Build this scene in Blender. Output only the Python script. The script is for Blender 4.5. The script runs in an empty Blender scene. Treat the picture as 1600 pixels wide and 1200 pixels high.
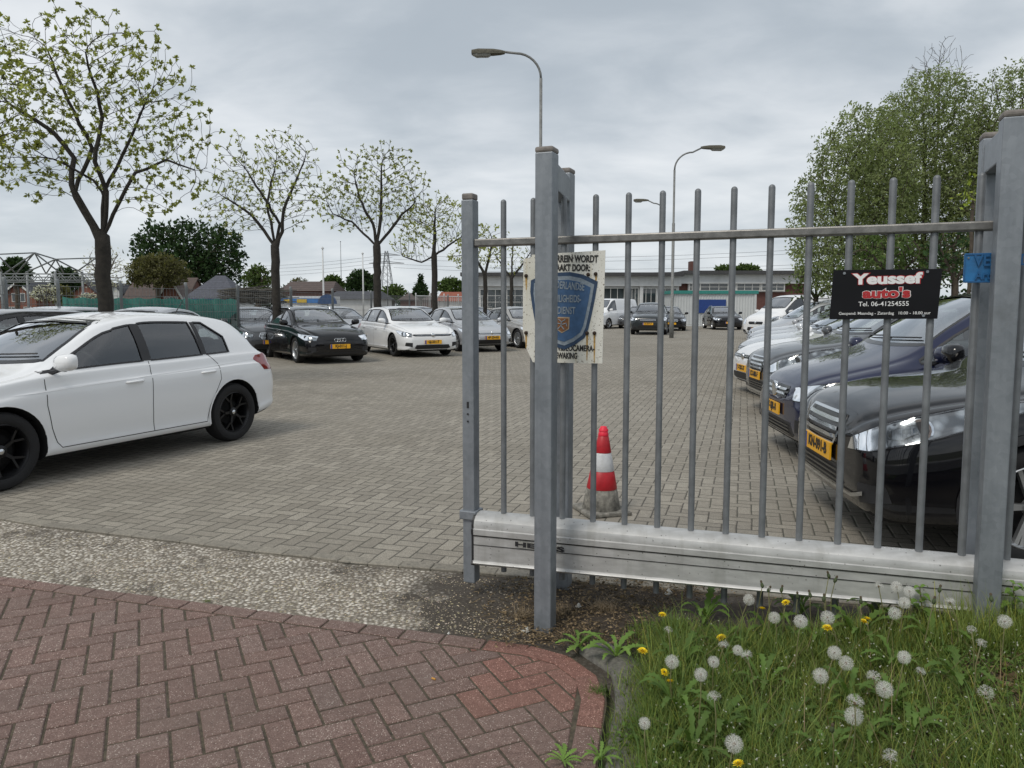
import bpy, bmesh, math, random
import numpy as np
from mathutils import Vector, Matrix, Euler
from mathutils.bvhtree import BVHTree
random.seed(7); np.random.seed(7)
R = math.radians
SC = bpy.context.scene
COL = SC.collection

# ---------------------------------------------------------------- camera, sky, sun, exposure
F_PX, PITCH, PPY, EYE = 1180.0, R(5.1), 583.3, 1.6
cam_data = bpy.data.cameras.new('camera')
cam = bpy.data.objects.new('camera', cam_data); COL.objects.link(cam)
cam.location = (0, 0, EYE)
cam.rotation_euler = (R(90) - PITCH, 0, 0)
cam_data.sensor_width = 36.0
cam_data.lens = 36.0 * F_PX / 1600.0
cam_data.shift_y = -(600 - PPY) / 1600.0
cam_data.clip_start = 0.05; cam_data.clip_end = 3000
SC.camera = cam

SUN_EL, SUN_AZ = R(52), R(-140)      # direction the light comes from
world = bpy.data.worlds.new('World'); SC.world = world; world.use_nodes = True
nt = world.node_tree; nt.nodes.clear()
def WN(t, **k):
    n = nt.nodes.new(t)
    for a, b in k.items(): setattr(n, a, b)
    return n
wout = WN('ShaderNodeOutputWorld'); wbg = WN('ShaderNodeBackground')
sky = WN('ShaderNodeTexSky', sky_type='NISHITA'); sky.sun_disc = False
sky.sun_elevation = SUN_EL; sky.sun_rotation = R(140)
skym = WN('ShaderNodeVectorMath', operation='SCALE'); skym.inputs['Scale'].default_value = 0.09
geo = WN('ShaderNodeTexCoord'); sep = WN('ShaderNodeSeparateXYZ')
nt.links.new(geo.outputs['Generated'], sep.inputs[0])
def wmath(op, a, b=None):
    n = WN('ShaderNodeMath', operation=op)
    for i, v in enumerate((a, b)):
        if v is None: continue
        if isinstance(v, (int, float)): n.inputs[i].default_value = v
        else: nt.links.new(v, n.inputs[i])
    return n.outputs[0]
zc = wmath('MAXIMUM', wmath('ADD', sep.outputs[2], 0.24), 0.10)
cx = wmath('DIVIDE', sep.outputs[0], zc); cy = wmath('DIVIDE', sep.outputs[1], zc)
comb = WN('ShaderNodeCombineXYZ'); nt.links.new(cx, comb.inputs[0]); nt.links.new(cy, comb.inputs[1])
def wnoise(scale, detail, rough, off):
    mp = WN('ShaderNodeMapping'); mp.inputs['Location'].default_value = off
    mp.inputs['Rotation'].default_value = (0, 0, 0.35); mp.inputs['Scale'].default_value = (1.0, 1.35, 1)
    nt.links.new(comb.outputs[0], mp.inputs[0])
    n = WN('ShaderNodeTexNoise'); n.inputs['Scale'].default_value = scale
    n.inputs['Detail'].default_value = detail; n.inputs['Roughness'].default_value = rough
    n.inputs['Distortion'].default_value = 0.35
    nt.links.new(mp.outputs[0], n.inputs['Vector']); return n.outputs['Fac']
n1 = wnoise(0.95, 6, 0.50, (3.3, 1.7, 0)); n2 = wnoise(3.0, 5, 0.55, (8.1, 4.2, 0))
mixn = wmath('ADD', wmath('MULTIPLY', n1, 0.72), wmath('MULTIPLY', n2, 0.28))
ramp = WN('ShaderNodeValToRGB'); nt.links.new(mixn, ramp.inputs[0])
cr = ramp.color_ramp; cr.interpolation = 'B_SPLINE'
cr.elements[0].position = 0.36; cr.elements[0].color = (0.375, 0.425, 0.475, 1)
cr.elements[1].position = 0.64; cr.elements[1].color = (0.80, 0.82, 0.84, 1)
e = cr.elements.new(0.49); e.color = (0.52, 0.565, 0.61, 1)
# paler and less contrasted towards the horizon
hz = wmath('POWER', wmath('SUBTRACT', 1.0, wmath('MINIMUM', wmath('MAXIMUM', sep.outputs[2], 0.0), 1.0)), 7.0)
mixh = WN('ShaderNodeMixRGB'); nt.links.new(wmath('MULTIPLY', hz, 0.50), mixh.inputs[0])
nt.links.new(ramp.outputs[0], mixh.inputs[1]); mixh.inputs[2].default_value = (0.68, 0.725, 0.75, 1)
mixs = WN('ShaderNodeMixRGB'); mixs.inputs[0].default_value = 0.93
nt.links.new(sky.outputs[0], skym.inputs[0]); nt.links.new(skym.outputs[0], mixs.inputs[1]); nt.links.new(mixh.outputs[0], mixs.inputs[2])
nt.links.new(mixs.outputs[0], wbg.inputs[0]); wbg.inputs[1].default_value = 1.0
nt.links.new(wbg.outputs[0], wout.inputs[0])

sl = bpy.data.lights.new('sun', 'SUN'); sl.energy = 1.5; sl.angle = R(18); sl.color = (1.0, 0.94, 0.85)
so = bpy.data.objects.new('sun', sl); COL.objects.link(so)
_d = Vector((math.cos(SUN_EL) * math.sin(SUN_AZ), math.cos(SUN_EL) * math.cos(SUN_AZ), math.sin(SUN_EL)))
so.rotation_euler = _d.to_track_quat('Z', 'Y').to_euler()
SC.view_settings.view_transform = 'Standard'; SC.view_settings.look = 'None'
SC.view_settings.gamma = 1.0; SC.view_settings.exposure = 0.2
SC.render.engine = 'CYCLES'; SC.cycles.max_bounces = 7; SC.cycles.transparent_max_bounces = 12

# ---------------------------------------------------------------- measuring helpers: photo pixel (1600x1200) -> place
def ray(px, py):
    u = (px - 800) / F_PX; v = (py - PPY) / F_PX
    return Vector((u, math.cos(PITCH) - v * math.sin(PITCH), -math.sin(PITCH) - v * math.cos(PITCH)))
def G(px, py, z=0.0):
    d = ray(px, py); t = (z - EYE) / d.z
    return Vector((d.x * t, d.y * t, z))
def AY(px, py, Y):
    d = ray(px, py); t = Y / d.y
    return Vector((d.x * t, Y, EYE + d.z * t))

# ---------------------------------------------------------------- tagging and linking
def tag(o, label=None, cat=None, group=None, kind=None):
    if label: o['label'] = label
    if cat: o['category'] = cat
    if group: o['group'] = group
    if kind: o['kind'] = kind
    return o
def empty(name, loc=(0, 0, 0), rz=0.0):
    o = bpy.data.objects.new(name, None); COL.objects.link(o)
    o.location = loc; o.rotation_euler = (0, 0, rz); o.empty_display_size = 0.2
    return o
def link(name, me, parent=None, mats=None):
    o = bpy.data.objects.new(name, me); COL.objects.link(o)
    if parent is not None: o.parent = parent
    if mats is not None:
        me.materials.clear()
        for m in (mats if isinstance(mats, (list, tuple)) else [mats]): me.materials.append(m)
    return o

# ---------------------------------------------------------------- mesh builder
class MB:
    def __init__(s): s.v = []; s.f = []; s.m = []; s.c = []
    def add(s, vs, fs, mi=0, c=None):
        b = len(s.v); s.v.extend([tuple(v) for v in vs])
        for f in fs: s.f.append(tuple(b + i for i in f)); s.m.append(mi); s.c.append(c)
        return s
    def box(s, c, d, rz=0, mi=0, rot=None, col=None):
        M = rot if rot is not None else Matrix.Rotation(rz, 3, 'Z')
        vs = []
        for z in (-1, 1):
            for (x, y) in ((-1, -1), (1, -1), (1, 1), (-1, 1)):
                vs.append(Vector(c) + M @ Vector((x * d[0] / 2, y * d[1] / 2, z * d[2] / 2)))
        return s.add(vs, [(3, 2, 1, 0), (4, 5, 6, 7), (0, 1, 5, 4), (1, 2, 6, 5), (2, 3, 7, 6), (3, 0, 4, 7)], mi, col)
    def tube(s, pts, r, n=8, mi=0, cap=True, col=None):
        pts = [Vector(p) for p in pts]; k = len(pts)
        rs = r if isinstance(r, (list, tuple)) else [r] * k
        vs = []; fs = []; up = None
        for i, p in enumerate(pts):
            t = (pts[min(i + 1, k - 1)] - pts[max(i - 1, 0)])
            t = t.normalized() if t.length > 1e-9 else Vector((0, 0, 1))
            if up is None: up = Vector((0, 0, 1)) if abs(t.z) < .9 else Vector((1, 0, 0))
            a = t.cross(up)
            if a.length < 1e-6: a = t.cross(Vector((0, 1, 0)))
            a.normalize(); b = a.cross(t); up = b
            for j in range(n):
                q = 2 * math.pi * j / n
                vs.append(p + (a * math.cos(q) + b * math.sin(q)) * rs[i])
        for i in range(k - 1):
            for j in range(n):
                fs.append((i * n + j, i * n + (j + 1) % n, (i + 1) * n + (j + 1) % n, (i + 1) * n + j))
        if cap: fs.append(tuple(range(n))[::-1]); fs.append(tuple((k - 1) * n + j for j in range(n)))
        return s.add(vs, fs, mi, col)
    def lathe(s, prof, n=24, mi=0, axis='Z', c=(0, 0, 0)):   # prof: (r, h)
        vs = []; fs = []
        for (r, h) in prof:
            for j in range(n):
                q = 2 * math.pi * j / n; a, b = r * math.cos(q), r * math.sin(q)
                vs.append(Vector(c) + (Vector((a, b, h)) if axis == 'Z' else Vector((a, h, b))))
        for i in range(len(prof) - 1):
            for j in range(n):
                fs.append((i * n + j, i * n + (j + 1) % n, (i + 1) * n + (j + 1) % n, (i + 1) * n + j))
        return s.add(vs, fs, mi)
    def prism(s, poly, d0, d1, fn, mi=0):                    # 2D outline swept between two depths
        n = len(poly); vs = [fn(a, b, d0) for a, b in poly] + [fn(a, b, d1) for a, b in poly]
        fs = [tuple(range(n))[::-1], tuple(range(n, 2 * n))]
        for i in range(n): fs.append((i, (i + 1) % n, n + (i + 1) % n, n + i))
        return s.add(vs, fs, mi)
    def mesh(s, name, smooth=False, fixn=False):
        me = bpy.data.meshes.new(name); me.from_pydata(s.v, [], s.f)
        if len(set(s.m)) > 1: me.polygons.foreach_set('material_index', s.m)
        if any(c is not None for c in s.c):
            a = me.color_attributes.new('tint', 'FLOAT_COLOR', 'CORNER')
            arr = np.ones((len(me.loops), 4), dtype=np.float32); li = 0
            for p, c in zip(me.polygons, s.c):
                if c is not None: arr[p.loop_start:p.loop_start + p.loop_total, :3] = c
            a.data.foreach_set('color', arr.ravel())
        me.update()
        if fixn:
            bm = bmesh.new(); bm.from_mesh(me); bmesh.ops.recalc_face_normals(bm, faces=bm.faces); bm.to_mesh(me); bm.free()
        if smooth: me.polygons.foreach_set('use_smooth', [True] * len(me.polygons))
        return me
    def build(s, name, mat, parent=None, smooth=False, bevel=0, fixn=False):
        o = link(name, s.mesh(name, smooth, fixn), parent, mat)
        if bevel:
            b = o.modifiers.new('bevel', 'BEVEL'); b.width = bevel; b.segments = 2; b.limit_method = 'ANGLE'; b.angle_limit = R(40)
        return o
def smooth_angle(me, ang=35):
    bm = bmesh.new(); bm.from_mesh(me)
    for e in bm.edges:
        e.smooth = not (len(e.link_faces) == 2 and e.calc_face_angle(0) > R(ang))
    for f in bm.faces: f.smooth = True
    bm.to_mesh(me); bm.free()

# ---------------------------------------------------------------- materials
def new_mat(name):
    m = bpy.data.materials.new(name); m.use_nodes = True
    return m, m.node_tree, m.node_tree.nodes['Principled BSDF']
class NG:                                                     # tiny node helper
    def __init__(s, t): s.t = t
    def n(s, typ, **k):
        o = s.t.nodes.new(typ)
        for a, b in k.items():
            if a.startswith('i_'): o.inputs[a[2:].replace('_', ' ')].default_value = b
            else: setattr(o, a, b)
        return o
    def put(s, v, sock):
        if isinstance(v, (int, float, tuple)): sock.default_value = v
        else: s.t.links.new(v, sock)
    def math(s, op, a, b=None, c=None):
        o = s.t.nodes.new('ShaderNodeMath'); o.operation = op
        for i, v in enumerate((a, b, c)):
            if v is not None: s.put(v, o.inputs[i])
        return o.outputs[0]
    def noise(s, vec, scale, detail=4, rough=.55, w=None):
        o = s.n('ShaderNodeTexNoise'); o.inputs['Scale'].default_value = scale
        o.inputs['Detail'].default_value = detail; o.inputs['Roughness'].default_value = rough
        if vec is not None: s.t.links.new(vec, o.inputs['Vector'])
        return o.outputs['Fac']
    def ramp(s, fac, stops, interp='LINEAR'):
        o = s.n('ShaderNodeValToRGB'); s.t.links.new(fac, o.inputs[0]); r = o.color_ramp; r.interpolation = interp
        r.elements[0].position = stops[0][0]; r.elements[0].color = stops[0][1] + (1,) if len(stops[0][1]) == 3 else stops[0][1]
        r.elements[1].position = stops[-1][0]; r.elements[1].color = stops[-1][1] + (1,) if len(stops[-1][1]) == 3 else stops[-1][1]
        for p, c in stops[1:-1]:
            e = r.elements.new(p); e.color = c + (1,) if len(c) == 3 else c
        return o.outputs[0]
    def mix(s, fac, a, b, mode='MIX'):
        o = s.n('ShaderNodeMixRGB', blend_type=mode); s.put(fac, o.inputs[0])
        for v, k in ((a, 1), (b, 2)):
            if isinstance(v, tuple): o.inputs[k].default_value = v + (1,) if len(v) == 3 else v
            else: s.t.links.new(v, o.inputs[k])
        return o.outputs[0]
    def bump(s, h, strength, dist, normal=None):
        o = s.n('ShaderNodeBump'); o.inputs['Strength'].default_value = strength; o.inputs['Distance'].default_value = dist
        s.t.links.new(h, o.inputs['Height'])
        if normal is not None: s.t.links.new(normal, o.inputs['Normal'])
        return o.outputs[0]
def mat(name, col, rough=.6, metal=0.0, var=.15, scale=6.0, bump=0.0, bscale=None, coat=0.0, tint=False, dirt=0.0, spec=None, obj=True):
    m, t, p = new_mat(name); g = NG(t)
    tc = g.n('ShaderNodeTexCoord').outputs['Object' if obj else 'Generated']
    nz = g.noise(tc, scale, 5, .6)
    lo = tuple(c * (1 - var) for c in col); hi = tuple(min(1, c * (1 + var)) for c in col)
    c = g.ramp(nz, [(.3, lo), (.7, hi)])
    if dirt:
        dz = g.noise(tc, scale * .37, 6, .7)
        c = g.mix(g.math('MULTIPLY', g.ramp(dz, [(.5, (0, 0, 0)), (.68, (1, 1, 1))]), dirt), c, tuple(x * .35 + .01 for x in col))
    if tint:
        a = g.n('ShaderNodeVertexColor', layer_name='tint'); c = g.mix(1.0, c, a.outputs[0], 'MULTIPLY')
    t.links.new(c, p.inputs['Base Color'])
    rr = g.math('ADD', g.math('MULTIPLY', nz, .16), rough - .08); t.links.new(rr, p.inputs['Roughness'])
    p.inputs['Metallic'].default_value = metal
    if spec is not None: p.inputs['Specular IOR Level'].default_value = spec
    if coat: p.inputs['Coat Weight'].default_value = coat; p.inputs['Coat Roughness'].default_value = .04
    if bump:
        h = g.noise(tc, bscale or scale * 8, 4, .6); t.links.new(g.bump(h, bump, .01), p.inputs['Normal'])
    return m

M = {}
def paint(name, col, metal=0.0, rough=.3, flake=0.0):
    m, t, p = new_mat(name); g = NG(t)
    tc = g.n('ShaderNodeTexCoord').outputs['Object']
    nz = g.noise(tc, 1.6, 5, .65)
    sp = g.n('ShaderNodeSeparateXYZ'); t.links.new(tc, sp.inputs[0])
    # road film near the sills: it belongs to the car's own surface
    low = g.math('MULTIPLY', g.math('SUBTRACT', 1.0, g.math('MINIMUM', g.math('MULTIPLY', sp.outputs[2], 2.2), 1.0)), nz)
    c = g.mix(g.math('MULTIPLY', low, .5), tuple(col), (.16, .15, .13))
    t.links.new(c, p.inputs['Base Color']); p.inputs['Metallic'].default_value = metal
    t.links.new(g.math('ADD', g.math('MULTIPLY', nz, .12), rough - .06), p.inputs['Roughness'])
    p.inputs['Coat Weight'].default_value = 1.0; p.inputs['Specular IOR Level'].default_value = .05
    sc = g.noise(tc, 14, 5, .7)
    t.links.new(g.math('MULTIPLY', sc, .05), p.inputs['Coat Roughness'])
    return m
M['white'] = paint('white_paint', (.80, .81, .82)); M['black'] = paint('black_paint', (.0045, .0045, .006), rough=.25)
M['silver'] = paint('silver_paint', (.50, .51, .53), .55, .35); M['navy'] = paint('navy_paint', (.018, .022, .055), .3, .3)
M['grey'] = paint('grey_paint', (.085, .09, .097), .45, .35); M['red'] = paint('red_paint', (.36, .02, .02)); M['champagne'] = paint('champagne_paint', (.40, .39, .37), .5, .35)
M['pale'] = paint('pale_silver_paint', (.62, .64, .66), .45, .35); M['darkgreen'] = paint('dark_green_grey_paint', (.035, .042, .045), .4, .3)
M['plastic'] = mat('black_plastic', (.018, .018, .02), .5, var=.2, scale=9)
M['gloss'] = mat('gloss_black', (.008, .008, .009), .18, var=.1)
M['rubber'] = mat('tyre_rubber', (.011, .011, .012), .82, var=.3, scale=12, bump=.3)
M['well'] = mat('wheel_well', (.006, .006, .006), .95)
M['alloy'] = mat('alloy_metal', (.50, .51, .52), .32, .85, var=.12)
M['blackalloy'] = mat('black_alloy', (.012, .012, .013), .3, .3, var=.1)
M['chrome'] = mat('chrome_trim', (.68, .70, .72), .12, 1.0, var=.06)
M['seat'] = mat('seat_cloth', (.035, .036, .04), .85, var=.2)
M['plate'] = mat('plate_yellow', (.83, .42, .015), .42, var=.08)
M['plateblue'] = mat('plate_blue', (.02, .06, .35), .4)
M['ink'] = mat('plate_ink', (.01, .01, .01), .5)
def glass(name, tint, refl=1.45, facing=.06):
    m, t, p = new_mat(name); g = NG(t); t.nodes.remove(p)
    out = t.nodes['Material Output']
    tr = g.n('ShaderNodeBsdfTransparent'); tr.inputs[0].default_value = tint + (1,)
    gl = g.n('ShaderNodeBsdfGlossy'); gl.inputs['Roughness'].default_value = .02; gl.inputs[0].default_value = (.95, .97, 1, 1)
    fr = g.n('ShaderNodeFresnel'); fr.inputs[0].default_value = refl
    mx = g.n('ShaderNodeMixShader')
    t.links.new(g.math('MINIMUM', g.math('ADD', g.math('MULTIPLY', fr.outputs[0], 1.7), facing), 1.0), mx.inputs[0])
    t.links.new(tr.outputs[0], mx.inputs[1]); t.links.new(gl.outputs[0], mx.inputs[2]); t.links.new(mx.outputs[0], out.inputs[0])
    return m
M['glass'] = glass('car_glass', (.74, .79, .77), 1.5, .05); M['screen'] = glass('windscreen_glass', (.55, .60, .58), 1.52, .20); M['lens'] = glass('lamp_lens', (.85, .87, .88), 1.45, .05)
M['redlens'] = mat('red_lens', (.22, .008, .012), .12, var=.25, scale=30, coat=1)
m, t, p = new_mat('lamp_reflector'); g = NG(t)
vo = g.n('ShaderNodeTexVoronoi'); vo.inputs['Scale'].default_value = 16; t.links.new(g.n('ShaderNodeTexCoord').outputs['Object'], vo.inputs['Vector'])
t.links.new(g.ramp(vo.outputs['Distance'], [(.0, (.70, .72, .74)), (.35, (.34, .36, .38)), (.7, (.06, .065, .07))]), p.inputs['Base Color'])
p.inputs['Metallic'].default_value = .7; p.inputs['Roughness'].default_value = .22; p.inputs['Coat Weight'].default_value = 1; p.inputs['Coat Roughness'].default_value = .02
M['reflector'] = m
M['winlens'] = mat('projector_lens', (.05, .055, .06), .06, var=.1, coat=1)
m, t, p = new_mat('galvanised_steel'); g = NG(t)
tc = g.n('ShaderNodeTexCoord').outputs['Object']
vo = g.n('ShaderNodeTexVoronoi'); vo.inputs['Scale'].default_value = 42; t.links.new(tc, vo.inputs['Vector'])
nz = g.noise(tc, 5, 6, .65); st = g.n('ShaderNodeMapping'); st.inputs['Scale'].default_value = (30, 30, 1.6); t.links.new(tc, st.inputs[0])
sn = g.noise(st.outputs[0], 1.0, 5, .6)
bw = g.n('ShaderNodeRGBToBW'); t.links.new(vo.outputs['Color'], bw.inputs[0])
base = g.ramp(g.math('ADD', g.math('MULTIPLY', bw.outputs[0], .12), g.math('ADD', g.math('MULTIPLY', nz, .55), g.math('MULTIPLY', sn, .32))), [(.25, (.14, .157, .175)), (.75, (.31, .332, .36))])
stn = g.ramp(g.noise(tc, 2.1, 7, .72), [(.56, (0, 0, 0)), (.70, (1, 1, 1))])
t.links.new(g.mix(g.math('MULTIPLY', stn, .38), base, (.085, .085, .08)), p.inputs['Base Color'])
p.inputs['Metallic'].default_value = .35; t.links.new(g.math('ADD', g.math('MULTIPLY', sn, .25), .36), p.inputs['Roughness'])
t.links.new(g.bump(nz, .12, .004), p.inputs['Normal'])
M['galv'] = m
M['picket'] = mat('dull_galvanised', (.175, .185, .195), .5, .3, var=.28, scale=7, bump=.1, dirt=.35)

# text as mesh
_fc = {}
def text_mesh(txt, size, bold=0.0, extrude=0.0, align='CENTER', sx=1.0):
    key = (txt, size, bold, extrude, align, sx)
    if key in _fc: return _fc[key]
    c = bpy.data.curves.new('text', 'FONT'); c.body = txt; c.size = size; c.align_x = align; c.align_y = 'CENTER'
    c.offset = bold; c.extrude = extrude; c.resolution_u = 4
    o = bpy.data.objects.new('text', c); COL.objects.link(o)
    dg = bpy.context.evaluated_depsgraph_get(); me = bpy.data.meshes.new_from_object(o.evaluated_get(dg))
    bpy.data.objects.remove(o)
    if sx != 1.0: me.transform(Matrix.Diagonal((sx, 1, 1, 1)))
    _fc[key] = me; return me
# ================================================================ GROUND
GREY_ROT, RED_ROT = R(-17), R(26)
def herring(g, vec, unit):
    """node maths for a 2:1 herringbone; returns edge distance (in units) and a random value per block"""
    mp = g.n('ShaderNodeVectorMath', operation='SCALE'); g.t.links.new(vec, mp.inputs[0]); mp.inputs['Scale'].default_value = 1 / unit
    s = g.n('ShaderNodeSeparateXYZ'); g.t.links.new(mp.outputs[0], s.inputs[0]); x, y = s.outputs[0], s.outputs[1]
    i, j = g.math('FLOOR', x), g.math('FLOOR', y)
    fx, fy = g.math('SUBTRACT', x, i), g.math('SUBTRACT', y, j)
    k = g.math('FLOORED_MODULO', g.math('SUBTRACT', i, j), 4.0)
    hor = g.math('LESS_THAN', k, 1.5); ver = g.math('SUBTRACT', 1.0, hor)
    is1 = g.math('MULTIPLY', hor, g.math('GREATER_THAN', k, .5))
    is2 = g.math('MULTIPLY', ver, g.math('LESS_THAN', k, 2.5))
    lx, ly = g.math('ADD', fx, is1), g.math('ADD', fy, is2)
    W = g.math('ADD', 1.0, hor); H = g.math('ADD', 1.0, ver)
    d = g.math('MINIMUM', g.math('MINIMUM', lx, g.math('SUBTRACT', W, lx)), g.math('MINIMUM', ly, g.math('SUBTRACT', H, ly)))
    cb = g.n('ShaderNodeCombineXYZ'); g.t.links.new(g.math('SUBTRACT', i, is1), cb.inputs[0]); g.t.links.new(g.math('SUBTRACT', j, is2), cb.inputs[1])
    g.t.links.new(hor, cb.inputs[2])
    wn = g.n('ShaderNodeTexWhiteNoise', noise_dimensions='3D'); g.t.links.new(cb.outputs[0], wn.inputs['Vector'])
    return d, wn.outputs['Value'], wn.outputs['Color']

def lot_material():
    m, t, p = new_mat('grey_block_paving'); g = NG(t)
    tc = g.n('ShaderNodeTexCoord').outputs['Object']
    mp = g.n('ShaderNodeMapping'); mp.inputs['Rotation'].default_value = (0, 0, -GREY_ROT); t.links.new(tc, mp.inputs[0])
    wob = g.n('ShaderNodeTexNoise'); wob.inputs['Scale'].default_value = 3.5; t.links.new(tc, wob.inputs['Vector'])
    wv = g.n('ShaderNodeVectorMath', operation='MULTIPLY_ADD'); t.links.new(wob.outputs['Color'], wv.inputs[0])
    wv.inputs[1].default_value = (.014, .014, 0); t.links.new(mp.outputs[0], wv.inputs[2])
    d, rnd, _ = herring(g, wv.outputs[0], .105)
    fine = g.noise(tc, 125, 3, .85); mid = g.noise(tc, 24, 5, .7); big = g.noise(tc, .55, 6, .62); huge = g.noise(tc, .13, 4, .6)
    v = g.math('ADD', g.math('MULTIPLY', rnd, .07), g.math('ADD', g.math('MULTIPLY', fine, .72), g.math('MULTIPLY', mid, .21)))
    c = g.ramp(v, [(.30, (.075, .066, .052)), (.5, (.245, .222, .182)), (.68, (.56, .515, .43))])
    c = g.mix(g.ramp(big, [(.38, (0, 0, 0)), (.66, (.42, .42, .42))]), c, (.165, .142, .112))
    c = g.mix(g.ramp(huge, [(.42, (0, 0, 0)), (.62, (.34, .34, .34))]), c, (.36, .335, .29))
    # black drips of oil, chewing gum and rubber
    vo = g.n('ShaderNodeTexVoronoi'); vo.inputs['Scale'].default_value = 2.6; t.links.new(tc, vo.inputs['Vector'])
    spot = g.ramp(vo.outputs['Distance'], [(.02, (1, 1, 1)), (.045, (0, 0, 0))])
    c = g.mix(g.math('MULTIPLY', spot, .7), c, (.03, .028, .025))
    jd = g.math('ADD', d, g.math('MULTIPLY', g.math('SUBTRACT', mid, .5), .07))
    j = g.ramp(jd, [(.015, (1, 1, 1)), (.075, (0, 0, 0))])
    c = g.mix(g.math('MULTIPLY', j, .88), c, g.mix(g.ramp(big, [(.45, (0, 0, 0)), (.6, (1, 1, 1))]), (.030, .027, .021), (.052, .056, .035)))
    t.links.new(c, p.inputs['Base Color']); p.inputs['Roughness'].default_value = .86
    b1 = g.bump(g.ramp(jd, [(0, (0, 0, 0)), (.13, (1, 1, 1))]), .8, .006); b2 = g.bump(fine, .35, .003, b1)
    t.links.new(b2, p.inputs['Normal']); return m
M['lot'] = lot_material()
M['redbrick_block'] = None
def red_material():
    m, t, p = new_mat('red_concrete_block'); g = NG(t)
    tc = g.n('ShaderNodeTexCoord').outputs['Object']
    a = g.n('ShaderNodeVertexColor', layer_name='tint')
    fine = g.noise(tc, 190, 3, .9); mid = g.noise(tc, 30, 6, .75); big = g.noise(tc, 1.3, 5, .6)
    c = g.ramp(g.math('ADD', g.math('MULTIPLY', fine, .72), g.math('MULTIPLY', mid, .28)), [(.34, (.055, .033, .027)), (.5, (.165, .104, .087)), (.68, (.38, .275, .235))])
    vo = g.n('ShaderNodeTexVoronoi'); vo.inputs['Scale'].default_value = 125; t.links.new(tc, vo.inputs['Vector'])
    grain = g.ramp(vo.outputs['Distance'], [(.20, (1, 1, 1)), (.34, (0, 0, 0))])
    pick = g.n('ShaderNodeRGBToBW'); t.links.new(vo.outputs['Color'], pick.inputs[0])
    gr = g.math('MULTIPLY', grain, g.ramp(pick.outputs[0], [(.50, (0, 0, 0)), (.66, (1, 1, 1))]))
    c = g.mix(g.math('MULTIPLY', gr, .55), c, (.85, .74, .64))
    c = g.mix(g.ramp(big, [(.40, (0, 0, 0)), (.66, (.5, .5, .5))]), c, (.135, .098, .080))
    c = g.mix(1.0, c, a.outputs[0], 'MULTIPLY')
    t.links.new(c, p.inputs['Base Color']); p.inputs['Roughness'].default_value = .84
    t.links.new(g.bump(mid, .4, .006, g.bump(fine, .45, .003)), p.inputs['Normal']); return m
M['red_block'] = red_material()
def strip_material():
    m, t, p = new_mat('exposed_aggregate_concrete'); g = NG(t)
    tc = g.n('ShaderNodeTexCoord').outputs['Object']
    vo = g.n('ShaderNodeTexVoronoi'); vo.inputs['Scale'].default_value = 46; t.links.new(tc, vo.inputs['Vector'])
    v2 = g.n('ShaderNodeTexVoronoi'); v2.inputs['Scale'].default_value = 38; t.links.new(tc, v2.inputs['Vector'])
    bw = g.n('ShaderNodeRGBToBW'); t.links.new(vo.outputs['Color'], bw.inputs[0])
    fine = g.noise(tc, 190, 4, .7)
    peb = g.ramp(bw.outputs[0], [(.15, (.30, .265, .22)), (.5, (.58, .53, .455)), (.85, (.90, .85, .76))])
    c = g.mix(g.ramp(vo.outputs['Distance'], [(.25, (0, 0, 0)), (.62, (1, 1, 1))]), peb, (.14, .118, .088))
    c = g.mix(g.math('MULTIPLY', fine, .35), c, (.30, .27, .22))
    a = g.noise(tc, 1.25, 7, .72); b = g.noise(tc, 9, 6, .7)
    sp = g.n('ShaderNodeSeparateXYZ'); t.links.new(tc, sp.inputs[0])
    # soil has crept over the slab next to the gate posts
    near = g.math('MULTIPLY', g.math('ADD', sp.outputs[0], 0.62), 1.4)
    v = g.math('ADD', g.math('ADD', g.math('MULTIPLY', a, 1.0), g.math('MULTIPLY', b, .35)), g.math('MAXIMUM', g.math('MULTIPLY', near, .55), -.02))
    msk = g.ramp(v, [(.67, (0, 0, 0)), (.82, (1, 1, 1))])
    c = g.mix(g.math('MULTIPLY', msk, .93), c, g.ramp(fine, [(.3, (.022, .017, .012)), (.7, (.075, .060, .045))]))
    t.links.new(c, p.inputs['Base Color']); p.inputs['Roughness'].default_value = .9
    hh = g.math('ADD', g.math('MULTIPLY', vo.outputs['Distance'], -.8), g.math('MULTIPLY', fine, .5))
    t.links.new(g.bump(hh, .9, .009), p.inputs['Normal']); return m
M['strip'] = strip_material()
M['soil'] = mat('dark_soil', (.055, .042, .030), .95, var=.55, scale=35, bump=.9, bscale=110)
M['joint'] = mat('joint_dirt', (.085, .070, .048), .95, var=.5, scale=40, bump=.7, bscale=160)
M['kerbc'] = mat('weathered_kerb', (.15, .142, .125), .9, var=.35, scale=60, bump=.6, bscale=240, dirt=.6)
M['terrain'] = mat('rough_ground', (.075, .085, .045), .95, var=.4, scale=.3)
def sheet(name, pts, z, m, parent=None, label=None):
    me = bpy.data.meshes.new(name); me.from_pydata([(p[0], p[1], z) for p in pts], [], [tuple(range(len(pts)))])
    o = link(name, me, parent, m)
    if me.polygons[0].normal.z < 0: me.flip_normals()
    tag(o, kind='structure'); return o
sheet('terrain', [(-600, -30), (600, -30), (600, 900), (-600, 900)], -.045, M['terrain'])
edge_px = [(-260, 775), (-100, 797), (0, 811), (63, 822), (210, 839), (280, 847), (385, 861), (500, 873), (540, 879), (715, 893), (1000, 917), (1600, 965), (2100, 1000)]
lot_edge = [G(*p) for p in edge_px]
lot_pts = [(p.x, p.y) for p in lot_edge] + [(30, 3.2), (45, 20), (45, 95), (-40, 95), (-22, 6.2)]
sheet('parking_lot_paving', lot_pts, 0.0, M['lot'])
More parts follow.
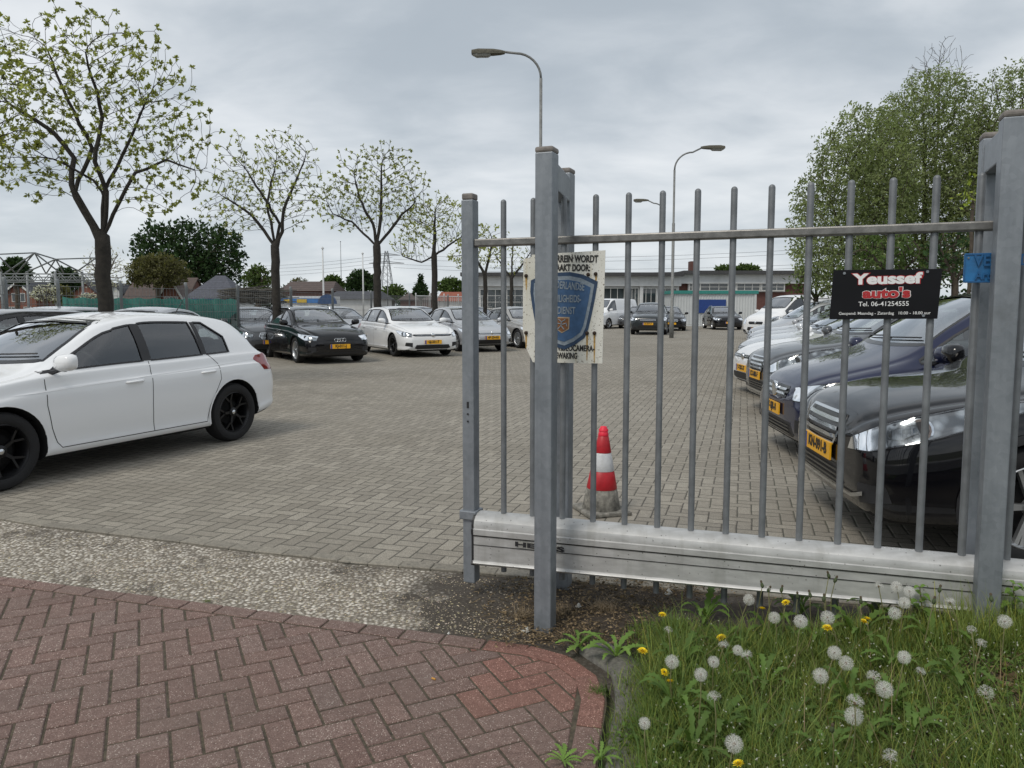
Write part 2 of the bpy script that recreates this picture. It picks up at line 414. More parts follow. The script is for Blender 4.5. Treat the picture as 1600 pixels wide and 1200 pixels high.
# pale border blocks along the lot's edge (real blocks, slightly proud)
def resample(poly, step):
    out = [Vector(poly[0])]; acc = 0
    for a, b in zip(poly[:-1], poly[1:]):
        a, b = Vector(a), Vector(b); L = (b - a).length; d = step - acc
        while d <= L: out.append(a.lerp(b, d / L)); d += step
        acc = (acc + L) % step
    return out
def brick(mb, poly, z0, z1, gap, col, bev=.004):
    poly = [Vector((p[0], p[1])) for p in poly]
    n = len(poly)
    if n < 3: return
    ar = sum(poly[i].x * poly[(i + 1) % n].y - poly[(i + 1) % n].x * poly[i].y for i in range(n)) / 2
    if ar < 0: poly = poly[::-1]; ar = -ar
    if ar < .0006: return
    cen = sum(poly, Vector((0, 0))) / n
    def inset(d):
        res = []
        for i in range(n):
            a, b, c = poly[i - 1], poly[i], poly[(i + 1) % n]
            e1, e2 = (b - a), (c - b)
            if e1.length < 1e-5 or e2.length < 1e-5: res.append(b.copy()); continue
            e1.normalize(); e2.normalize()
            n1, n2 = Vector((-e1.y, e1.x)), Vector((-e2.y, e2.x))
            q = n1 + n2; q = q / max(q.length_squared, .35) * 2
            res.append(b + q * d)
        return res
    r0, r1 = inset(gap), inset(gap + bev)
    tz = [z1 + random.uniform(-.0015, .0015) for _ in range(1)][0]
    vs = [(p.x, p.y, z0) for p in r0] + [(p.x, p.y, tz - bev) for p in r0] + [(p.x, p.y, tz) for p in r1]
    fs = [tuple(2 * n + i for i in range(n))]
    for i in range(n):
        j = (i + 1) % n
        fs += [(i, j, n + j, n + i), (n + i, n + j, 2 * n + j, 2 * n + i)]
    mb.add(vs, fs, 0, col)
M['border'] = mat('pale_border_block', (.25, .228, .187), .88, var=.25, scale=70, bump=.4, bscale=220, tint=True, dirt=.5)
bb = MB(); ln = resample([(p.x, p.y, 0) for p in lot_edge], .205)
for a, b in zip(ln[:-1], ln[1:]):
    d = (b - a).normalized(); nrm = Vector((-d.y, d.x, 0)); v = random.uniform(.8, 1.1)
    brick(bb, [a, b, b + nrm * .105, a + nrm * .105], -.02, .006, .003, (v, v, v))
tag(bb.build('lot_edge_course', M['border']), kind='structure')
# concrete strip between lot and red footway
red_edge = [G(*p) for p in [(-260, 866), (-100, 886), (0, 900), (250, 933), (500, 966), (830, 1008)]]
corner = [G(*p) for p in [(895, 1026), (946, 1064), (948, 1100), (940, 1150), (932, 1210), (925, 1290), (912, 1420)]]
strip_pts = [(p.x, p.y) for p in lot_edge[:10]] + [(p.x, p.y) for p in [G(760, 897), G(760, 1004)]] + [(p.x, p.y) for p in red_edge[::-1]]
strip_pts = [(p.x, p.y) for p in lot_edge] + [(6, 3.0), (6, 2.0), (0.5, 2.0)] + [(p.x, p.y) for p in ([corner[1], corner[0]] + red_edge[::-1])]
sheet('concrete_strip', strip_pts, -.010, M['strip'])
sheet('footway_bed', [(p.x, p.y) for p in red_edge + corner] + [(-.2, .4), (-7, .4), (-9, 5.5)], -.0055, M['joint'])
# footway blocks as real herringbone
def clip(poly, a, b):        # keep the side to the right of a->b
    out = []
    def side(p): return (b.x - a.x) * (p[1] - a.y) - (b.y - a.y) * (p[0] - a.x)
    n = len(poly)
    for i in range(n):
        p, q = poly[i], poly[(i + 1) % n]; sp, sq = side(p), side(q)
        if sp <= 0: out.append(p)
        if (sp < 0 < sq) or (sq < 0 < sp):
            k = sp / (sp - sq); out.append((p[0] + (q[0] - p[0]) * k, p[1] + (q[1] - p[1]) * k))
    return out
bound = [Vector((p.x, p.y)) for p in red_edge[:1] + red_edge[2:3] + red_edge[-1:] + corner]
U = .107
def offset_line(pts, d):
    res = []
    for i, p in enumerate(pts):
        a = pts[max(i - 1, 0)]; b = pts[min(i + 1, len(pts) - 1)]; e = (b - a).normalized(); res.append(p + Vector((e.y, -e.x)) * d)
    return res
inner = offset_line(bound, U)
rb = MB(); cr_, sr_ = math.cos(RED_ROT), math.sin(RED_ROT)
def tintc(x, y):
    v = random.gauss(1.0, .05); h = random.gauss(0, .02)
    if x > -.15 and y > 2.9: return (v * 1.15, v * (.88 + h), v * (.82 + h))
    return (v, v * (1 + h), v * (1 + h * 1.3))
for i in range(-70, 70):
    for j in range(-70, 70):
        k = (i - j) % 4
        if k == 0: rc = (i, j, 2, 1)
        elif k == 3: rc = (i, j, 1, 2)
        else: continue
        x0, y0, w, h = rc
        pl = [(x0, y0), (x0 + w, y0), (x0 + w, y0 + h), (x0, y0 + h)]
        wp = [((x * cr_ - y * sr_) * U, (x * sr_ + y * cr_) * U + 3.0) for x, y in pl]
        cxm = sum(p[0] for p in wp) / 4; cym = sum(p[1] for p in wp) / 4
        if cym < 1.0 or cxm < -5.2 or cxm > 1.2: continue
        for a, b in zip(inner[:-1], inner[1:]):
            wp = clip(wp, a, b)
            if len(wp) < 3: break
        if len(wp) < 3: continue
        brick(rb, wp, -.03, 0.0, .0052, tintc(cxm, cym))
bl = resample([(p.x, p.y, 0) for p in bound], .212)
for a, b in zip(bl[:-1], bl[1:]):
    d = (b - a).normalized(); nrm = Vector((d.y, -d.x, 0))
    brick(rb, [a, b, b + nrm * U, a + nrm * U], -.03, .002, .0052, tintc(a.x, a.y))
tag(rb.build('footway_paving', M['red_block']), kind='structure')
# kerb beside the verge
kp = [Vector((p.x, p.y, 0)) for p in [G(905, 1018), G(955, 1052), G(962, 1098), G(952, 1150), G(944, 1212), G(936, 1292), G(920, 1430)]]
kb = MB(); kr = [.0, .011, .022]
vs = []; fs = []
prof = [(0, -.05), (0, .004), (.012, .012), (.07, .017), (.14, .018), (.165, .01), (.165, -.05)]
kk = resample(kp, .06)
for i, p in enumerate(kk):
    e = (kk[min(i + 1, len(kk) - 1)] - kk[max(i - 1, 0)]).normalized(); nn = Vector((-e.y, e.x, 0))
    for (o_, z_) in prof: vs.append(p + nn * (o_ + random.uniform(-.003, .003)) + Vector((0, 0, z_ + random.uniform(-.002, .002))))
k = len(prof)
for i in range(len(kk) - 1):
    for j in range(k - 1): fs.append((i * k + j, (i + 1) * k + j, (i + 1) * k + j + 1, i * k + j + 1))
kb.add(vs, fs); tag(kb.build('kerb', M['kerbc'], smooth=True, fixn=True), kind='structure')
# ================================================================ GATE
GL0, GK = 4.012, .398                          # gate plane: Y = GL0 - GK * X
GD = Vector((1, -GK, 0)).normalized(); GN = Vector((GK, 1, 0)).normalized()   # along the gate, and away from the camera
GA = math.atan2(GD.y, GD.x)
def gp(x, off=0.0, z=0.0):                     # a point on the gate plane at world x
    return Vector((x, GL0 - GK * x, z)) + GN * off
def gx(px, off=0.0):                            # world x where photo column px meets the gate plane
    r = (px - 800) / F_PX; c = GL0 + off * GN.length * math.sqrt(1 + GK * GK) ; return r * c / (1 + GK * r)
gate = empty('sliding_gate', gp(gx(738)), 0); tag(gate, 'galvanised sliding gate of round-topped pickets rising from a pale aluminium beam', 'gate')
def gpart(mb, name, m, **k):
    o = mb.build(name, m, None, **k); o.parent = gate; o.matrix_parent_inverse = Matrix.Translation(gate.location).inverted(); return o
M['alu'] = None
m, t, p = new_mat('weathered_aluminium'); g = NG(t)
tc = g.n('ShaderNodeTexCoord').outputs['Object']
mp = g.n('ShaderNodeMapping'); mp.inputs['Rotation'].default_value = (0, 0, -GA); mp.inputs['Scale'].default_value = (2.2, 20, 26); t.links.new(tc, mp.inputs[0])
mp2 = g.n('ShaderNodeMapping'); mp2.inputs['Rotation'].default_value = (0, 0, -GA); mp2.inputs['Scale'].default_value = (11, 4, 1.6); t.links.new(tc, mp2.inputs[0])
str_ = g.noise(mp.outputs[0], 1, 5, .6); drip = g.noise(mp2.outputs[0], 1, 5, .6)
c = g.ramp(str_, [(.3, (.40, .40, .39)), (.7, (.56, .56, .55))])
c = g.mix(g.math('MULTIPLY', g.ramp(drip, [(.5, (0, 0, 0)), (.72, (1, 1, 1))]), .45), c, (.24, .235, .21))
vo = g.n('ShaderNodeTexVoronoi'); vo.inputs['Scale'].default_value = 46; t.links.new(tc, vo.inputs['Vector'])
sz = g.n('ShaderNodeRGBToBW'); t.links.new(vo.outputs['Color'], sz.inputs[0])
speck = g.math('MULTIPLY', g.ramp(vo.outputs['Distance'], [(.08, (1, 1, 1)), (.2, (0, 0, 0))]), g.ramp(sz.outputs[0], [(.55, (0, 0, 0)), (.65, (1, 1, 1))]))
c = g.mix(g.math('MULTIPLY', speck, .75), c, (.06, .055, .045))
t.links.new(c, p.inputs['Base Color']); p.inputs['Metallic'].default_value = .35
t.links.new(g.math('ADD', g.math('MULTIPLY', drip, .2), .36), p.inputs['Roughness']); M['alu'] = m
M['grime'] = mat('grime_line', (.035, .034, .03), .9, var=.4, scale=60)
# beam: profile (offset across, z) extruded along the gate
x0, x1 = gx(747), 3.4
BT0, BT1 = .512, .540
def bprof():
    pr = [(-.085, .00), (-.092, .012), (-.085, .024), (-.080, .028), (-.080, .205), (-.086, .209), (-.086, .246), (-.080, .252)]
    for k in range(9):
        q = math.pi * (1 - k / 8); pr.append((.080 * math.cos(q), .275 + .075 * math.sin(q) * 1.0))
    pr += [(.080, .252), (.080, .028), (.085, .012), (.085, 0), (.06, -.012), (-.06, -.012)]
    return pr
pr = bprof(); n = len(pr); vs = []
def bends(px, pt, pb2):                         # beam top and bottom heights under a photo column
    x = gx(px); return x, AY(px, pt, gp(x).y).z, AY(px, pb2, gp(x, -.09).y).z
(xa_, ta_, ba_), (xb_, tb_, bb_) = bends(760, 799, 886), bends(1444, 860, 951)
def beam_z(x, z_):
    k = (x - xa_) / (xb_ - xa_); top = ta_ + (tb_ - ta_) * k; bot = ba_ + (bb_ - ba_) * k
    return bot + (top - bot) * (z_ + .012) / .362
for x in (x0, x1):
    for (o_, z_) in pr: vs.append(gp(x, o_, beam_z(x, z_)))
fs = [(i, (i + 1) % n, n + (i + 1) % n, n + i) for i in range(n)] + [tuple(range(n)), tuple(range(n, 2 * n))[::-1]]
b = MB(); b.add(vs, fs); ob = gpart(b, 'base_beam', M['alu'], fixn=True); smooth_angle(ob.data, 28)
for hh, w_ in ((.202, .006), (.138, .0035)):
    gb = MB()
    a, c_ = gp(x0 + .001, -.0815, beam_z(x0, hh)), gp(x1, -.0815, beam_z(x1, hh))
    mid = (a + c_) / 2; L = (c_ - a).length; d = (c_ - a).normalized()
    rot = Matrix((d, GN, d.cross(GN))).transposed()
    gb.box(mid, (L, .003, w_), rot=rot); gpart(gb, 'beam_groove', M['grime'])  # flat dark strips laid on the beam face to draw its grooves
# end cap with rubber edge, end post
eb = MB(); pe = [(a * 1.04, (z_ - .15) * 1.03 + .15) for a, z_ in pr]
eb.add([gp(x0 - .006, a, beam_z(x0, z_)) for a, z_ in pe] + [gp(x0 + .004, a, beam_z(x0, z_)) for a, z_ in pe], fs); gpart(eb, 'end_cap', M['plastic'], fixn=True)
SH = .070
def post(mb, c, w, d, z0, z1, cap=True):
    mb.box((c[0], c[1], (z0 + z1) / 2), (w, d, z1 - z0), rz=GA)
pb = MB(); ce = gp(x0 - .042, 0); ET = AY(738, 303, ce.y).z; post(pb, ce, SH, .075, .07, ET - .034); ob = gpart(pb, 'end_post', M['galv'], bevel=.006)
pb = MB(); pb.box((ce.x, ce.y, ET - .017), (SH - .004, .071, .034), rz=GA); gpart(pb, 'post_cap', mat('weathered_cap', (.20, .18, .165), .7, var=.3, scale=30), bevel=.008)
pb = MB(); pb.box((ce.x - .0, ce.y, .455), (SH + .03, .105, .05), rz=GA); gpart(pb, 'strap', M['galv'], bevel=.006)
pb = MB(); q = ce - GN * .0385
pb.box((q.x, q.y, 1.065), (.012, .003, .034), rz=GA); gpart(pb, 'lock_plate', M['plastic'])
for zz in (1.015, .975): pb = MB(); pb.tube([Vector((q.x, q.y, zz)), Vector((q.x, q.y, zz)) - GN * .004], .005, 8); gpart(pb, 'bolt', M['plastic'])
# top rail (runs in front of the pickets' centres) and pickets
ra, rc = gp(x0 - .01, 0, AY(760, 380, gp(x0).y).z), gp(gx(1556), 0, AY(1540, 353, gp(gx(1540)).y).z); print('rail', ra.z, rc.z); RZ = (ra.z + rc.z) / 2; ra.z = rc.z = RZ
rbm = MB(); rbm.box((ra + rc) / 2, ((rc - ra).length, .058, .040), rz=GA); gpart(rbm, 'top_rail', mat('rail_steel', (.20, .195, .185), .42, .6, var=.3, scale=22, bump=.1), bevel=.007)
rbm = MB(); e_ = gp(gx(1560), 0, RZ); rbm.box(e_, (.008, .10, .085), rz=GA); gpart(rbm, 'rail_bracket', M['galv'], bevel=.002)
xs = [gx(787) + .1551 * i for i in range(0, 16)]
pk_px = {0: (787, 313), 1: (833, 310), 3: (931, 306), 4: (982, 303), 5: (1033, 299), 6: (1090, 295), 7: (1146, 291), 8: (1204, 289), 9: (1264, 285), 10: (1325, 283), 11: (1389, 279), 12: (1455, 276)}
pickme = None
for i, x in enumerate(xs):
    c = gp(x, 0); r = .0155
    if pickme is None:
        mb = MB(); PT = AY(1146, 291, gp(gx(1146)).y).z - r; pts = [(0, 0, .150), (0, 0, PT)]; rs = [r, r]
        for k in range(1, 5):
            q = k / 4 * math.pi / 2; pts.append((0, 0, PT + r * math.sin(q))); rs.append(max(r * math.cos(q), .0015))
        mb.tube(pts, rs, 14); pickme = mb.mesh('picket'); smooth_angle(pickme, 40); pickme.materials.append(M['picket'])
    o = link('picket', pickme, gate); o.location = (c.x - gate.location.x, c.y - gate.location.y, 0)
    o.rotation_euler = (0, 0, i * 1.3)
# maker's plate on the beam
def on_gate(px, off, z): return gp(gx(px, off), off, z)
def board(mb, c, w, h, th, M3=None): mb.box(c, (w, th, h), rz=GA)
pa, pb_ = gx(819, -.09), gx(889, -.09); zc_ = beam_z(pa, .172)
mb = MB(); c = gp((pa + pb_) / 2, -.0845, zc_); mb.box(c, ((pb_ - pa) * math.sqrt(1 + GK * GK), .004, .036), rz=GA)
pl = gpart(mb, 'maker_plate', mat('maker_plate_grey', (.30, .295, .27), .6, var=.3, scale=40, dirt=.5))
def put_text(txt, size, where, parent, m, name, bold=0.0, sx=1.0, rz=GA, ext=.0008, tilt=0.0, align='CENTER'):
    me = text_mesh(txt, size, bold, ext, align, sx).copy()
    o = link(name, me, None, m)
    Mx = Matrix.Translation(where) @ Matrix.Rotation(rz, 4, 'Z') @ Matrix.Rotation(tilt, 4, 'Y') @ Matrix.Rotation(R(90), 4, 'X')
    me.transform(Mx)
    if parent is not None:
        o.parent = parent; o.matrix_parent_inverse = parent.matrix_world.inverted() if parent.parent is None else (parent.matrix_parent_inverse @ Matrix.Identity(4))
    return o
def child_world(o, parent, root_loc):            # o holds world coordinates; parent chain root is at root_loc
    o.parent = parent; o.matrix_parent_inverse = Matrix.Identity(4)
tx = put_text('HERAS', .034, gp((pa + pb_) / 2, -.0885, zc_), None, M['plastic'], 'lettering', bold=.0014, sx=2.75)
tx.parent = pl                                    # the plate's own mesh holds world coordinates too

# two goal-shaped guide frames the gate slides between
def portal(front, rear, label, zt):
    root = empty('gate_guide_frame', (front.x, front.y, 0)); tag(root, label, 'gate post', 'steel guide frames of the sliding gate')
    inv = Matrix.Translation(root.location).inverted()
    def P(mb, name, m=M['galv'], bev=.006):
        o = mb.build(name, m, root, bevel=bev); o.matrix_parent_inverse = inv; return o
    for c in (front, rear):
        mb = MB(); mb.box((c.x, c.y, zt / 2 - .06), (.088, .092, zt + .08), rz=GA); P(mb, 'post')
        mb = MB(); mb.box((c.x, c.y, zt - .008), (.092, .096, .028), rz=GA); P(mb, 'post_cap', bpy.data.materials['weathered_cap'], .010)
    d = (rear - front); L = d.length - .102; mid = (front + rear) / 2
    mb = MB(); mb.box((mid.x, mid.y, zt - .115), (.075, L, .13), rz=math.atan2(d.y, d.x) - R(90)); P(mb, 'crossbeam')
    return root, inv
f1 = G(847, 986) + GN * .045; r1 = AY(879, 900, 4.20); r1.z = 0; f1.z = 0
portal(f1, r1, 'galvanised square guide frame in front of the security sign', AY(850, 233, f1.y).z)
f2 = AY(1549, 800, 3.08); f2.z = 0; r2 = AY(1524, 700, 3.46); r2.z = 0
print('portal z', AY(850, 233, f1.y).z, AY(1583, 177, f2.y).z); portal(f2, r2, 'tall galvanised guide frame carrying the blue notice at the right', AY(1583, 177, f2.y).z)

# ---- security sign
M['enamel'] = None
m, t, p = new_mat('old_enamel_white'); g = NG(t)
tc = g.n('ShaderNodeTexCoord').outputs['Object']
n_ = g.noise(tc, 4, 5, .6); fine = g.noise(tc, 95, 3, .75)
c = g.ramp(n_, [(.3, (.60, .585, .50)), (.7, (.76, .75, .70))])
c = g.mix(g.ramp(fine, [(.60, (0, 0, 0)), (.64, (1, 1, 1))]), c, (.20, .17, .13))
st = g.n('ShaderNodeMapping'); st.inputs['Scale'].default_value = (34, 34, 1.2); t.links.new(tc, st.inputs[0])
rn = g.noise(st.outputs[0], 1, 3, .5); c = g.mix(g.math('MULTIPLY', g.ramp(rn, [(.60, (0, 0, 0)), (.75, (1, 1, 1))]), .5), c, (.52, .40, .16))
t.links.new(c, p.inputs['Base Color']); p.inputs['Roughness'].default_value = .45; M['enamel'] = m
SO = -.030                                       # sign plane, in front of the pickets
sL, sR = gx(821, SO), gx(948, SO)
def zat(px, py, off=0.0):                         # height of a photo point lying on the gate plane
    P_ = gp(gx(px, off), off); return AY(px, py, P_.y).z
zT, zB = zat(948, 392, SO), zat(944, 568, SO)
sg = empty('security_sign', gp((sL + sR) / 2, SO, (zT + zB) / 2)); tag(sg, 'rust-streaked white security sign with a faded blue shield, behind the gate post', 'sign')
inv = Matrix.Translation(sg.location).inverted()
def sp(mb, name, m, **k):
    o = mb.build(name, m, sg, **k); o.matrix_parent_inverse = inv; return o
def s3(px, py, off): x = gx(px, off); P_ = gp(x, off); return Vector((P_.x, P_.y, AY(px, py, P_.y).z))
def flat(mb, pts, off, th=.002):
    n = len(pts); f = [s3(a, b, off) for a, b in pts]
    vs = f + [v + GN * th for v in f]
    mb.add(vs, [tuple(range(n)), tuple(range(n, 2 * n))[::-1]] + [(i, n + i, n + (i + 1) % n, (i + 1) % n) for i in range(n)])
mb = MB(); flat(mb, [(821, 405), (834, 401), (834, 398), (948, 391), (945, 568), (836, 566), (826, 545), (820, 515)], SO, .003); sp(mb, 'panel', M['enamel'], fixn=True)
def shield(cx, cy, s):
    pts = [(-51, -48), (-34, -56), (-12, -60), (10, -61), (30, -57), (47, -49), (53, -46), (49, -20), (44, 5), (39, 28), (33, 42), (18, 53), (2, 60), (-8, 57), (-24, 50), (-38, 40), (-44, 20), (-49, -8), (-52, -30)]
    return [(cx + a * s, cy + b * s) for a, b in pts]
M['shieldnavy'] = mat('faded_navy', (.028, .058, .115), .5, var=.25, scale=30, dirt=.3)
M['shieldblue'] = mat('faded_blue', (.045, .105, .215), .5, var=.2, scale=30)
M['faded'] = mat('faded_print', (.24, .285, .33), .6, var=.25, scale=50)
mb = MB(); flat(mb, shield(884, 486, 1.0), SO - .003); o = sp(mb, 'shield_emblem', M['shieldnavy'], fixn=True)
def sub(mb, name, m):
    q = mb.build(name, m, o, fixn=True); return q
mb = MB(); flat(mb, shield(884, 486, .90), SO - .0045); sub(mb, 'shield_border', M['faded'])
mb = MB(); flat(mb, shield(884, 486, .80), SO - .006); sub(mb, 'shield_field', M['shieldblue'])
mb = MB(); flat(mb, [(871.5, 495), (894, 495.5), (893.5, 514), (882, 520.5), (871.5, 513)], SO - .0075); sub(mb, 'crest', mat('crest_edge', (.40, .30, .20), .5))
mb = MB(); flat(mb, [(873.3, 497), (892.2, 497.5), (891.8, 513), (882, 518.6), (873.3, 512)], SO - .009); sub(mb, 'crest_field', mat('crest_brown', (.20, .085, .03), .5))
# rampant figure on the crest, a plain heraldic outline
mb = MB(); 
for seg in ([(877, 499), (882, 503), (888, 499)], [(882, 502), (881, 509), (886, 515)], [(881, 509), (876, 514)], [(880, 506), (875, 505)], [(883, 507), (889, 505), (890, 510)]):
    mb.tube([s3(a, b, SO - .0095) for a, b in seg], .0028, 6)
sub(mb, 'crest_figure', M['faded'])
M['signink'] = mat('faded_black', (.022, .021, .02), .6, var=.4, scale=50)
def st_(txt, px, py, hpx, sx, m, bold, off, align='CENTER', tilt=0):
    P_ = s3(px, py, off); k = P_.y / F_PX
    q = put_text(txt, hpx * k / .70, P_, None, m, 'lettering', bold=bold, sx=sx, align=align, tilt=tilt); q.parent = sg; q.matrix_parent_inverse = inv; return q
st_('TERREIN WORDT', 937, 405, 10.5, .66, M['signink'], .0016, SO - .002, 'RIGHT', R(1.5))
st_('BEWAAKT DOOR:', 925, 419, 10.0, .64, M['signink'], .0016, SO - .002, 'RIGHT', R(1.5))
st_('NEDERLANDSE', 917, 449, 11.5, .52, M['faded'], .001, SO - .0075, 'RIGHT', R(5))
st_('VEILIGHEIDS-', 912, 467.5, 11, .52, M['faded'], .001, SO - .0075, 'RIGHT', R(1))
st_('DIENST', 903, 486, 11, .56, M['faded'], .001, SO - .0075, 'RIGHT', R(1))
st_('MET VIDEOCAMERA-', 933, 545, 9, .66, M['signink'], .0012, SO - .002, 'RIGHT')
st_('BEWAKING', 906, 556.5, 9, .60, M['signink'], .0012, SO - .002, 'RIGHT')
M['rust'] = mat('rusty_screw', (.035, .020, .012), .8, var=.4, scale=80)
M['ruststain'] = mat('rust_streak', (.42, .26, .08), .6, var=.4, scale=60)
for a, b in ((825.5, 431), (825.5, 520), (922, 429), (933.5, 428), (921, 520.5), (932.5, 520.5)):
    mb = MB(); P_ = s3(a, b, SO - .001); mb.tube([P_, P_ - GN * .008, P_ - GN * .012], [.010, .009, .004], 10); sp(mb, 'screw', M['rust'])
for a, b, L in ((825.5, 431, 22), (825.5, 520, 24), (921, 521, 42), (932.5, 521, 46), (934, 428, 16)):
    mb = MB(); flat(mb, [(a - 1.6, b), (a + 1.6, b), (a + 1.3, b + L * .5), (a + .5, b + L), (a - .6, b + L), (a - 1.2, b + L * .5)], SO - .0012, .0008); sp(mb, 'rust_streak', M['ruststain'], fixn=True)

# ---- black trade board
BO = -.030
tb = empty('trade_sign', s3(1385, 460, BO)); tag(tb, 'black car dealer board with white and red lettering fixed across three gate pickets', 'sign')
inv2 = Matrix.Translation(tb.location).inverted()
mb = MB(); flat(mb, [(1303, 422), (1472, 420), (1468, 498), (1299, 499)], BO, .005)
q = mb.build('panel', mat('black_board', (.004, .004, .006), .5, var=.3, scale=8, spec=.25), tb, fixn=True); q.matrix_parent_inverse = inv2
M['white_ink'] = mat('white_print', (.78, .78, .78), .5, var=.06); M['red_ink'] = mat('red_print', (.42, .02, .025), .5, var=.1)
def tt(txt, px, py, hpx, sx, m, bold, off, tilt=0, align='CENTER'):
    P_ = s3(px, py, off); k = P_.y / F_PX
    q = put_text(txt, hpx * k / .70, P_, None, m, 'lettering', bold=bold, sx=sx, align=align, tilt=tilt, ext=.0005); q.parent = tb; q.matrix_parent_inverse = inv2
    return q
T_ = R(.7)
tt('Yeussef', 1387, 436, 15.5, 1.36, M['red_ink'], .0052, BO - .002, -T_); tt('Yeussef', 1387, 436, 15.5, 1.36, M['white_ink'], .0028, BO - .0035, -T_)
tt("auto's", 1387, 458.5, 14.5, 1.34, M['white_ink'], .0044, BO - .002, -T_); tt("auto's", 1387, 458.5, 14.5, 1.34, M['red_ink'], .0027, BO - .0035, -T_)
tt('Tel. 06-41254555', 1383, 475, 7, 1.0, M['white_ink'], .0002, BO - .002, -T_)
tt('Geopend: Maandag - Zaterdag   10.00 - 18.00 uur', 1384, 489.5, 4.4, 1.02, M['white_ink'], .0001, BO - .002, -T_)
for a, b in ((1320, 427), (1449, 424.5), (1446, 493)):
    mb = MB(); P_ = s3(a, b, BO - .001); mb.tube([P_, P_ - GN * .005], .006, 10); q = mb.build('screw', M['galv'], tb); q.matrix_parent_inverse = inv2

# ---- blue notice on the rear post
bo = .14
blue = mat('enamel_blue', (.018, .17, .42), .38, var=.12, scale=14, dirt=.6); bl2 = mat('embossed_blue', (.012, .10, .26), .4, var=.1)
b0 = AY(1507, 440, 3.19)
bs = empty('notice_plate', b0); tag(bs, 'bright blue embossed notice plate fixed on the right guide frame', 'sign'); inv3 = Matrix.Translation(b0).inverted()
def b3(px, py, o_): v = AY(px, py, 3.34); return v - GN * o_
def bpart(mb, name, m, **k): q = mb.build(name, m, bs, **k); q.matrix_parent_inverse = inv3; return q
a_, c_ = AY(1506, 396, 3.19), AY(1506, 442, 3.19)
wB = .20
mb = MB(); cc = (a_ + c_) / 2 + GD * wB / 2; mb.box(cc, (wB, .003, (a_ - c_).z), rz=GA); bpart(mb, 'panel', blue, bevel=.001)
mb = MB()
for zz in (a_.z - .004, c_.z + .004): mb.box(Vector((cc.x, cc.y, zz)) - GN * .003, (wB, .005, .006), rz=GA)
q0 = a_ + GD * .004; mb.box(Vector((q0.x, q0.y, cc.z)) - GN * .003, (.006, .005, (a_ - c_).z - .014), rz=GA); bpart(mb, 'raised_rim', bl2)
for txt, py_, h, x_ in (('VERBODEN', 408, 17, 1522), ('Art. 461', 430.5, 13, 1523)):
    P_ = AY(x_, py_, 3.19 - GK * (x_ - 1506) / F_PX * 3.19) - GN * .0045; k = P_.y / F_PX
    q = put_text(txt, h * k / .7, P_, None, bl2, 'lettering', bold=.001, sx=.8, align='LEFT', ext=.0015); q.parent = bs; q.matrix_parent_inverse = inv3
mb = MB(); P_ = AY(1513, 403, 3.185) - GN * .003; mb.tube([P_, P_ - GN * .004], .004, 8); bpart(mb, 'screw', M['galv'])

# ---- traffic cone behind the gate
cp = G(942, 806) ; cn = empty('traffic_cone', (cp.x, cp.y + .12, 0)); tag(cn, 'red and white striped traffic cone standing behind the gate beam', 'traffic cone')
cn.rotation_euler = (R(0), R(1.2), .3)
M['conered'] = mat('cone_red', (.42, .012, .02), .45, var=.2, scale=14, dirt=.25); M['conepink'] = mat('cone_fluorescent', (.75, .02, .05), .5, var=.1)
M['conewhite'] = mat('cone_white', (.58, .59, .60), .4, var=.1, scale=14, dirt=.5); M['conegrime'] = mat('cone_grime', (.20, .19, .165), .8, var=.6, scale=24, dirt=.7)
def rr(z): return .145 - (.145 - .028) * (z - .03) / .62
for (za, zb_, mm, nm) in ((.03, .19, 'conegrime', 'scuffed_band'), (.19, .33, 'conered', 'red_band'), (.33, .47, 'conewhite', 'white_band'), (.47, .60, 'conered', 'red_band'), (.60, .635, 'conepink', 'tip')):
    mb = MB(); mb.lathe([(rr(za) + .002, za), (rr(za) + .004, za + .004), (rr(zb_) + .004, zb_ - .004), (rr(zb_), zb_)], 28); mb.build(nm, M[mm], cn, smooth=True)
mb = MB(); mb.lathe([(.037, .636), (.036, .65), (.026, .66), (.024, .672), (.0, .674)], 20); mb.build('knob', M['conepink'], cn, smooth=True)
mb = MB(); mb.box((0, 0, .018), (.36, .36, .034)); mb.build('base', M['conegrime'], cn, bevel=.01)
# ================================================================ CARS
def pchip(xs, ys, x):
    xs = np.asarray(xs, float); ys = np.asarray(ys, float); h = np.diff(xs); d = np.diff(ys) / h
    m_ = np.zeros_like(ys); m_[0] = d[0]; m_[-1] = d[-1]
    for i in range(1, len(xs) - 1):
        if d[i - 1] * d[i] > 0:
            w1 = 2 * h[i] + h[i - 1]; w2 = h[i] + 2 * h[i - 1]; m_[i] = (w1 + w2) / (w1 / d[i - 1] + w2 / d[i])
    x = np.clip(x, xs[0], xs[-1]); i = np.clip(np.searchsorted(xs, x, side='right') - 1, 0, len(xs) - 2)
    t = (x - xs[i]) / h[i]; t2 = t * t; t3 = t2 * t
    return (2 * t3 - 3 * t2 + 1) * ys[i] + (t3 - 2 * t2 + t) * h[i] * m_[i] + (-2 * t3 + 3 * t2) * ys[i + 1] + (t3 - t2) * h[i] * m_[i + 1]
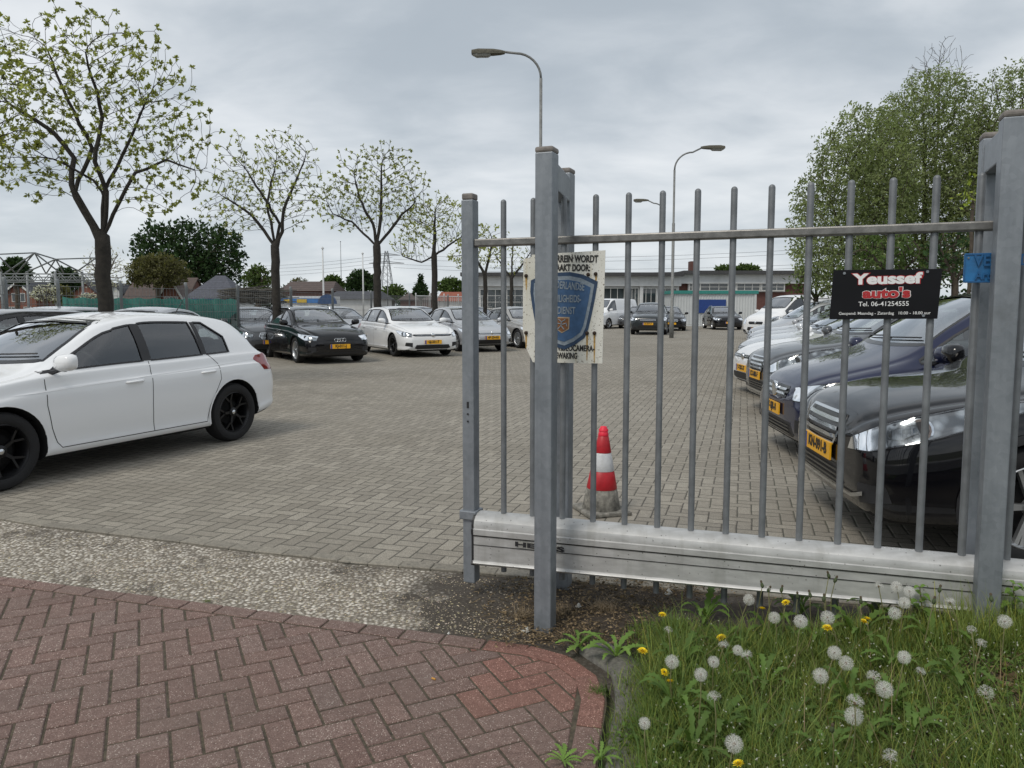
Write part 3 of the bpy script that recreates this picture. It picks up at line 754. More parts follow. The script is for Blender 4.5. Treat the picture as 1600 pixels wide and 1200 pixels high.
# stations: s, zb, zs (shoulder), zt (top centre), wm, ws, wt, crown
SHAPES = {
 'hatch': dict(L=4.11, W=1.75, wb=2.55, fo=.82, R_=.325, st=[
  (0.00, .30, .56, .60, .60, .50, .34, .02), (.05, .22, .62, .68, .70, .61, .45, .03), (.18, .19, .70, .77, .80, .72, .56, .04), (.45, .18, .79, .865, .866, .79, .64, .05),
  (.80, .18, .86, .925, .875, .825, .68, .05), (1.12, .18, .90, .985, .875, .83, .69, .05), (1.55, .18, .925, 1.215, .875, .825, .655, .075), (1.98, .18, .94, 1.395, .875, .82, .605, .06), (2.5, .18, .95, 1.45, .875, .815, .575, .05),
  (3.1, .18, .965, 1.435, .875, .805, .56, .05), (3.55, .20, .975, 1.385, .868, .79, .545, .05), (3.74, .23, .975, 1.29, .86, .78, .57, .06), (3.95, .27, .95, 1.03, .835, .75, .60, .06), (4.06, .30, .86, .93, .79, .70, .56, .05), (4.11, .34, .76, .82, .73, .64, .5, .04)],
  win=(1.18, 2.28, 3.02, 3.38), wtop=(2.02, 3.16), shield=(1.14, 1.93), rear=(3.60, 3.89), hood=(.20, 1.12)),
 'golf': dict(L=4.26, W=1.80, wb=2.63, fo=.86, R_=.33, st=[
  (0.00, .28, .58, .64, .66, .56, .40, .02), (.05, .20, .64, .71, .75, .66, .5, .03), (.18, .17, .71, .79, .83, .75, .6, .04), (.45, .16, .80, .875, .885, .81, .68, .045),
  (.85, .16, .86, .93, .90, .85, .71, .045), (1.22, .16, .90, .985, .90, .85, .71, .045), (1.65, .16, .925, 1.215, .90, .845, .67, .07), (2.1, .16, .935, 1.40, .90, .84, .615, .055), (2.6, .16, .945, 1.45, .90, .83, .59, .045),
  (3.3, .16, .955, 1.44, .90, .82, .575, .045), (3.75, .18, .96, 1.39, .89, .80, .56, .05), (3.95, .22, .95, 1.28, .87, .775, .57, .06), (4.14, .28, .92, 1.01, .82, .73, .58, .06), (4.23, .32, .83, .90, .77, .68, .52, .05), (4.26, .34, .74, .80, .72, .62, .46, .04)],
  win=(1.28, 2.42, 3.30, 3.80), wtop=(2.14, 3.62), shield=(1.24, 2.06), rear=(3.80, 4.10), hood=(.18, 1.22)),
 'civic': dict(L=4.55, W=1.755, wb=2.70, fo=.92, R_=.32, st=[
  (0.00, .30, .54, .58, .58, .48, .34, .02), (.06, .22, .60, .66, .68, .58, .45, .03), (.22, .19, .68, .75, .79, .70, .56, .04), (.55, .18, .78, .85, .866, .79, .65, .05),
  (.85, .18, .84, .91, .877, .82, .69, .05), (1.08, .18, .87, .96, .877, .83, .70, .05), (1.6, .18, .90, 1.19, .877, .825, .66, .08), (2.15, .18, .92, 1.39, .877, .82, .595, .06), (2.65, .18, .93, 1.44, .877, .81, .575, .05),
  (3.2, .18, .94, 1.40, .877, .80, .56, .05), (3.7, .18, .95, 1.24, .87, .79, .57, .06), (4.0, .20, .955, 1.07, .86, .78, .62, .05), (4.3, .26, .96, 1.04, .83, .75, .62, .04), (4.48, .32, .90, .97, .78, .69, .55, .04), (4.55, .36, .76, .84, .72, .62, .48, .04)],
  win=(1.16, 2.42, 3.32, 3.72), wtop=(2.18, 3.40), shield=(1.12, 2.10), rear=(3.42, 3.95), hood=(.2, 1.08)),
 'sedan': dict(L=4.60, W=1.77, wb=2.76, fo=.80, R_=.33, st=[
  (0.00, .30, .58, .63, .62, .52, .38, .02), (.05, .22, .64, .71, .72, .62, .48, .03), (.18, .19, .72, .79, .80, .72, .58, .04), (.45, .18, .80, .87, .87, .80, .66, .05),
  (.9, .18, .86, .93, .885, .83, .69, .05), (1.30, .18, .90, .985, .885, .835, .69, .05), (1.75, .18, .92, 1.21, .885, .83, .65, .07), (2.15, .18, .93, 1.38, .885, .825, .595, .055), (2.65, .18, .94, 1.44, .885, .82, .57, .05),
  (3.15, .18, .95, 1.41, .885, .81, .56, .05), (3.6, .18, .955, 1.26, .88, .80, .57, .06), (3.92, .2, .96, 1.07, .87, .785, .62, .05), (4.3, .26, .95, 1.03, .83, .75, .62, .04), (4.53, .32, .88, .96, .77, .69, .55, .04), (4.60, .36, .74, .82, .71, .62, .48, .04)],
  win=(1.36, 2.44, 3.22, 3.62), wtop=(2.2, 3.35), shield=(1.32, 2.10), rear=(3.36, 3.88), hood=(.18, 1.30)),
 'mpv': dict(L=4.40, W=1.80, wb=2.68, fo=.88, R_=.33, st=[
  (0.00, .28, .60, .66, .66, .56, .42, .02), (.05, .20, .66, .74, .75, .66, .52, .03), (.18, .17, .74, .83, .83, .75, .6, .04), (.5, .16, .84, .93, .89, .81, .67, .05),
  (.72, .16, .89, .99, .90, .84, .70, .05), (.92, .16, .92, 1.06, .90, .845, .70, .05), (1.36, .16, .95, 1.37, .90, .84, .66, .08), (1.80, .16, .96, 1.57, .90, .835, .62, .055), (2.5, .16, .97, 1.63, .90, .83, .60, .045),
  (3.4, .16, .98, 1.62, .90, .825, .59, .045), (4.0, .20, .985, 1.56, .89, .81, .59, .05), (4.2, .24, .98, 1.42, .87, .79, .60, .06), (4.32, .28, .95, 1.12, .84, .76, .62, .06), (4.38, .32, .86, .95, .80, .70, .56, .05), (4.40, .34, .76, .84, .76, .64, .5, .04)],
  win=(.96, 2.30, 3.25, 4.0), wtop=(1.83, 3.9), shield=(.93, 1.77), rear=(4.06, 4.30), hood=(.18, 1.04)),
 'suv': dict(L=4.16, W=1.76, wb=2.54, fo=.86, R_=.345, st=[
  (0.00, .34, .68, .73, .62, .54, .40, .02), (.05, .24, .74, .81, .74, .65, .5, .03), (.16, .20, .80, .88, .82, .75, .6, .04), (.45, .20, .88, .96, .875, .80, .67, .05),
  (.80, .20, .935, 1.01, .88, .83, .69, .05), (1.02, .20, .965, 1.055, .88, .835, .69, .05), (1.42, .20, .99, 1.30, .88, .83, .65, .075), (1.86, .20, 1.0, 1.49, .88, .825, .60, .055), (2.5, .20, 1.015, 1.545, .88, .82, .585, .045),
  (3.2, .20, 1.03, 1.53, .88, .81, .57, .045), (3.68, .24, 1.045, 1.47, .875, .79, .56, .05), (3.88, .28, 1.04, 1.34, .86, .77, .57, .06), (4.05, .34, .99, 1.08, .81, .73, .58, .06), (4.13, .38, .89, .97, .76, .67, .52, .05), (4.16, .40, .78, .86, .72, .62, .46, .04)],
  win=(1.10, 2.32, 3.20, 3.72), wtop=(1.90, 3.5), shield=(1.06, 1.82), rear=(3.74, 4.0), hood=(.16, 1.12)),
 'bigsuv': dict(L=4.62, W=1.86, wb=2.80, fo=.86, R_=.36, st=[
  (0.00, .36, .74, .80, .70, .60, .46, .02), (.05, .26, .80, .88, .80, .70, .56, .03), (.16, .22, .86, .95, .87, .79, .64, .04), (.45, .22, .94, 1.02, .92, .84, .71, .05),
  (.85, .22, .99, 1.07, .93, .87, .74, .05), (1.25, .22, 1.02, 1.11, .93, .875, .74, .05), (1.7, .22, 1.04, 1.38, .93, .87, .69, .07), (2.1, .22, 1.05, 1.58, .93, .865, .64, .05), (2.7, .22, 1.06, 1.64, .93, .86, .62, .045),
  (3.6, .22, 1.07, 1.62, .93, .85, .60, .045), (4.1, .26, 1.08, 1.55, .92, .83, .60, .05), (4.3, .30, 1.07, 1.40, .90, .81, .61, .06), (4.48, .36, 1.02, 1.12, .86, .77, .62, .06), (4.58, .4, .92, 1.0, .82, .71, .56, .05), (4.62, .42, .80, .88, .78, .66, .5, .04)],
  win=(1.34, 2.48, 3.44, 4.1), wtop=(2.16, 3.95), shield=(1.28, 2.06), rear=(4.16, 4.44), hood=(.16, 1.25)),
 'van': dict(L=4.85, W=1.90, wb=3.10, fo=.85, R_=.335, st=[
  (0.00, .34, .74, .80, .74, .64, .5, .02), (.05, .26, .82, .90, .84, .74, .58, .03), (.18, .22, .92, 1.02, .90, .82, .66, .04), (.45, .20, 1.02, 1.14, .94, .86, .70, .05),
  (.70, .20, 1.06, 1.22, .95, .88, .72, .05), (.82, .20, 1.08, 1.30, .95, .88, .72, .05), (1.2, .20, 1.12, 1.60, .95, .88, .70, .07), (1.58, .20, 1.14, 1.85, .95, .88, .70, .05), (2.1, .20, 1.16, 1.94, .95, .885, .72, .04),
  (3.6, .20, 1.16, 1.95, .95, .885, .73, .04), (4.6, .22, 1.16, 1.92, .95, .88, .72, .05), (4.74, .25, 1.16, 1.84, .94, .87, .71, .06), (4.80, .28, 1.14, 1.65, .93, .86, .70, .06), (4.83, .3, 1.10, 1.4, .92, .84, .68, .05), (4.85, .34, .96, 1.1, .9, .80, .6, .04)],
  win=(.86, 1.95, 2.9, 4.5), wtop=(1.62, 4.4), shield=(.84, 1.55), rear=(4.74, 4.80), hood=(.16, .80)),
}
NCOL = ['s', 'zb', 'zs', 'zt', 'wm', 'ws', 'wt', 'cr']
def prof_fn(sh):
    a = np.array(sh['st']); sc = (sh['W'] / 2) / a[:, 4].max(); a[:, 4:7] *= sc
    return lambda s: {k: float(pchip(a[:, 0], a[:, i], np.array(s))) for i, k in enumerate(NCOL) if i}
def section(p, inset=0.0, zmin=None, drop=0.0):
    zb, zs, zt, wm, ws, wt, c = (p[k] for k in NCOL[1:])
    zm = zb + .50 * (zs - zb); zte = max(zt - c, zs + .012)
    pts = [(0, zb), (wm - .16, zb), (wm - .045, zb + .02), (wm - .004, zb + min(.085, .12 * (zs - zb))), (wm - .022, zb + min(.16, .26 * (zs - zb))), (wm + .001, zm - .02), (ws + (wm - ws) * .80 + .006, zs - min(.135, .24 * (zs - zb))), (ws + (wm - ws) * .50 - .006, zs - min(.105, .16 * (zs - zb))), (ws + .006, zs - .012), (ws - .012, zs + .004),
           (wt + (ws - wt) * .5 + (.02 if zte - zs > .2 else 0), (zs + zte) / 2 + .005), (wt + .012, zte - .02), (wt - .03, zte + .012), (wt * .6, zt - c * .30), (wt * .3, zt - c * .06), (0, zt)]
    if inset:
        up = [(max(y - inset, .02) if y > 0 else 0, max(z - drop, zmin + .06 + .012 * i)) for i, (y, z) in enumerate(pts[7:])]
        pts = [(0, zmin), (.35, zmin), (up[0][0] - .03, zmin + .003), (up[0][0], zmin + .03)] + up
    for _ in range(2):
        q = [pts[0]]
        for a, b in zip(pts[:-1], pts[1:]): q += [(a[0] * .75 + b[0] * .25, a[1] * .75 + b[1] * .25), (a[0] * .25 + b[0] * .75, a[1] * .25 + b[1] * .75)]
        q.append(pts[-1]); pts = q
    return pts
def loft(sh, fn, s0, s1, ns, inset=0.0, bulge=.035, zmin=None, drop=0.0):
    L = sh['L']; u = np.linspace(0, 1, ns); ss = s0 + (s1 - s0) * (u - .13 * np.sin(2 * np.pi * u) / 1.0 * .9)
    rings = []
    for s in ss:
        sec = section(fn(s), inset, zmin, drop)
        rings.append([Vector((L / 2 - s, y, z)) for y, z in sec] + [Vector((L / 2 - s, -y, z)) for y, z in sec[-2:0:-1]])
    n = len(rings[0]); vs = []; fs = []
    for end, sg_ in ((0, 1), (-1, -1)):
        pass
    def cap(ring, sg_):
        cen = sum(ring, Vector()) / n; out = []
        for k in (.25, .5, .75, .92): out.append([cen.lerp(p, k) + Vector((sg_ * bulge * (1 - k * k), 0, 0)) for p in ring])
        return cen + Vector((sg_ * bulge, 0, 0)), out
    c0, r0 = cap(rings[0], 1); c1, r1 = cap(rings[-1], -1)
    allr = r0 + rings + r1[::-1]
    for r in allr: vs.extend(r)
    m_ = len(allr)
    for i in range(m_ - 1):
        for j in range(n): fs.append((i * n + j, (i + 1) * n + j, (i + 1) * n + (j + 1) % n, i * n + (j + 1) % n))
    vs += [c0, c1]; a, b = len(vs) - 2, len(vs) - 1
    for j in range(n): fs.append((a, j, (j + 1) % n)); fs.append((b, (m_ - 1) * n + (j + 1) % n, (m_ - 1) * n + j))
    me = bpy.data.meshes.new('body'); me.from_pydata([tuple(v) for v in vs], [], fs)
    bm = bmesh.new(); bm.from_mesh(me); bmesh.ops.remove_doubles(bm, verts=bm.verts, dist=1e-5); bmesh.ops.recalc_face_normals(bm, faces=bm.faces); bm.to_mesh(me); bm.free()
    return me
def boolean(me, cutters, op='DIFFERENCE'):
    o = bpy.data.objects.new('body', me); COL.objects.link(o); tmp = []
    for c in cutters:
        co = bpy.data.objects.new('cut', c); COL.objects.link(co); tmp.append(co)
        md = o.modifiers.new('b', 'BOOLEAN'); md.object = co; md.operation = op; md.solver = 'EXACT'
    dg = bpy.context.evaluated_depsgraph_get(); out = bpy.data.meshes.new_from_object(o.evaluated_get(dg))
    bpy.data.objects.remove(o)
    for c in tmp: bpy.data.objects.remove(c)
    return out
def bvh_of(me):
    return BVHTree.FromPolygons([v.co.copy() for v in me.vertices], [tuple(p.vertices) for p in me.polygons])

class Shell:
    """a body surface onto which outlines are laid from a direction"""
    def __init__(s, me, sh): s.bvh = bvh_of(me); s.sh = sh; s.L = sh['L']; s.parts = []
    def cast(s, D, u, z, perp, up, off):
        o = perp * u + up * z - D * 6; hit, nor, _, dist = s.bvh.ray_cast(o, D)
        if hit is None: return None
        if nor.dot(D) > 0: nor = -nor
        return hit + nor * off
    def frame(s, ang):                                       # ang: side=90 (left side), front=0, rear=180 (degrees)
        D = -Vector((math.cos(R(ang)), math.sin(R(ang)), 0)); perp = Vector((-math.sin(R(ang)), math.cos(R(ang)), 0))
        return D, perp, Vector((0, 0, 1))
    def patch(s, outline, ang, off=.004, skirt=.012, grid=.05, top=False):
        """outline: points (x, y, z) near the surface"""
        if top: D, perp, up = Vector((0, 0, -1)), Vector((1, 0, 0)), Vector((0, 1, 0))
        else: D, perp, up = s.frame(ang)
        P2 = [(Vector(p).dot(perp), Vector(p).dot(up)) for p in outline]
        bm = bmesh.new(); bv = [bm.verts.new((a, b, 0)) for a, b in P2]; bm.faces.new(bv)
        xs_ = [a for a, b in P2]; ys_ = [b for a, b in P2]
        for axis, lo, hi in ((0, min(xs_), max(xs_)), (1, min(ys_), max(ys_))):
            k = math.ceil(lo / grid) * grid
            while k < hi:
                co = [0, 0, 0]; no = [0, 0, 0]; co[axis] = k; no[axis] = 1
                bmesh.ops.bisect_plane(bm, geom=bm.verts[:] + bm.edges[:] + bm.faces[:], plane_co=co, plane_no=no); k += grid
        last = None; bad = []
        for v in bm.verts:
            h = s.cast(D, v.co.x, v.co.y, perp, up, off)
            if h is None: bad.append(v)
            else: v.co = h
        if bad: bmesh.ops.delete(bm, geom=bad, context='VERTS')
        if skirt:
            be = [e for e in bm.edges if e.is_boundary]
            if be:
                r = bmesh.ops.extrude_edge_only(bm, edges=be)
                for v in [g_ for g_ in r['geom'] if isinstance(g_, bmesh.types.BMVert)]: v.co += D * skirt
        me = bpy.data.meshes.new('patch'); bm.to_mesh(me); bm.free()
        smooth_angle(me, 50); return me
    def ribbon(s, line, w, ang, off=.002, step=.04, closed=False, top=False):
        if top: D, perp, up = Vector((0, 0, -1)), Vector((1, 0, 0)), Vector((0, 1, 0))
        else: D, perp, up = s.frame(ang)
        P2 = [Vector((Vector(p).dot(perp), Vector(p).dot(up))) for p in line]
        if closed: P2.append(P2[0])
        pts = []
        for a, b in zip(P2[:-1], P2[1:]):
            n = max(1, int((b - a).length / step))
            for i in range(n): pts.append(a.lerp(b, i / n))
        pts.append(P2[-1]); vs = []; fs = []; ok = []
        for i, p in enumerate(pts):
            a, b = pts[max(i - 1, 0)], pts[min(i + 1, len(pts) - 1)]; e = (b - a)
            e = e.normalized() if e.length > 0 else Vector((1, 0)); nn = Vector((-e.y, e.x)) * w / 2
            h1 = s.cast(D, p.x + nn.x, p.y + nn.y, perp, up, off); h2 = s.cast(D, p.x - nn.x, p.y - nn.y, perp, up, off)
            if h1 is None or h2 is None: continue
            vs += [h1, h2]
        for i in range(len(vs) // 2 - 1):
            if (vs[2 * i] - vs[2 * i + 2]).length < .25: fs.append((2 * i, 2 * i + 1, 2 * i + 3, 2 * i + 2))
        me = bpy.data.meshes.new('ribbon'); me.from_pydata([tuple(v) for v in vs], [], fs); return me
def join(meshes, name):
    bm = bmesh.new()
    for m_ in meshes: bm.from_mesh(m_)
    me = bpy.data.meshes.new(name); bm.to_mesh(me); bm.free(); return me
def mirror(me):
    o = me.copy(); o.transform(Matrix.Diagonal((1, -1, 1, 1))); o.flip_normals(); return o
def prism_mesh(poly, fn, d0, d1):
    mb = MB(); mb.prism(poly, d0, d1, fn); return mb.mesh('cut', fixn=True)

# wheels: axis along y, outside at +y
def make_wheel(Rr, style):
    mb = MB(); w = .205; rr_ = Rr * .70
    pf = [(rr_, -w / 2 + .01), (Rr * .86, -w / 2), (Rr - .02, -w / 2 + .008), (Rr - .004, -w / 2 + .03), (Rr, -w / 4), (Rr, w / 4), (Rr - .004, w / 2 - .03), (Rr - .02, w / 2 - .008), (Rr * .86, w / 2), (Rr * .76, w / 2 - .004), (rr_, w / 2 - .014), (rr_ - .006, w / 2 - .02)]
    mb.lathe(pf, 40, axis='Y'); ty = mb.mesh('tyre', True, True); smooth_angle(ty, 35)
    mb = MB(); mb.lathe([(rr_ + .001, w / 2 - .018), (rr_ - .008, w / 2 - .012), (rr_ - .020, w / 2 - .03), (rr_ - .03, w / 2 - .07), (rr_ - .03, -w / 2 + .02)], 40, axis='Y')
    n, kind = style; yo = w / 2 - .030
    for i in range(n):
        q = 2 * math.pi * i / n
        def bar(q0, r0, q1, r1, w0, w1, y0=yo - .012, y1=yo, th=.03):
            a = Vector((math.cos(q0) * r0, 0, math.sin(q0) * r0)); b = Vector((math.cos(q1) * r1, 0, math.sin(q1) * r1))
            e = (b - a).normalized(); nn = Vector((-e.z, 0, e.x))
            vs = [a + nn * w0 + Vector((0, y0, 0)), a - nn * w0 + Vector((0, y0, 0)), b - nn * w1 + Vector((0, y1, 0)), b + nn * w1 + Vector((0, y1, 0))]
            vs += [v - Vector((0, th, 0)) for v in vs]
            mb.add(vs, [(0, 1, 2, 3), (7, 6, 5, 4), (0, 4, 5, 1), (1, 5, 6, 2), (2, 6, 7, 3), (3, 7, 4, 0)])
        if kind == 'y':
            bar(q, .03, q, rr_ * .55, .016, .012); bar(q, rr_ * .5, q + .26, rr_ - .012, .010, .009); bar(q, rr_ * .5, q - .26, rr_ - .012, .010, .009)
        elif kind == 'twin':
            bar(q - .10, .04, q - .07, rr_ - .012, .011, .012); bar(q + .10, .04, q + .07, rr_ - .012, .011, .012)
        else: bar(q, .03, q, rr_ - .012, .026, .030)
    mb.lathe([(.0, yo + .004), (.03, yo + .004), (.034, yo), (.052, yo - .006), (.055, yo - .03)], 20, axis='Y')
    rim = mb.mesh('rim', False, True); smooth_angle(rim, 35)
    mb = MB(); mb.lathe([(.001, -w / 2 + .035), (rr_ * .98, -w / 2 + .03)], 24, axis='Y'); mb.lathe([(.14, -.03), (.14, -.01), (.001, -.01)], 24, axis='Y')
    disc = mb.mesh('brake_disc')
    mb = MB(); mb.lathe([(.0, yo + .008), (.022, yo + .007), (.025, yo + .003)], 16, axis='Y'); capm = mb.mesh('hub_cap', True)
    return ty, rim, disc, capm
WH = {}
def wheel(Rr, style):
    k = (Rr, style)
    if k not in WH: WH[k] = make_wheel(Rr, style)
    return WH[k]
def seat_mesh(w=.50):
    mb = MB()
    def rb(c, d, ang=0): mb.box(c, d, rot=Matrix.Rotation(ang, 3, 'Y'))
    rb((0, 0, .10), (.50, w, .16)); rb((-.27, 0, .42), (.13, w * .92, .62), R(-14)); rb((-.36, 0, .80), (.09, w * .5, .18), R(-10))
    me = mb.mesh('seat'); 
    bm = bmesh.new(); bm.from_mesh(me); bmesh.ops.bevel(bm, geom=bm.edges[:], offset=.035, segments=2, affect='EDGES'); bm.to_mesh(me); bm.free(); smooth_angle(me, 60); return me

def make_template(shape, front, open_cabin=True, style=(5, 'twin')):
    """returns list of (name, mesh, parent index or None, material role, matrix)"""
    sh = SHAPES[shape]; fn = prof_fn(sh); L, W, Rr = sh['L'], sh['W'], sh['R_']
    X = lambda s: L / 2 - s
    solid = loft(sh, fn, 0, L, 76); S = Shell(solid, sh)
    fx, rx = X(sh['fo']), X(sh['fo'] + sh['wb']); hz_ = Rr
    def arches():
        b_ = solid
        for wx in (fx, rx):
            for sy in (1, -1):
                for tr_ in range(8):                           # a shade off-grid if the solver stumbles
                    e_ = tr_ * .0017; mb = MB()
                    mb.tube([(wx + e_, sy * (W / 2 - .36 - e_), hz_ + e_ * .7), (wx + e_, sy * (W / 2 + .2), hz_ + e_ * .7)], Rr + .045 - e_ * .3, 40 - tr_)
                    c_ = boolean(b_, [mb.mesh('c', fixn=True)]); co = np.array([v.co[:] for v in c_.vertices])
                    if len(co) > 3000 and np.abs(co[:, 1]).max() < W / 2 + .03 and len(c_.polygons) != len(b_.polygons): b_ = c_; break
                else: print('arch failed', shape)
        return b_
    sA, sB, sC, sD = sh['win']; tA, tD = sh['wtop']
    zlo = lambda s: fn(s)['zs'] + .028
    zhi = lambda s: max(fn(s)['zt'] - fn(s)['cr'], fn(s)['zs'] + .03) - .055
    def window(s0, s1, lean0=0, lean1=0, front_tip=False, rear_tip=False):
        lo, hi = [], []
        for k in range(13):
            s = s0 + (s1 - s0) * k / 12; lo.append((X(s), zlo(s)))
        a = tA if front_tip else s0 + lean0; b = tD if rear_tip else s1 + lean1
        if front_tip:
            pts = []
            for k in range(9):
                s = sA + .03 + (min(a, s1 - .05) - sA - .03) * k / 8
                pts.append((X(s), max(min(zhi(s) - .01, 9), zlo(s) + .004 * (k + 1))))
            hi += pts; st_ = min(a, s1 - .05)
        else: st_ = a
        for k in range(1 if front_tip else 0, 9):
            s = st_ + (b - st_) * k / 8; hi.append((X(s), zhi(s)))
        if rear_tip: hi.append((X(s1), (zlo(s1) * .45 + zhi(s1) * .55) if shape != 'van' else zhi(s1) - .03))
        return lo + hi[::-1]
    w1 = window(sA + .03, sB - .045, 0, 0, front_tip=True)
    w2 = window(sB + .045, sC - .03, 0, -.02)
    w3 = window(sC + .02, sD, .0, 0, rear_tip=True)
    wins = [w1, w2, w3]
    # windscreen and rear window seen from the front
    p0, p1 = fn(sh['shield'][0] + .05), fn(sh['shield'][1])
    zc0, zc1 = p0['zt'] + .0, p1['zt'] - .005
    yb, yt = p0['wt'] - .04, p1['wt'] - .085
    ws_out = [(-yb, zc0 + .02), (-yb * .5, zc0 + .004), (0, zc0), (yb * .5, zc0 + .004), (yb, zc0 + .02), ((yb + yt) / 2 + .012, (zc0 + zc1) / 2 - .03), (yt, zc1 - .045), (yt - .06, zc1 - .02), (0, zc1), (-yt + .06, zc1 - .02), (-yt, zc1 - .045), (-(yb + yt) / 2 - .012, (zc0 + zc1) / 2 - .03)]
    q0, q1 = fn(sh['rear'][1]), fn(sh['rear'][0])
    rb0, rb1 = q0['zt'] + .0, q1['zt'] - .03
    yb2, yt2 = q0['wt'] - .03, q1['wt'] - .05
    rw_out = [(-yb2, rb0 + .02), (0, rb0), (yb2, rb0 + .02), (yt2, rb1 - .03), (yt2 - .05, rb1), (-yt2 + .05, rb1), (-yt2, rb1 - .03)]
    parts = []
    def add(name, me, role, parent=None, mx=None): parts.append((name, me, parent, role, mx or Matrix())); return len(parts) - 1
    ok_open = False; body = None
    if open_cabin:
        cav = loft(sh, fn, sh['shield'][0] - .02, sh['rear'][1] - .02, 40, inset=.045, bulge=.0, zmin=.52, drop=.045)
        cc_ = [cav]
        for w_ in wins[:3 if shape != 'van' else 1]: cc_.append(prism_mesh(w_, lambda a, b, d: Vector((a, d, b)), -1.2, 1.2))
        cc_.append(prism_mesh(ws_out, lambda a, b, d: Vector((d, a, b)), X(sh['shield'][1]) - .45, L / 2 + .3))
        if shape != 'van': cc_.append(prism_mesh(rw_out, lambda a, b, d: Vector((d, a, b)), -L / 2 - .3, X(sh['rear'][0]) + .35))
        body = arches(); ok_open = True; nopen = 0
        for k_, c_ in enumerate(cc_):
            n0 = len(body.polygons); b2 = boolean(body, [c_]); co = np.array([v.co[:] for v in b2.vertices]) if len(b2.vertices) else np.zeros((1, 3)); good = len(b2.polygons) > 2500 and len(b2.polygons) != n0 and np.abs(co[:, 1]).max() < W / 2 + .03 and np.abs(co[:, 0]).max() < L / 2 + .06
            if good: body = b2; nopen += 1
            elif k_ == 0: ok_open = False; break
        print('cabin cuts', shape, nopen, 'of', len(cc_), len(body.polygons))
    if not ok_open: body = arches()
    # materials on the body mesh: paint, well, cabin lining
    body.materials.clear()
    for k in ('white', 'well', 'seat'): body.materials.append(M[k])
    for p_ in body.polygons:
        c = p_.center; mi = 0
        for wx in (fx, rx):
            if math.hypot(c.x - wx, c.z - hz_) < Rr + .047 and abs(c.y) < W / 2 - .004 and (abs(math.hypot(c.x - wx, c.z - hz_) - Rr - .045) < .006 or abs(abs(c.y) - (W / 2 - .36)) < .004): mi = 1
        if c.z < .30 and p_.normal.z < -.6: mi = 1
        if ok_open and mi == 0 and c.z > .5:
            s = L / 2 - c.x
            if sh['shield'][0] - .1 < s < sh['rear'][1] + .05:
                h = S.bvh.find_nearest(c)
                if h[3] > .018: mi = 2
        p_.material_index = mi
    smooth_angle(body, 28)
    bi = add('body', body, 'paint')
    # arch lips
    for i_, w_ in enumerate(wins):
        sp_ = [Vector((a, 0, b)) for a, b in w_]
        for sg_ in (1, -1):
            me = S.patch([(a, 0, b) for a, b in w_], 90, off=(-.006 if ok_open else .003), skirt=0, grid=.06)
            if shape == 'van' and i_ > 0: continue
            add('side_window' if i_ < 2 else 'quarter_window', me if sg_ == 1 else mirror(me), 'glass', bi)
    tr = [S.ribbon([(a, 0, b) for a, b in w_], .016, 90, off=.003, closed=True) for w_ in (wins if shape != 'van' else wins[:1])]
    if shape != 'van':
        for (a, b) in ((w1, w2), (w2, w3)):
            xa = min(p[0] for p in a); xb = max(p[0] for p in b)
            lo_ = zlo(L / 2 - (xa + xb) / 2) ; hi_ = zhi(L / 2 - (xa + xb) / 2)
            tr.append(S.patch([(xa, 0, lo_), (xb, 0, lo_), (xb, 0, hi_), (xa, 0, hi_)], 90, off=.0035, skirt=0))
    tri = join(tr, 'window_trim')
    for sg_ in (1, -1): add('window_trim', tri if sg_ == 1 else mirror(tri), 'plastic', bi)
    # mirror triangle
    me = S.patch([(0, a, b) for a, b in ws_out], 0, off=(-.006 if ok_open else .003), skirt=0, grid=.06); add('windscreen', me, 'screen', bi)
    me = S.ribbon([(0, a, b) for a, b in ws_out], .030, 0, off=.0015, closed=True); add('windscreen_seal', me, 'gloss', bi)
    me = S.patch([(0, a, b) for a, b in rw_out], 180, off=(-.006 if ok_open else .003), skirt=0, grid=.06); add('rear_window', me, 'glass', bi)
    # door seams
    seams = []
    sills = fn(2.0)['zb'] + .10
    zsh = lambda s: fn(s)['zs'] + .02
    fd = sh['fo'] + Rr + .12
    lines = [[(X(sA + .03), 0, zsh(sA + .04)), (X(sA + .02), 0, .66), (X(max(sA + .05, fd - .03)), 0, .46), (X(max(sA + .10, fd + .0)), 0, sills + .05), (X(max(sA + .14, fd + .04)), 0, sills), (X(sB), 0, sills)],
             [(X(sB), 0, sills), (X(sB - .01), 0, .55), (X(sB + .01), 0, zsh(sB))]]
    if shape != 'van':
        re = sh['fo'] + sh['wb'] - Rr
        lines.append([(X(sB), 0, sills), (X(re - .09), 0, sills), (X(re - .04), 0, .45), (X(re + .12), 0, .72), (X(min(sC + .14, re + .28)), 0, zsh(sC) - .10), (X(sC + .04), 0, zsh(sC))])
    for l in lines: seams.append(S.ribbon(l, .007, 90, off=.0012))
    sm = join(seams, 'door_seam')
    for sg_ in (1, -1): add('door_seam', sm if sg_ == 1 else mirror(sm), 'seam', bi)
    # pressed line along the doors and sill trim
    cl = S.ribbon([(X(sA - .25), 0, fn(sA)['zs'] - .135), (X(sB), 0, fn(sB)['zs'] - .115), (X(sC), 0, fn(sC)['zs'] - .10), (X(L - .35), 0, fn(L - .5)['zs'] - .07)], .010, 90, off=.004)
    ri = [ (X(sh['fo'] + Rr + .07), 0, .245), (X(sh['fo'] + sh['wb'] - Rr - .07), 0, .245)]
    for sg_ in (1, -1): add('crease_line', cl if sg_ == 1 else mirror(cl), 'paint', bi)
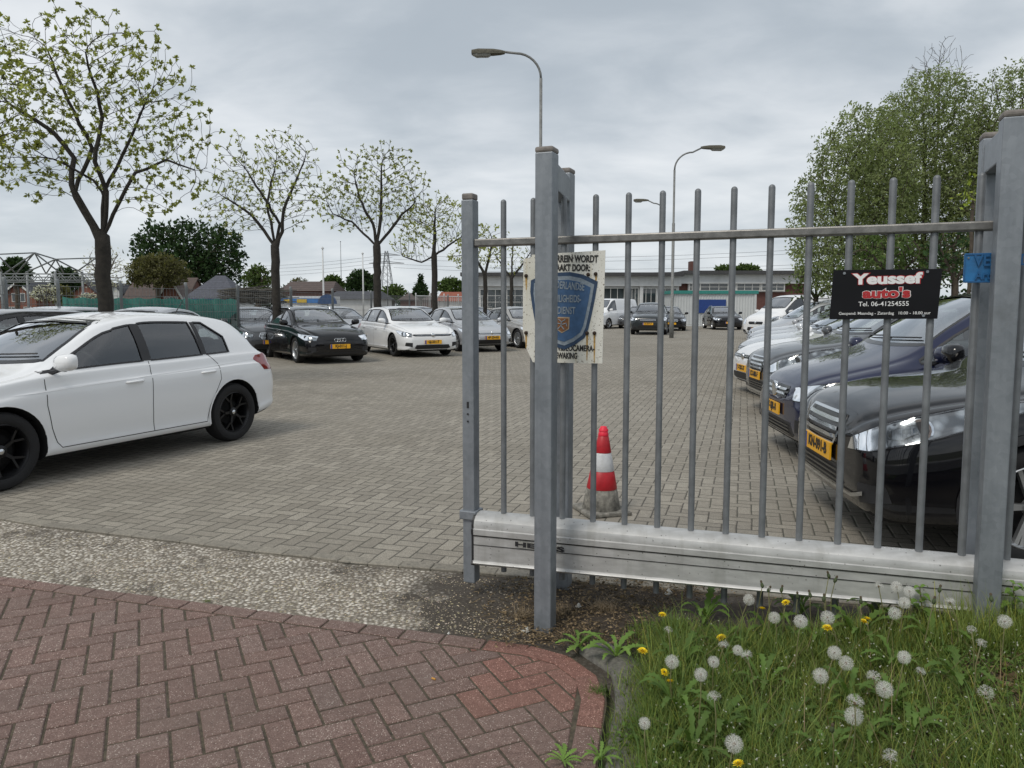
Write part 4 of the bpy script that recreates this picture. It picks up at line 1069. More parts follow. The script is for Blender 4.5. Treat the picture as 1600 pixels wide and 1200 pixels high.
    if front.get('clad'):
        cd = S.patch([(X(sh['fo'] + Rr + .06), 0, .19), (X(sh['fo'] + sh['wb'] - Rr - .06), 0, .19), (X(sh['fo'] + sh['wb'] - Rr - .06), 0, .33), (X(sh['fo'] + Rr + .06), 0, .33)], 90, off=.010, skirt=.015)
        for sg_ in (1, -1): add('sill_cladding', cd if sg_ == 1 else mirror(cd), 'plastic', bi)
    for wx in (fx, rx):                                       # arch lip (painted or black)
        arc = [(wx + (Rr + .055) * math.cos(q), 0, hz_ + (Rr + .055) * math.sin(q)) for q in np.linspace(R(-12), R(192), 22)]
        ar = S.ribbon(arc, .05 if front.get('clad') else .020, 90, off=.008)
        for sg_ in (1, -1): add('arch_lip', ar if sg_ == 1 else mirror(ar), 'plastic' if front.get('clad') else 'paint', bi)
    # handles
    hs = [sB - .20] + ([sC - .02] if shape != 'van' else [])
    for s_ in hs:
        z_ = fn(s_)['zs'] - .155
        h = S.cast(*[S.frame(90)[0]], u=X(s_) * S.frame(90)[1].x, z=z_, perp=S.frame(90)[1], up=Vector((0, 0, 1)), off=.0)
        mb = MB(); mb.tube([(X(s_) + .10, h.y - .004, z_ - .002), (X(s_) + .07, h.y + .022, z_), (X(s_) - .07, h.y + .022, z_ + .004), (X(s_) - .10, h.y - .004, z_ + .006)], [.010, .012, .012, .010], 8)
        hm = mb.mesh('door_handle', True)
        for sg_ in (1, -1): add('door_handle', hm if sg_ == 1 else mirror(hm), 'paint', bi)
    # mirrors
    s_ = sA + .16; z_ = fn(s_)['zs'] + .10; y_ = fn(s_)['ws']
    mb = MB(); ringv = []
    segs = [(-.0, .04), (.015, .066), (.07, .078), (.15, .074), (.195, .060), (.212, .03)]
    for (dy, hh) in segs:
        for k in range(12):
            q = 2 * math.pi * k / 12; ringv.append((X(s_) + math.copysign(abs(math.cos(q)) ** .75, math.cos(q)) * hh * (1.15 if math.cos(q) > 0 else .45), y_ + .03 + dy, z_ + math.copysign(abs(math.sin(q)) ** .75, math.sin(q)) * hh + dy * .08))
    fs = [(i * 12 + j, i * 12 + (j + 1) % 12, (i + 1) * 12 + (j + 1) % 12, (i + 1) * 12 + j) for i in range(5) for j in range(12)] + [tuple(range(12)), tuple(60 + k for k in range(12))]
    mb.add(ringv, fs); mm_ = mb.mesh('mirror', True, True)
    mb = MB(); mb.tube([(X(s_) + .05, y_ - .05, z_ - .09), (X(s_) + .02, y_ + .06, z_ - .055), (X(s_), y_ + .10, z_ - .045)], [.022, .018, .03], 8); ma_ = mb.mesh('mirror_arm', True)
    for sg_ in (1, -1):
        i_ = add('wing_mirror', mm_ if sg_ == 1 else mirror(mm_), 'paint', bi); add('mirror_arm', ma_ if sg_ == 1 else mirror(ma_), 'plastic', i_)
    # front: grille, intakes, lamps, plate
    for name, role, ang, pts, off, sk in front['patches']:
        pts_ = [(X(s), y, z) for s, y, z in pts]
        if name.startswith('*'):                              # symmetric across the middle: one mesh
            full = pts_ + [(x, -y, z) for x, y, z in pts_[::-1]]
            add(name[1:], S.patch(full, ang, off=off, skirt=sk, grid=.04), role, bi)
        else:
            me = S.patch(pts_, ang, off=off, skirt=sk, grid=.04)
            i_ = add(name, me, role, bi)
            i2 = add(name, mirror(me), role, bi)
            if name == 'headlight':
                lens = S.patch(pts_, ang, off=off + .004, skirt=0, grid=.04)
                add('lens', lens, 'lens', i_); add('lens', mirror(lens), 'lens', i2)
                fr_ = S.ribbon(pts_, .012, ang, off=off + .003, closed=True)
                cen_ = sum((Vector(q_) for q_ in pts_), Vector()) / len(pts_); Dq, pq, uq = S.frame(ang); hq = S.cast(Dq, cen_.dot(pq), cen_.z, pq, uq, .006)
                if hq is not None:
                    pm = MB(); rr2 = front.get('proj', .042); pm.tube([hq + Dq * .02, hq + Dq * -.004], rr2, 16); pm2 = pm.mesh('projector', False); pm = MB(); pm.tube([hq + Dq * .01, hq - Dq * .0055], rr2 * .78, 16); pm3 = pm.mesh('projector_lens', False)
                    add('projector', pm2, 'chrome', i_); add('projector', mirror(pm2), 'chrome', i2); add('projector_lens', pm3, 'winlens', i_); add('projector_lens', mirror(pm3), 'winlens', i2)
                add('lamp_bezel', fr_, 'gloss', i_); add('lamp_bezel', mirror(fr_), 'gloss', i2)
    for name, role, pts, w_ in front.get('bars', []):          # bars across the front, from y=0 outwards, mirrored in one strip
        l = [(X(0), y, z) for y, z in pts]; l = l + [(x, -y, z) for x, y, z in l[::-1]][1:] if abs(pts[-1][0]) > 0 and pts[0][0] != 0 else [(x, -y, z) for x, y, z in l[::-1]][:-1] + l
        add(name, S.ribbon(l, w_, 0, off=.016), role, bi)
    # tail lamps
    tp = front['tail']; pts_ = [(X(s), y, z) for s, y, z in tp[1]]
    me = S.patch(pts_, tp[0], off=.005, skirt=.012, grid=.04)
    for sg_ in (1, -1): add('tail_light', me if sg_ == 1 else mirror(me), 'redlens', bi)
    # plate
    D, perp, up = S.frame(0); pz = front['plate_z']; h = S.cast(D, 0, pz, perp, up, 0)
    mb = MB(); mb.box((h.x + .016, 0, pz), (.012, .52, .11)); pi = add('licence_plate', mb.mesh('licence_plate'), 'plate', bi)
    mb = MB(); mb.box((h.x + .0235, -.235, pz), (.002, .04, .105)); add('country_strip', mb.mesh('country_strip'), 'plateblue', pi)
    # badge
    if front.get('badge'):
        bz, br = front['badge']; h2 = S.cast(D, 0, bz, perp, up, 0)
        mb = MB(); mb.tube([(h2.x, 0, bz), (h2.x + .028, 0, bz), (h2.x + .032, 0, bz)], [br, br, br * .8], 20); mb2 = mb.mesh('badge', True); add('badge', mb2, 'chrome', bi)
    if front.get('rings'):
        bz, br = front['rings']; h2 = S.cast(D, 0, bz, perp, up, 0); mb = MB()
        for k in range(4):
            yc = (k - 1.5) * br * 1.55; mb.tube([(h2.x + .03, yc + br * math.cos(q), bz + br * math.sin(q)) for q in np.linspace(0, 2 * math.pi, 17)], .006, 5)
        add('badge', mb.mesh('badge', True), 'chrome', bi)
    # wheels
    ty, rim, disc, capm = wheel(Rr, style)
    for wx in (fx, rx):
        for sg_ in (1, -1):
            mx = Matrix.Translation((wx, sg_ * (W / 2 - .118), hz_)) @ (Matrix() if sg_ == 1 else Matrix.Rotation(R(180), 4, 'Z'))
            w_i = add('wheel', disc, 'well', None, mx)
            add('tyre', ty, 'rubber', w_i); add('rim', rim, 'rim', w_i); add('hub_cap', capm, 'chrome', w_i)
    # wipers, aerial
    mb = MB()
    for (ya, yb_) in ((-.10, .52), (-.62, -.05)):
        p = []
        for k in range(7):
            y = ya + (yb_ - ya) * k / 6; zz = zc0 + .02 + .018 * k / 6 + .03
            hh = S.cast(D, y, zz, perp, up, .012)
            if hh: p.append(hh)
        if len(p) > 2: mb.tube(p, .007, 5)
    if mb.v: add('wipers', mb.mesh('wipers'), 'plastic', bi)
    if ok_open:
        sx_ = sB - .18
        sm_ = seat_mesh(); zf = .40 if fn(2.2)['zt'] < 1.5 else .50
        if shape == 'van': zf = .75
        for y in (.36, -.36): add('seat', sm_, 'seat', None, Matrix.Translation((X(sx_ + (.0)), y, zf)))
        if shape != 'van': add('rear_bench', seat_mesh(1.2), 'seat', None, Matrix.Translation((X(sC + .02), 0, zf + .03)))
        mb = MB(); s_d = sh['shield'][0] + .28; pd = fn(s_d)
        mb.box((X(s_d + .08), 0, pd['zs'] - .10), (.5, pd['ws'] * 1.8, .16)); add('dashboard', mb.mesh('dashboard'), 'plastic', bi)
        mb = MB(); cx_ = X(s_d + .55); mb.tube([(cx_ + .07 * math.sin(q), .36 + .18 * math.cos(q), pd['zs'] - .02 + .17 * math.sin(q)) for q in np.linspace(0, 2 * math.pi, 19)], .014, 6)
        add('steering_wheel', mb.mesh('steering_wheel', True), 'plastic', bi)
    if front.get('aerial'):
        a_s = front['aerial']; mb = MB(); mb.tube([(X(a_s), 0, fn(a_s)['zt'] - .005), (X(a_s) - .14, 0, fn(a_s)['zt'] + .17)], [.006, .003], 6); add('aerial', mb.mesh('aerial'), 'plastic', bi)
    if front.get('rails'):
        mb = MB(); q = [(X(s), fn(s)['wt'] - .03, fn(s)['zt'] - fn(s)['cr'] + (.05 if 0 < k < 4 else .0)) for k, s in enumerate(np.linspace(sh['shield'][1] + .15, sh['rear'][0] - .1, 5))]
        mb.tube(q, .014, 6); rm = mb.mesh('roof_rail', True)
        for sg_ in (1, -1): add('roof_rail', rm if sg_ == 1 else mirror(rm), 'chrome', bi)
    bpy.data.meshes.remove(solid)
    return dict(parts=parts, sh=sh, fn=fn, plate=(h.x + .0235, pz), fx=fx, rx=rx, W=W)

def place_car(T, name, label, group, loc, heading, paint_, rim_='alloy', plate_txt=None, cat='car', k=1.10):
    root = empty(name, (loc[0], loc[1], 0), heading); root.scale = (k, k, k); tag(root, label, cat, group)
    objs = []
    for (nm, me, par, role, mx) in T['parts']:
        o = bpy.data.objects.new(nm, me); COL.objects.link(o)
        o.parent = root if par is None or nm in ('seat',) else objs[par]
        if par == 0 and objs: o.parent = root                 # keep depth: parts hang on the car, their pieces one level deeper
        o.matrix_local = mx
        m_ = {'paint': M[paint_], 'rim': M[rim_], 'seam': M['well']}.get(role) or M[role]
        if len(me.materials) == 0: me.materials.append(m_)
        o.material_slots[0].link = 'OBJECT'; o.material_slots[0].material = m_
        objs.append(o)
        if nm == 'licence_plate' and plate_txt:
            tm = text_mesh(plate_txt, .098, .0035, .0012, 'CENTER', .92)
            t_ = bpy.data.objects.new('plate_lettering', tm); COL.objects.link(t_); t_.parent = o
            if len(tm.materials) == 0: tm.materials.append(M['ink'])
            t_.matrix_local = Matrix.Translation((T['plate'][0], .014, T['plate'][1] + .004)) @ Matrix.Rotation(R(90), 4, 'Z') @ Matrix.Rotation(R(90), 4, 'X')
    return root
def std_front(g=(.58, .66), gy=.50, lamp=((.10, .50, .60), (.06, .52, .68), (.30, .74, .74), (.55, .86, .78), (.50, .86, .72), (.22, .76, .62)), intake=(.26, .40), iy=.48, plate=.46,
              fog=True, bars=True, badge=None, chrome=False, tail=None, **k):
    P = []
    P.append(('*grille', 'gloss', 0, [(0, 0, g[1]), (0, gy * .9, g[1]), (0, gy, (g[0] + g[1]) / 2 + .01), (0, gy * .86, g[0]), (0, 0, g[0])][::1], .004, .004))
    P.append(('*air_intake', 'plastic', 0, [(0, 0, intake[1]), (0, iy * .9, intake[1]), (0, iy, intake[0] + .03), (0, iy * .85, intake[0]), (0, 0, intake[0])], .004, .004))
    if fog: P.append(('fog_lamp_recess', 'plastic', 25, [(.1, .56, .42), (.16, .74, .43), (.18, .76, .34), (.1, .56, .30)], .004, .004))
    P.append(('headlight', 'reflector', 38, list(lamp), .004, .012))
    B = []
    if bars:
        zc = (g[0] + g[1]) / 2; nb = k.get('nb', 1)
        for i in range(nb):
            z = g[0] + (g[1] - g[0]) * (i + 1) / (nb + 1); B.append(('grille_bar', 'chrome' if chrome else 'gloss', [(0, z), (gy * .55, z), (gy * .86, z + .004)], k.get('bw', .014)))
        if k.get('surround'):
            B.append(('grille_surround', 'chrome', [(0, g[0]), (gy * .8, g[0] + .006), (gy * .98, zc)], .02)); B.append(('grille_surround', 'chrome', [(0, g[1]), (gy * .86, g[1]), (gy * .98, zc)], .016))
    if k.get('skid'): B.append(('bumper_lip', 'chrome', [(0, k['skid']), (.5, k['skid'] + .01), (.66, k['skid'] + .05)], .022))
    if k.get('nslat'):
        for i in range(k['nslat']):
            z = intake[0] + (intake[1] - intake[0]) * (i + 1) / (k['nslat'] + 1); B.append(('intake_slat', 'gloss', [(0, z), (iy * .85, z)], .012))
    return dict(patches=P, bars=B, tail=tail or (140, [(4.02, .52, .86), (3.82, .84, .90), (3.70, .88, .82), (3.86, .84, .74), (4.03, .56, .76)]), plate_z=plate, badge=badge, **{a: b for a, b in k.items() if a in ('proj', 'rings', 'clad', 'aerial', 'rails')})
T = {}
T['polo'] = make_template('hatch', std_front(badge=(.63, .05), aerial=3.35, tail=(128, [(4.0, .60, .90), (3.93, .74, .955), (3.78, .80, .94), (3.74, .84, .90), (3.86, .84, .77), (3.98, .66, .76)])), style=(5, 'y'))
T['golf'] = make_template('golf', std_front(g=(.60, .655), gy=.62, lamp=((.10, .58, .59), (.06, .62, .67), (.3, .78, .73), (.60, .885, .765), (.5, .89, .70), (.25, .80, .60)), intake=(.24, .36), iy=.55, plate=.435, badge=(.63, .055), nb=1, chrome=True, bw=.008), style=(5, 'y'))
T['audi'] = make_template('golf', std_front(g=(.36, .68), gy=.42, lamp=((.10, .52, .58), (.05, .54, .69), (.3, .78, .73), (.62, .885, .755), (.55, .89, .69), (.25, .80, .60)), intake=(.24, .30), iy=.62, plate=.44, rings=(.60, .045), nb=3, bw=.008, rails=True), style=(5, 'twin'))
T['civic'] = make_template('civic', std_front(g=(.57, .61), gy=.50, lamp=((.10, .50, .55), (.10, .54, .63), (.35, .76, .70), (.75, .86, .76), (.6, .87, .68), (.3, .78, .57)), intake=(.26, .40), iy=.52, plate=.46, badge=(.60, .05), nb=1, chrome=True, nslat=2), style=(7, 'twin'))
T['sedan'] = make_template('sedan', std_front(g=(.52, .68), gy=.36, lamp=((.10, .46, .56), (.06, .48, .67), (.3, .74, .72), (.55, .87, .75), (.5, .87, .67), (.22, .78, .57)), intake=(.25, .38), iy=.52, plate=.43, badge=(.60, .05), nb=3, chrome=True, surround=True, tail=(140, [(4.5, .5, .86), (4.36, .8, .90), (4.2, .86, .84), (4.4, .82, .74), (4.52, .54, .76)])), style=(10, 'bar'))
T['mpv'] = make_template('mpv', std_front(g=(.585, .70), gy=.38, lamp=((.10, .46, .59), (.06, .46, .70), (.3, .72, .76), (.62, .88, .84), (.55, .885, .76), (.25, .80, .60)), intake=(.24, .38), iy=.56, plate=.475, badge=(.65, .075), nb=2, chrome=True, bw=.020, nslat=3, rails=True, tail=(140, [(4.3, .66, 1.0), (4.28, .8, 1.1), (4.1, .86, 1.1), (4.12, .88, .86), (4.32, .76, .84)])), style=(7, 'twin'))
T['suv'] = make_template('suv', std_front(g=(.585, .775), gy=.34, lamp=((.06, .42, .60), (.05, .46, .67), (.22, .68, .80), (.50, .83, .90), (.88, .885, .955), (.70, .89, .87), (.46, .87, .77), (.26, .80, .69), (.12, .62, .62)), intake=(.335, .47), iy=.40, plate=.535, nb=3, chrome=True, bw=.022, surround=True, skid=.315, nslat=3, clad=True, proj=.062), style=(5, 'twin'))
T['bigsuv'] = make_template('bigsuv', std_front(g=(.66, .84), gy=.46, lamp=((.08, .52, .70), (.05, .54, .82), (.25, .78, .88), (.5, .92, .92), (.45, .92, .83), (.2, .82, .72)), intake=(.36, .5), iy=.5, plate=.56, nb=2, chrome=True, bw=.014, clad=True, tail=(140, [(4.5, .6, 1.1), (4.3, .84, 1.1), (4.3, .88, .9), (4.5, .7, .9)])), style=(5, 'twin'))
T['van'] = make_template('van', std_front(g=(.66, .78), gy=.44, lamp=((.10, .52, .66), (.06, .56, .80), (.22, .8, .98), (.42, .9, 1.02), (.34, .9, .86), (.2, .84, .7)), intake=(.38, .54), iy=.52, plate=.46, nb=1, badge=(.73, .06), tail=(140, [(4.8, .8, 1.3), (4.7, .9, 1.3), (4.7, .92, .9), (4.8, .8, .9)])), style=(5, 'bar'))

def by_wheels(Tn, front_px, rear_px, side, k=1.10):
    """place so that the two near-side wheels touch the ground under two photo points; side = +1 left wheels, -1 right wheels"""
    f, r = G(*front_px), G(*rear_px); h = math.atan2((f - r).y, (f - r).x); t = T[Tn]
    d = Vector((math.cos(h), math.sin(h), 0)); n = Vector((-d.y, d.x, 0)); mid = (f + r) / 2
    c = mid - d * (t['fx'] + t['rx']) / 2 * k - n * side * (t['W'] / 2 - .05) * k
    return c, h
def by_front_wheel(Tn, px, heading, side, k=1.10):
    f = G(*px); t = T[Tn]; d = Vector((math.cos(heading), math.sin(heading), 0)); n = Vector((-d.y, d.x, 0))
    return f - d * t['fx'] * k - n * side * (t['W'] / 2 - .05) * k, heading
def by_nose(Tn, p, heading, k=1.10):
    t = T[Tn]; d = Vector((math.cos(heading), math.sin(heading), 0)); return Vector(p) - d * t['sh']['L'] / 2 * k, heading
GL, GC, GR_ = 'cars parked along the left fence', 'cars parked at the far end of the lot', 'cars in the row behind the gate'
c, h = by_wheels('polo', (2, 768), (368, 688), 1, 1.06)
place_car(T['polo'], 'parked_car', 'white hatchback with black wheels, nearest car on the left', GL, c, h, 'white', 'blackalloy', '8-XKR-17', k=1.06)
c, h = by_front_wheel('audi', (463, 567), R(-57), -1)
place_car(T['audi'], 'parked_car', 'black hatchback with silver wheels and plate reading KJ-011-J', GL, c, h, 'black', 'alloy', 'KJ-011-J'); cA, hA = c, h
c, h = by_front_wheel('golf', (615, 557), R(-60), -1)
place_car(T['golf'], 'parked_car', 'white hatchback with black wheels beside the black one with silver wheels', GL, c, h, 'white', 'blackalloy', 'GJ-331-T')
c, h = by_front_wheel('civic', (713, 549), R(-62), -1)
place_car(T['civic'], 'parked_car', 'silver round-nosed car partly behind the left end post of the gate', GL, c, h, 'silver', 'alloy', 'HF-ZN-83')
c, h = by_front_wheel('sedan', (809, 544), R(-62), -1)
place_car(T['sedan'], 'parked_car', 'champagne grey saloon just left of the security sign', GL, c, h, 'champagne', 'alloy', None)
d_ = Vector((math.cos(hA), math.sin(hA), 0)); n_ = Vector((-d_.y, d_.x, 0))
def rel(fwd, left): return cA + d_ * fwd + n_ * left
def near(p): return p
p = AY(372, 500, 24.6); place_car(T['sedan'], 'parked_car', 'dark saloon with round lamps between the white roof and the black hatchback', GL, (p.x, p.y + 1.2), hA, 'grey')
p = AY(436, 500, 31.0); place_car(T['golf'], 'parked_car', 'dark estate showing only its roof behind the black hatchback', GL, (p.x, p.y), hA, 'grey')
p = AY(528, 500, 31.5); place_car(T['civic'], 'parked_car', 'pale silver car behind the gap between black and white hatchbacks', GL, (p.x, p.y), hA, 'silver')
p = AY(655, 500, 36); place_car(T['golf'], 'parked_car', 'silver roof visible just over the white hatchback with black wheels', GL, (p.x, p.y), hA, 'silver')
p = AY(742, 500, 37); place_car(T['golf'], 'parked_car', 'grey roof visible behind the silver round-nosed car', GL, (p.x, p.y), hA, 'grey')
p = AY(-40, 500, 12.3); place_car(T['hatch2'] if 'hatch2' in T else T['golf'], 'parked_car', 'black roof at the far left edge behind the nearest white hatchback', GL, (p.x, p.y), R(-115), 'black', k=1.07)
p = AY(60, 500, 17.5); place_car(T['golf'], 'parked_car', 'silver roof showing above the black roof at the far left', GL, (p.x, p.y), R(-100), 'silver', k=1.1)
p = AY(218, 500, 17.2); place_car(T['civic'], 'parked_car', 'silver roof showing above the roof of the nearest white hatchback', GL, (p.x, p.y), R(-100), 'silver')
# far end
p = G(962, 514); place_car(T['van'], 'parked_van', 'white van with black lower bumper parked before the showroom', GC, (p.x - .2, p.y + 2.2), R(-128), 'white', cat='van')
p = G(998, 513); place_car(T['golf'], 'parked_car', 'grey hatchback between the white van and the dark off-roader', GC, (p.x - .2, p.y + 1.5), R(-100), 'grey')
p = G(1004, 506); place_car(T['golf'], 'parked_car', 'red hatchback behind the grey one near the showroom windows', GC, (p.x, p.y + 3.0), R(-100), 'red')
p = G(1027, 523); place_car(T['bigsuv'], 'parked_car', 'dark green-grey off-roader with yellow plate standing next to the lamp post', GC, (p.x, p.y + 2.0), R(-104), 'darkgreen', plate_txt='24-SHN-7')
p = G(1058, 517); place_car(T['sedan'], 'parked_car', 'black saloon just right of the dark off-roader', GC, (p.x - .1, p.y + 2.1), R(-98), 'black')
p = G(1141, 515.5); place_car(T['audi'], 'parked_car', 'black hatchback alone in front of the white cabin', GC, (p.x, p.y + 2.1), R(-93), 'black')
# right-hand row
H = R(181)
def nose(Tn, px, py, z): P_ = G(px, py, z); return P_
def row(Tn, X, Y, hd, label, pc, rim='alloy', pt=None, cat='car'):
    c, h = by_nose(Tn, (X, Y, 0), hd); return place_car(T[Tn], 'parked_car' if cat == 'car' else 'parked_van', label, GR_, c, h, pc, rim, pt, cat)
row('suv', 2.30, 5.48, R(175), 'black crossover with chrome grille, nearest car behind the gate', 'black', 'alloy', 'KN-091-B')
row('mpv', 2.88, 8.15, R(176), 'navy people carrier with chrome grille bars behind the black crossover', 'navy', 'alloy', '47-SJR-8')
row('suv', 3.66, 11.2, R(177), 'dark grey crossover between the navy people carrier and the white cars', 'grey', 'alloy', 'KX-080-F')
row('golf', 4.22, 13.7, R(180), 'white hatchback directly behind the dark grey crossover', 'white', 'alloy', '9-TBX-37')
row('golf', 5.1, 16.4, R(180), 'second white hatchback from the dark grey crossover', 'pale', 'alloy', None)
row('sedan', 6.1, 19.1, R(179), 'pale silver saloon beyond the white hatchbacks', 'silver')
row('golf', 7.0, 21.9, R(179), 'silver hatchback beyond the pale silver saloon', 'silver')
row('mpv', 7.9, 24.8, R(179), 'silver people carrier in the distant part of the gate row', 'silver')
row('van', 11.6, 36.0, R(205), 'white van standing at the end of the gate row below the brick wall', 'white', cat='van')
# ================================================================ TREES
def bark(name, col): return mat(name, col, .92, var=.45, scale=9, bump=.8, bscale=38)
M['bark'] = bark('dark_bark', (.032, .028, .023)); M['bark_pale'] = bark('pale_twig', (.12, .10, .08)); M['bark_brown'] = bark('brown_bark', (.07, .055, .04))
def leaf_mat(name, a, b, trans=.35):
    m, t, p = new_mat(name); g = NG(t)
    oi = g.n('ShaderNodeVertexColor', layer_name='tint'); c = g.mix(1.0, g.ramp(g.noise(g.n('ShaderNodeTexCoord').outputs['Object'], .9, 4, .6), [(.3, a), (.7, b)]), oi.outputs[0], 'MULTIPLY')
    t.links.new(c, p.inputs['Base Color']); p.inputs['Roughness'].default_value = .6; p.inputs['Specular IOR Level'].default_value = .25
    tl = g.n('ShaderNodeBsdfTranslucent'); t.links.new(g.mix(1.0, c, (1.25, 1.3, .7), 'MULTIPLY'), tl.inputs[0])
    mx = g.n('ShaderNodeMixShader'); mx.inputs[0].default_value = trans
    t.links.new(p.outputs[0], mx.inputs[1]); t.links.new(tl.outputs[0], mx.inputs[2]); t.links.new(mx.outputs[0], t.nodes['Material Output'].inputs[0]); return m
M['leaf_spring'] = leaf_mat('spring_leaf', (.21, .235, .06), (.34, .36, .11), .42); M['leaf_dark'] = leaf_mat('dark_leaf', (.018, .040, .014), (.045, .085, .025), .2)
M['leaf_willow'] = leaf_mat('willow_leaf', (.15, .195, .08), (.29, .335, .16), .42); M['leaf_mid'] = leaf_mat('mid_leaf', (.05, .085, .022), (.10, .15, .04), .3)
M['leaf_lime'] = leaf_mat('lime_leaf', (.20, .26, .04), (.32, .38, .07)); M['leaf_brown'] = leaf_mat('bronze_leaf', (.085, .085, .035), (.15, .145, .06)); M['blossom'] = leaf_mat('white_blossom', (.50, .50, .44), (.72, .72, .66))

def colonize(rng, attr, skel, step, infl, kill, up=.15, iters=140, maxn=5200):
    """space colonisation: grows twigs from a hand-set skeleton into a cloud of points"""
    P = [np.array(p, float) for p, _ in skel]; par = [q for _, q in skel]
    A = attr.copy(); bi = np.zeros(len(A), int); bd = np.full(len(A), 1e9)
    def upd(i0):
        nonlocal bi, bd
        for i in range(i0, len(P)):
            d = np.linalg.norm(A - P[i], axis=1); m_ = d < bd; bd[m_] = d[m_]; bi[m_] = i
    upd(0)
    for it in range(iters):
        if len(A) == 0 or len(P) > maxn: break
        m_ = bd < infl
        if not m_.any(): m_ = bd < bd.min() * 1.3
        idx = bi[m_]; V = A[m_] - np.array([P[i] for i in idx]); V /= np.linalg.norm(V, axis=1)[:, None] + 1e-9
        acc = {}
        for i, v in zip(idx, V): acc[i] = acc.get(i, 0) + v
        n0 = len(P)
        for i, v in acc.items():
            prev = P[i] - P[par[i]] if par[i] >= 0 else np.array([0, 0, 1.]); prev = prev / (np.linalg.norm(prev) + 1e-9)
            d = v / (np.linalg.norm(v) + 1e-9) + prev * .35 + np.array([0, 0, up]) + rng.normal(0, .12, 3); d /= np.linalg.norm(d)
            q = P[i] + d * step
            P.append(q); par.append(i)
        upd(n0)
        keep = bd > kill; A, bi, bd = A[keep], bi[keep], bd[keep]
    return np.array(P), par
def branches(P, par, r_tip, expo, rmax):
    n = len(P); ch = [[] for _ in range(n)]
    for i, q in enumerate(par):
        if q >= 0: ch[q].append(i)
    rad = np.zeros(n)
    for i in range(n - 1, -1, -1):
        pass
    order = sorted(range(n), key=lambda i: i)[::-1]
    acc = np.zeros(n)
    for i in order:
        rad[i] = r_tip if not ch[i] else acc[i] ** (1 / expo)
        if par[i] >= 0: acc[par[i]] += rad[i] ** expo
    rad *= 1.0; k = rmax / rad[0]
    if k < 1: rad = r_tip + (rad - r_tip) * (rmax - r_tip) / (rad[0] - r_tip)
    if k < 1: rad = r_tip + (rmax - r_tip) * np.clip((rad - r_tip) / (rmax - r_tip), 0, 1) ** 1.35
    else: rad = rad * (1 + (k - 1) * np.clip((rad - r_tip) / (rad[0] - r_tip), 0, 1))
    chains = []; st = [(0, None)]
    while st:
        i, s0 = st.pop(); c = [s0, i] if s0 is not None else [i]
        while ch[i]:
            cs = sorted(ch[i], key=lambda j: -rad[j])
            for j in cs[1:]: st.append((j, i))
            i = cs[0]; c.append(i)
        if len(c) > 1: chains.append(c)
    return rad, chains, ch
def leafq(mb_v, mb_f, mb_c, p, d, size, w, rng, tint):
    d = d / (np.linalg.norm(d) + 1e-9); a = np.cross(d, rng.normal(0, 1, 3)); a /= np.linalg.norm(a) + 1e-9; b0 = np.cross(d, a)
    k = len(mb_v); fold = b0 * size * .12
    mb_v += [p, p + d * size * .45 + a * size * w + fold, p + d * size, p + d * size * .45 - a * size * w + fold]
    mb_f.append((k, k + 1, k + 2, k + 3)); mb_c.append(tint)
def tree(name, label, cat, loc, skel, attr, step=.16, infl=1.6, kill=.3, up=.15, r_tip=.006, expo=2.3, rmax=.15, leaf=None, leaf_size=.08, per=4, tip_only=True, barkm='bark', seed=1, w=.28, group=None, hang=0.0, maxn=5200, trunk_n=8, spread=.05):
    rng = np.random.default_rng(seed)
    P, par = colonize(rng, attr, skel, step, infl, kill, up, maxn=maxn)
    rad, chains, ch = branches(P, par, r_tip, expo, rmax)
    root = empty(name, loc); tag(root, label, cat, group)
    tb, lb = MB(), MB()
    for c in chains:
        pts = [Vector(P[i]) for i in c]; rs = [float(rad[i]) for i in c]
        if len(c) > 1 and par[c[1]] == c[0] and c[0] != 0: rs[0] = rs[1]
        big = max(rs) > rmax * .33
        (tb if big else lb).tube(pts, rs, trunk_n if big else (5 if max(rs) > .02 else 3), cap=False)
    tb.build('trunk', M[barkm], root, smooth=True)
    if lb.v: lb.build('limbs', M[barkm], root, smooth=True)
    if leaf:
        V, F, C_ = [], [], []; cen_ = attr.mean(axis=0) - np.array([0, 0, .5]); ext_ = attr.std(axis=0) * 1.75
        for i in range(len(P)):
            tip = not ch[i]
            if tip_only and not tip and rng.random() > .07: continue
            if rad[i] > r_tip * 3.2: continue
            if tip_only and rng.random() > .38 + .95 * min(np.linalg.norm((P[i] - cen_) / ext_) ** 1.5, 1): continue
            v0 = rng.normal(1.0, .16); k_ = per if tip else max(1, per // 2)
            dirn = P[i] - P[par[i]]; dirn = dirn / (np.linalg.norm(dirn) + 1e-9)
            for _ in range(k_):
                d = dirn * .5 + rng.normal(0, .75, 3) + np.array([0, 0, -hang]); tn = max(.45, v0 * rng.normal(1, .12))
                leafq(V, F, C_, P[i] + rng.normal(0, spread, 3), d, leaf_size * rng.uniform(.6, 1.3), w, rng, (tn, tn, tn))
        mb = MB(); mb.add(V, F); mb.c = C_; mb.m = [0] * len(F)
        mb.build('crown', M[leaf], root)
    return root
def blob(rng, n, c, r, hollow=.0, flat=0.0):
    out = []
    while len(out) < n:
        v = rng.uniform(-1, 1, 3); l = np.linalg.norm(v)
        if l > 1 or l < hollow * rng.random() ** .5: continue
        out.append(np.array(c) + v * np.array(r))
    return np.array(out)
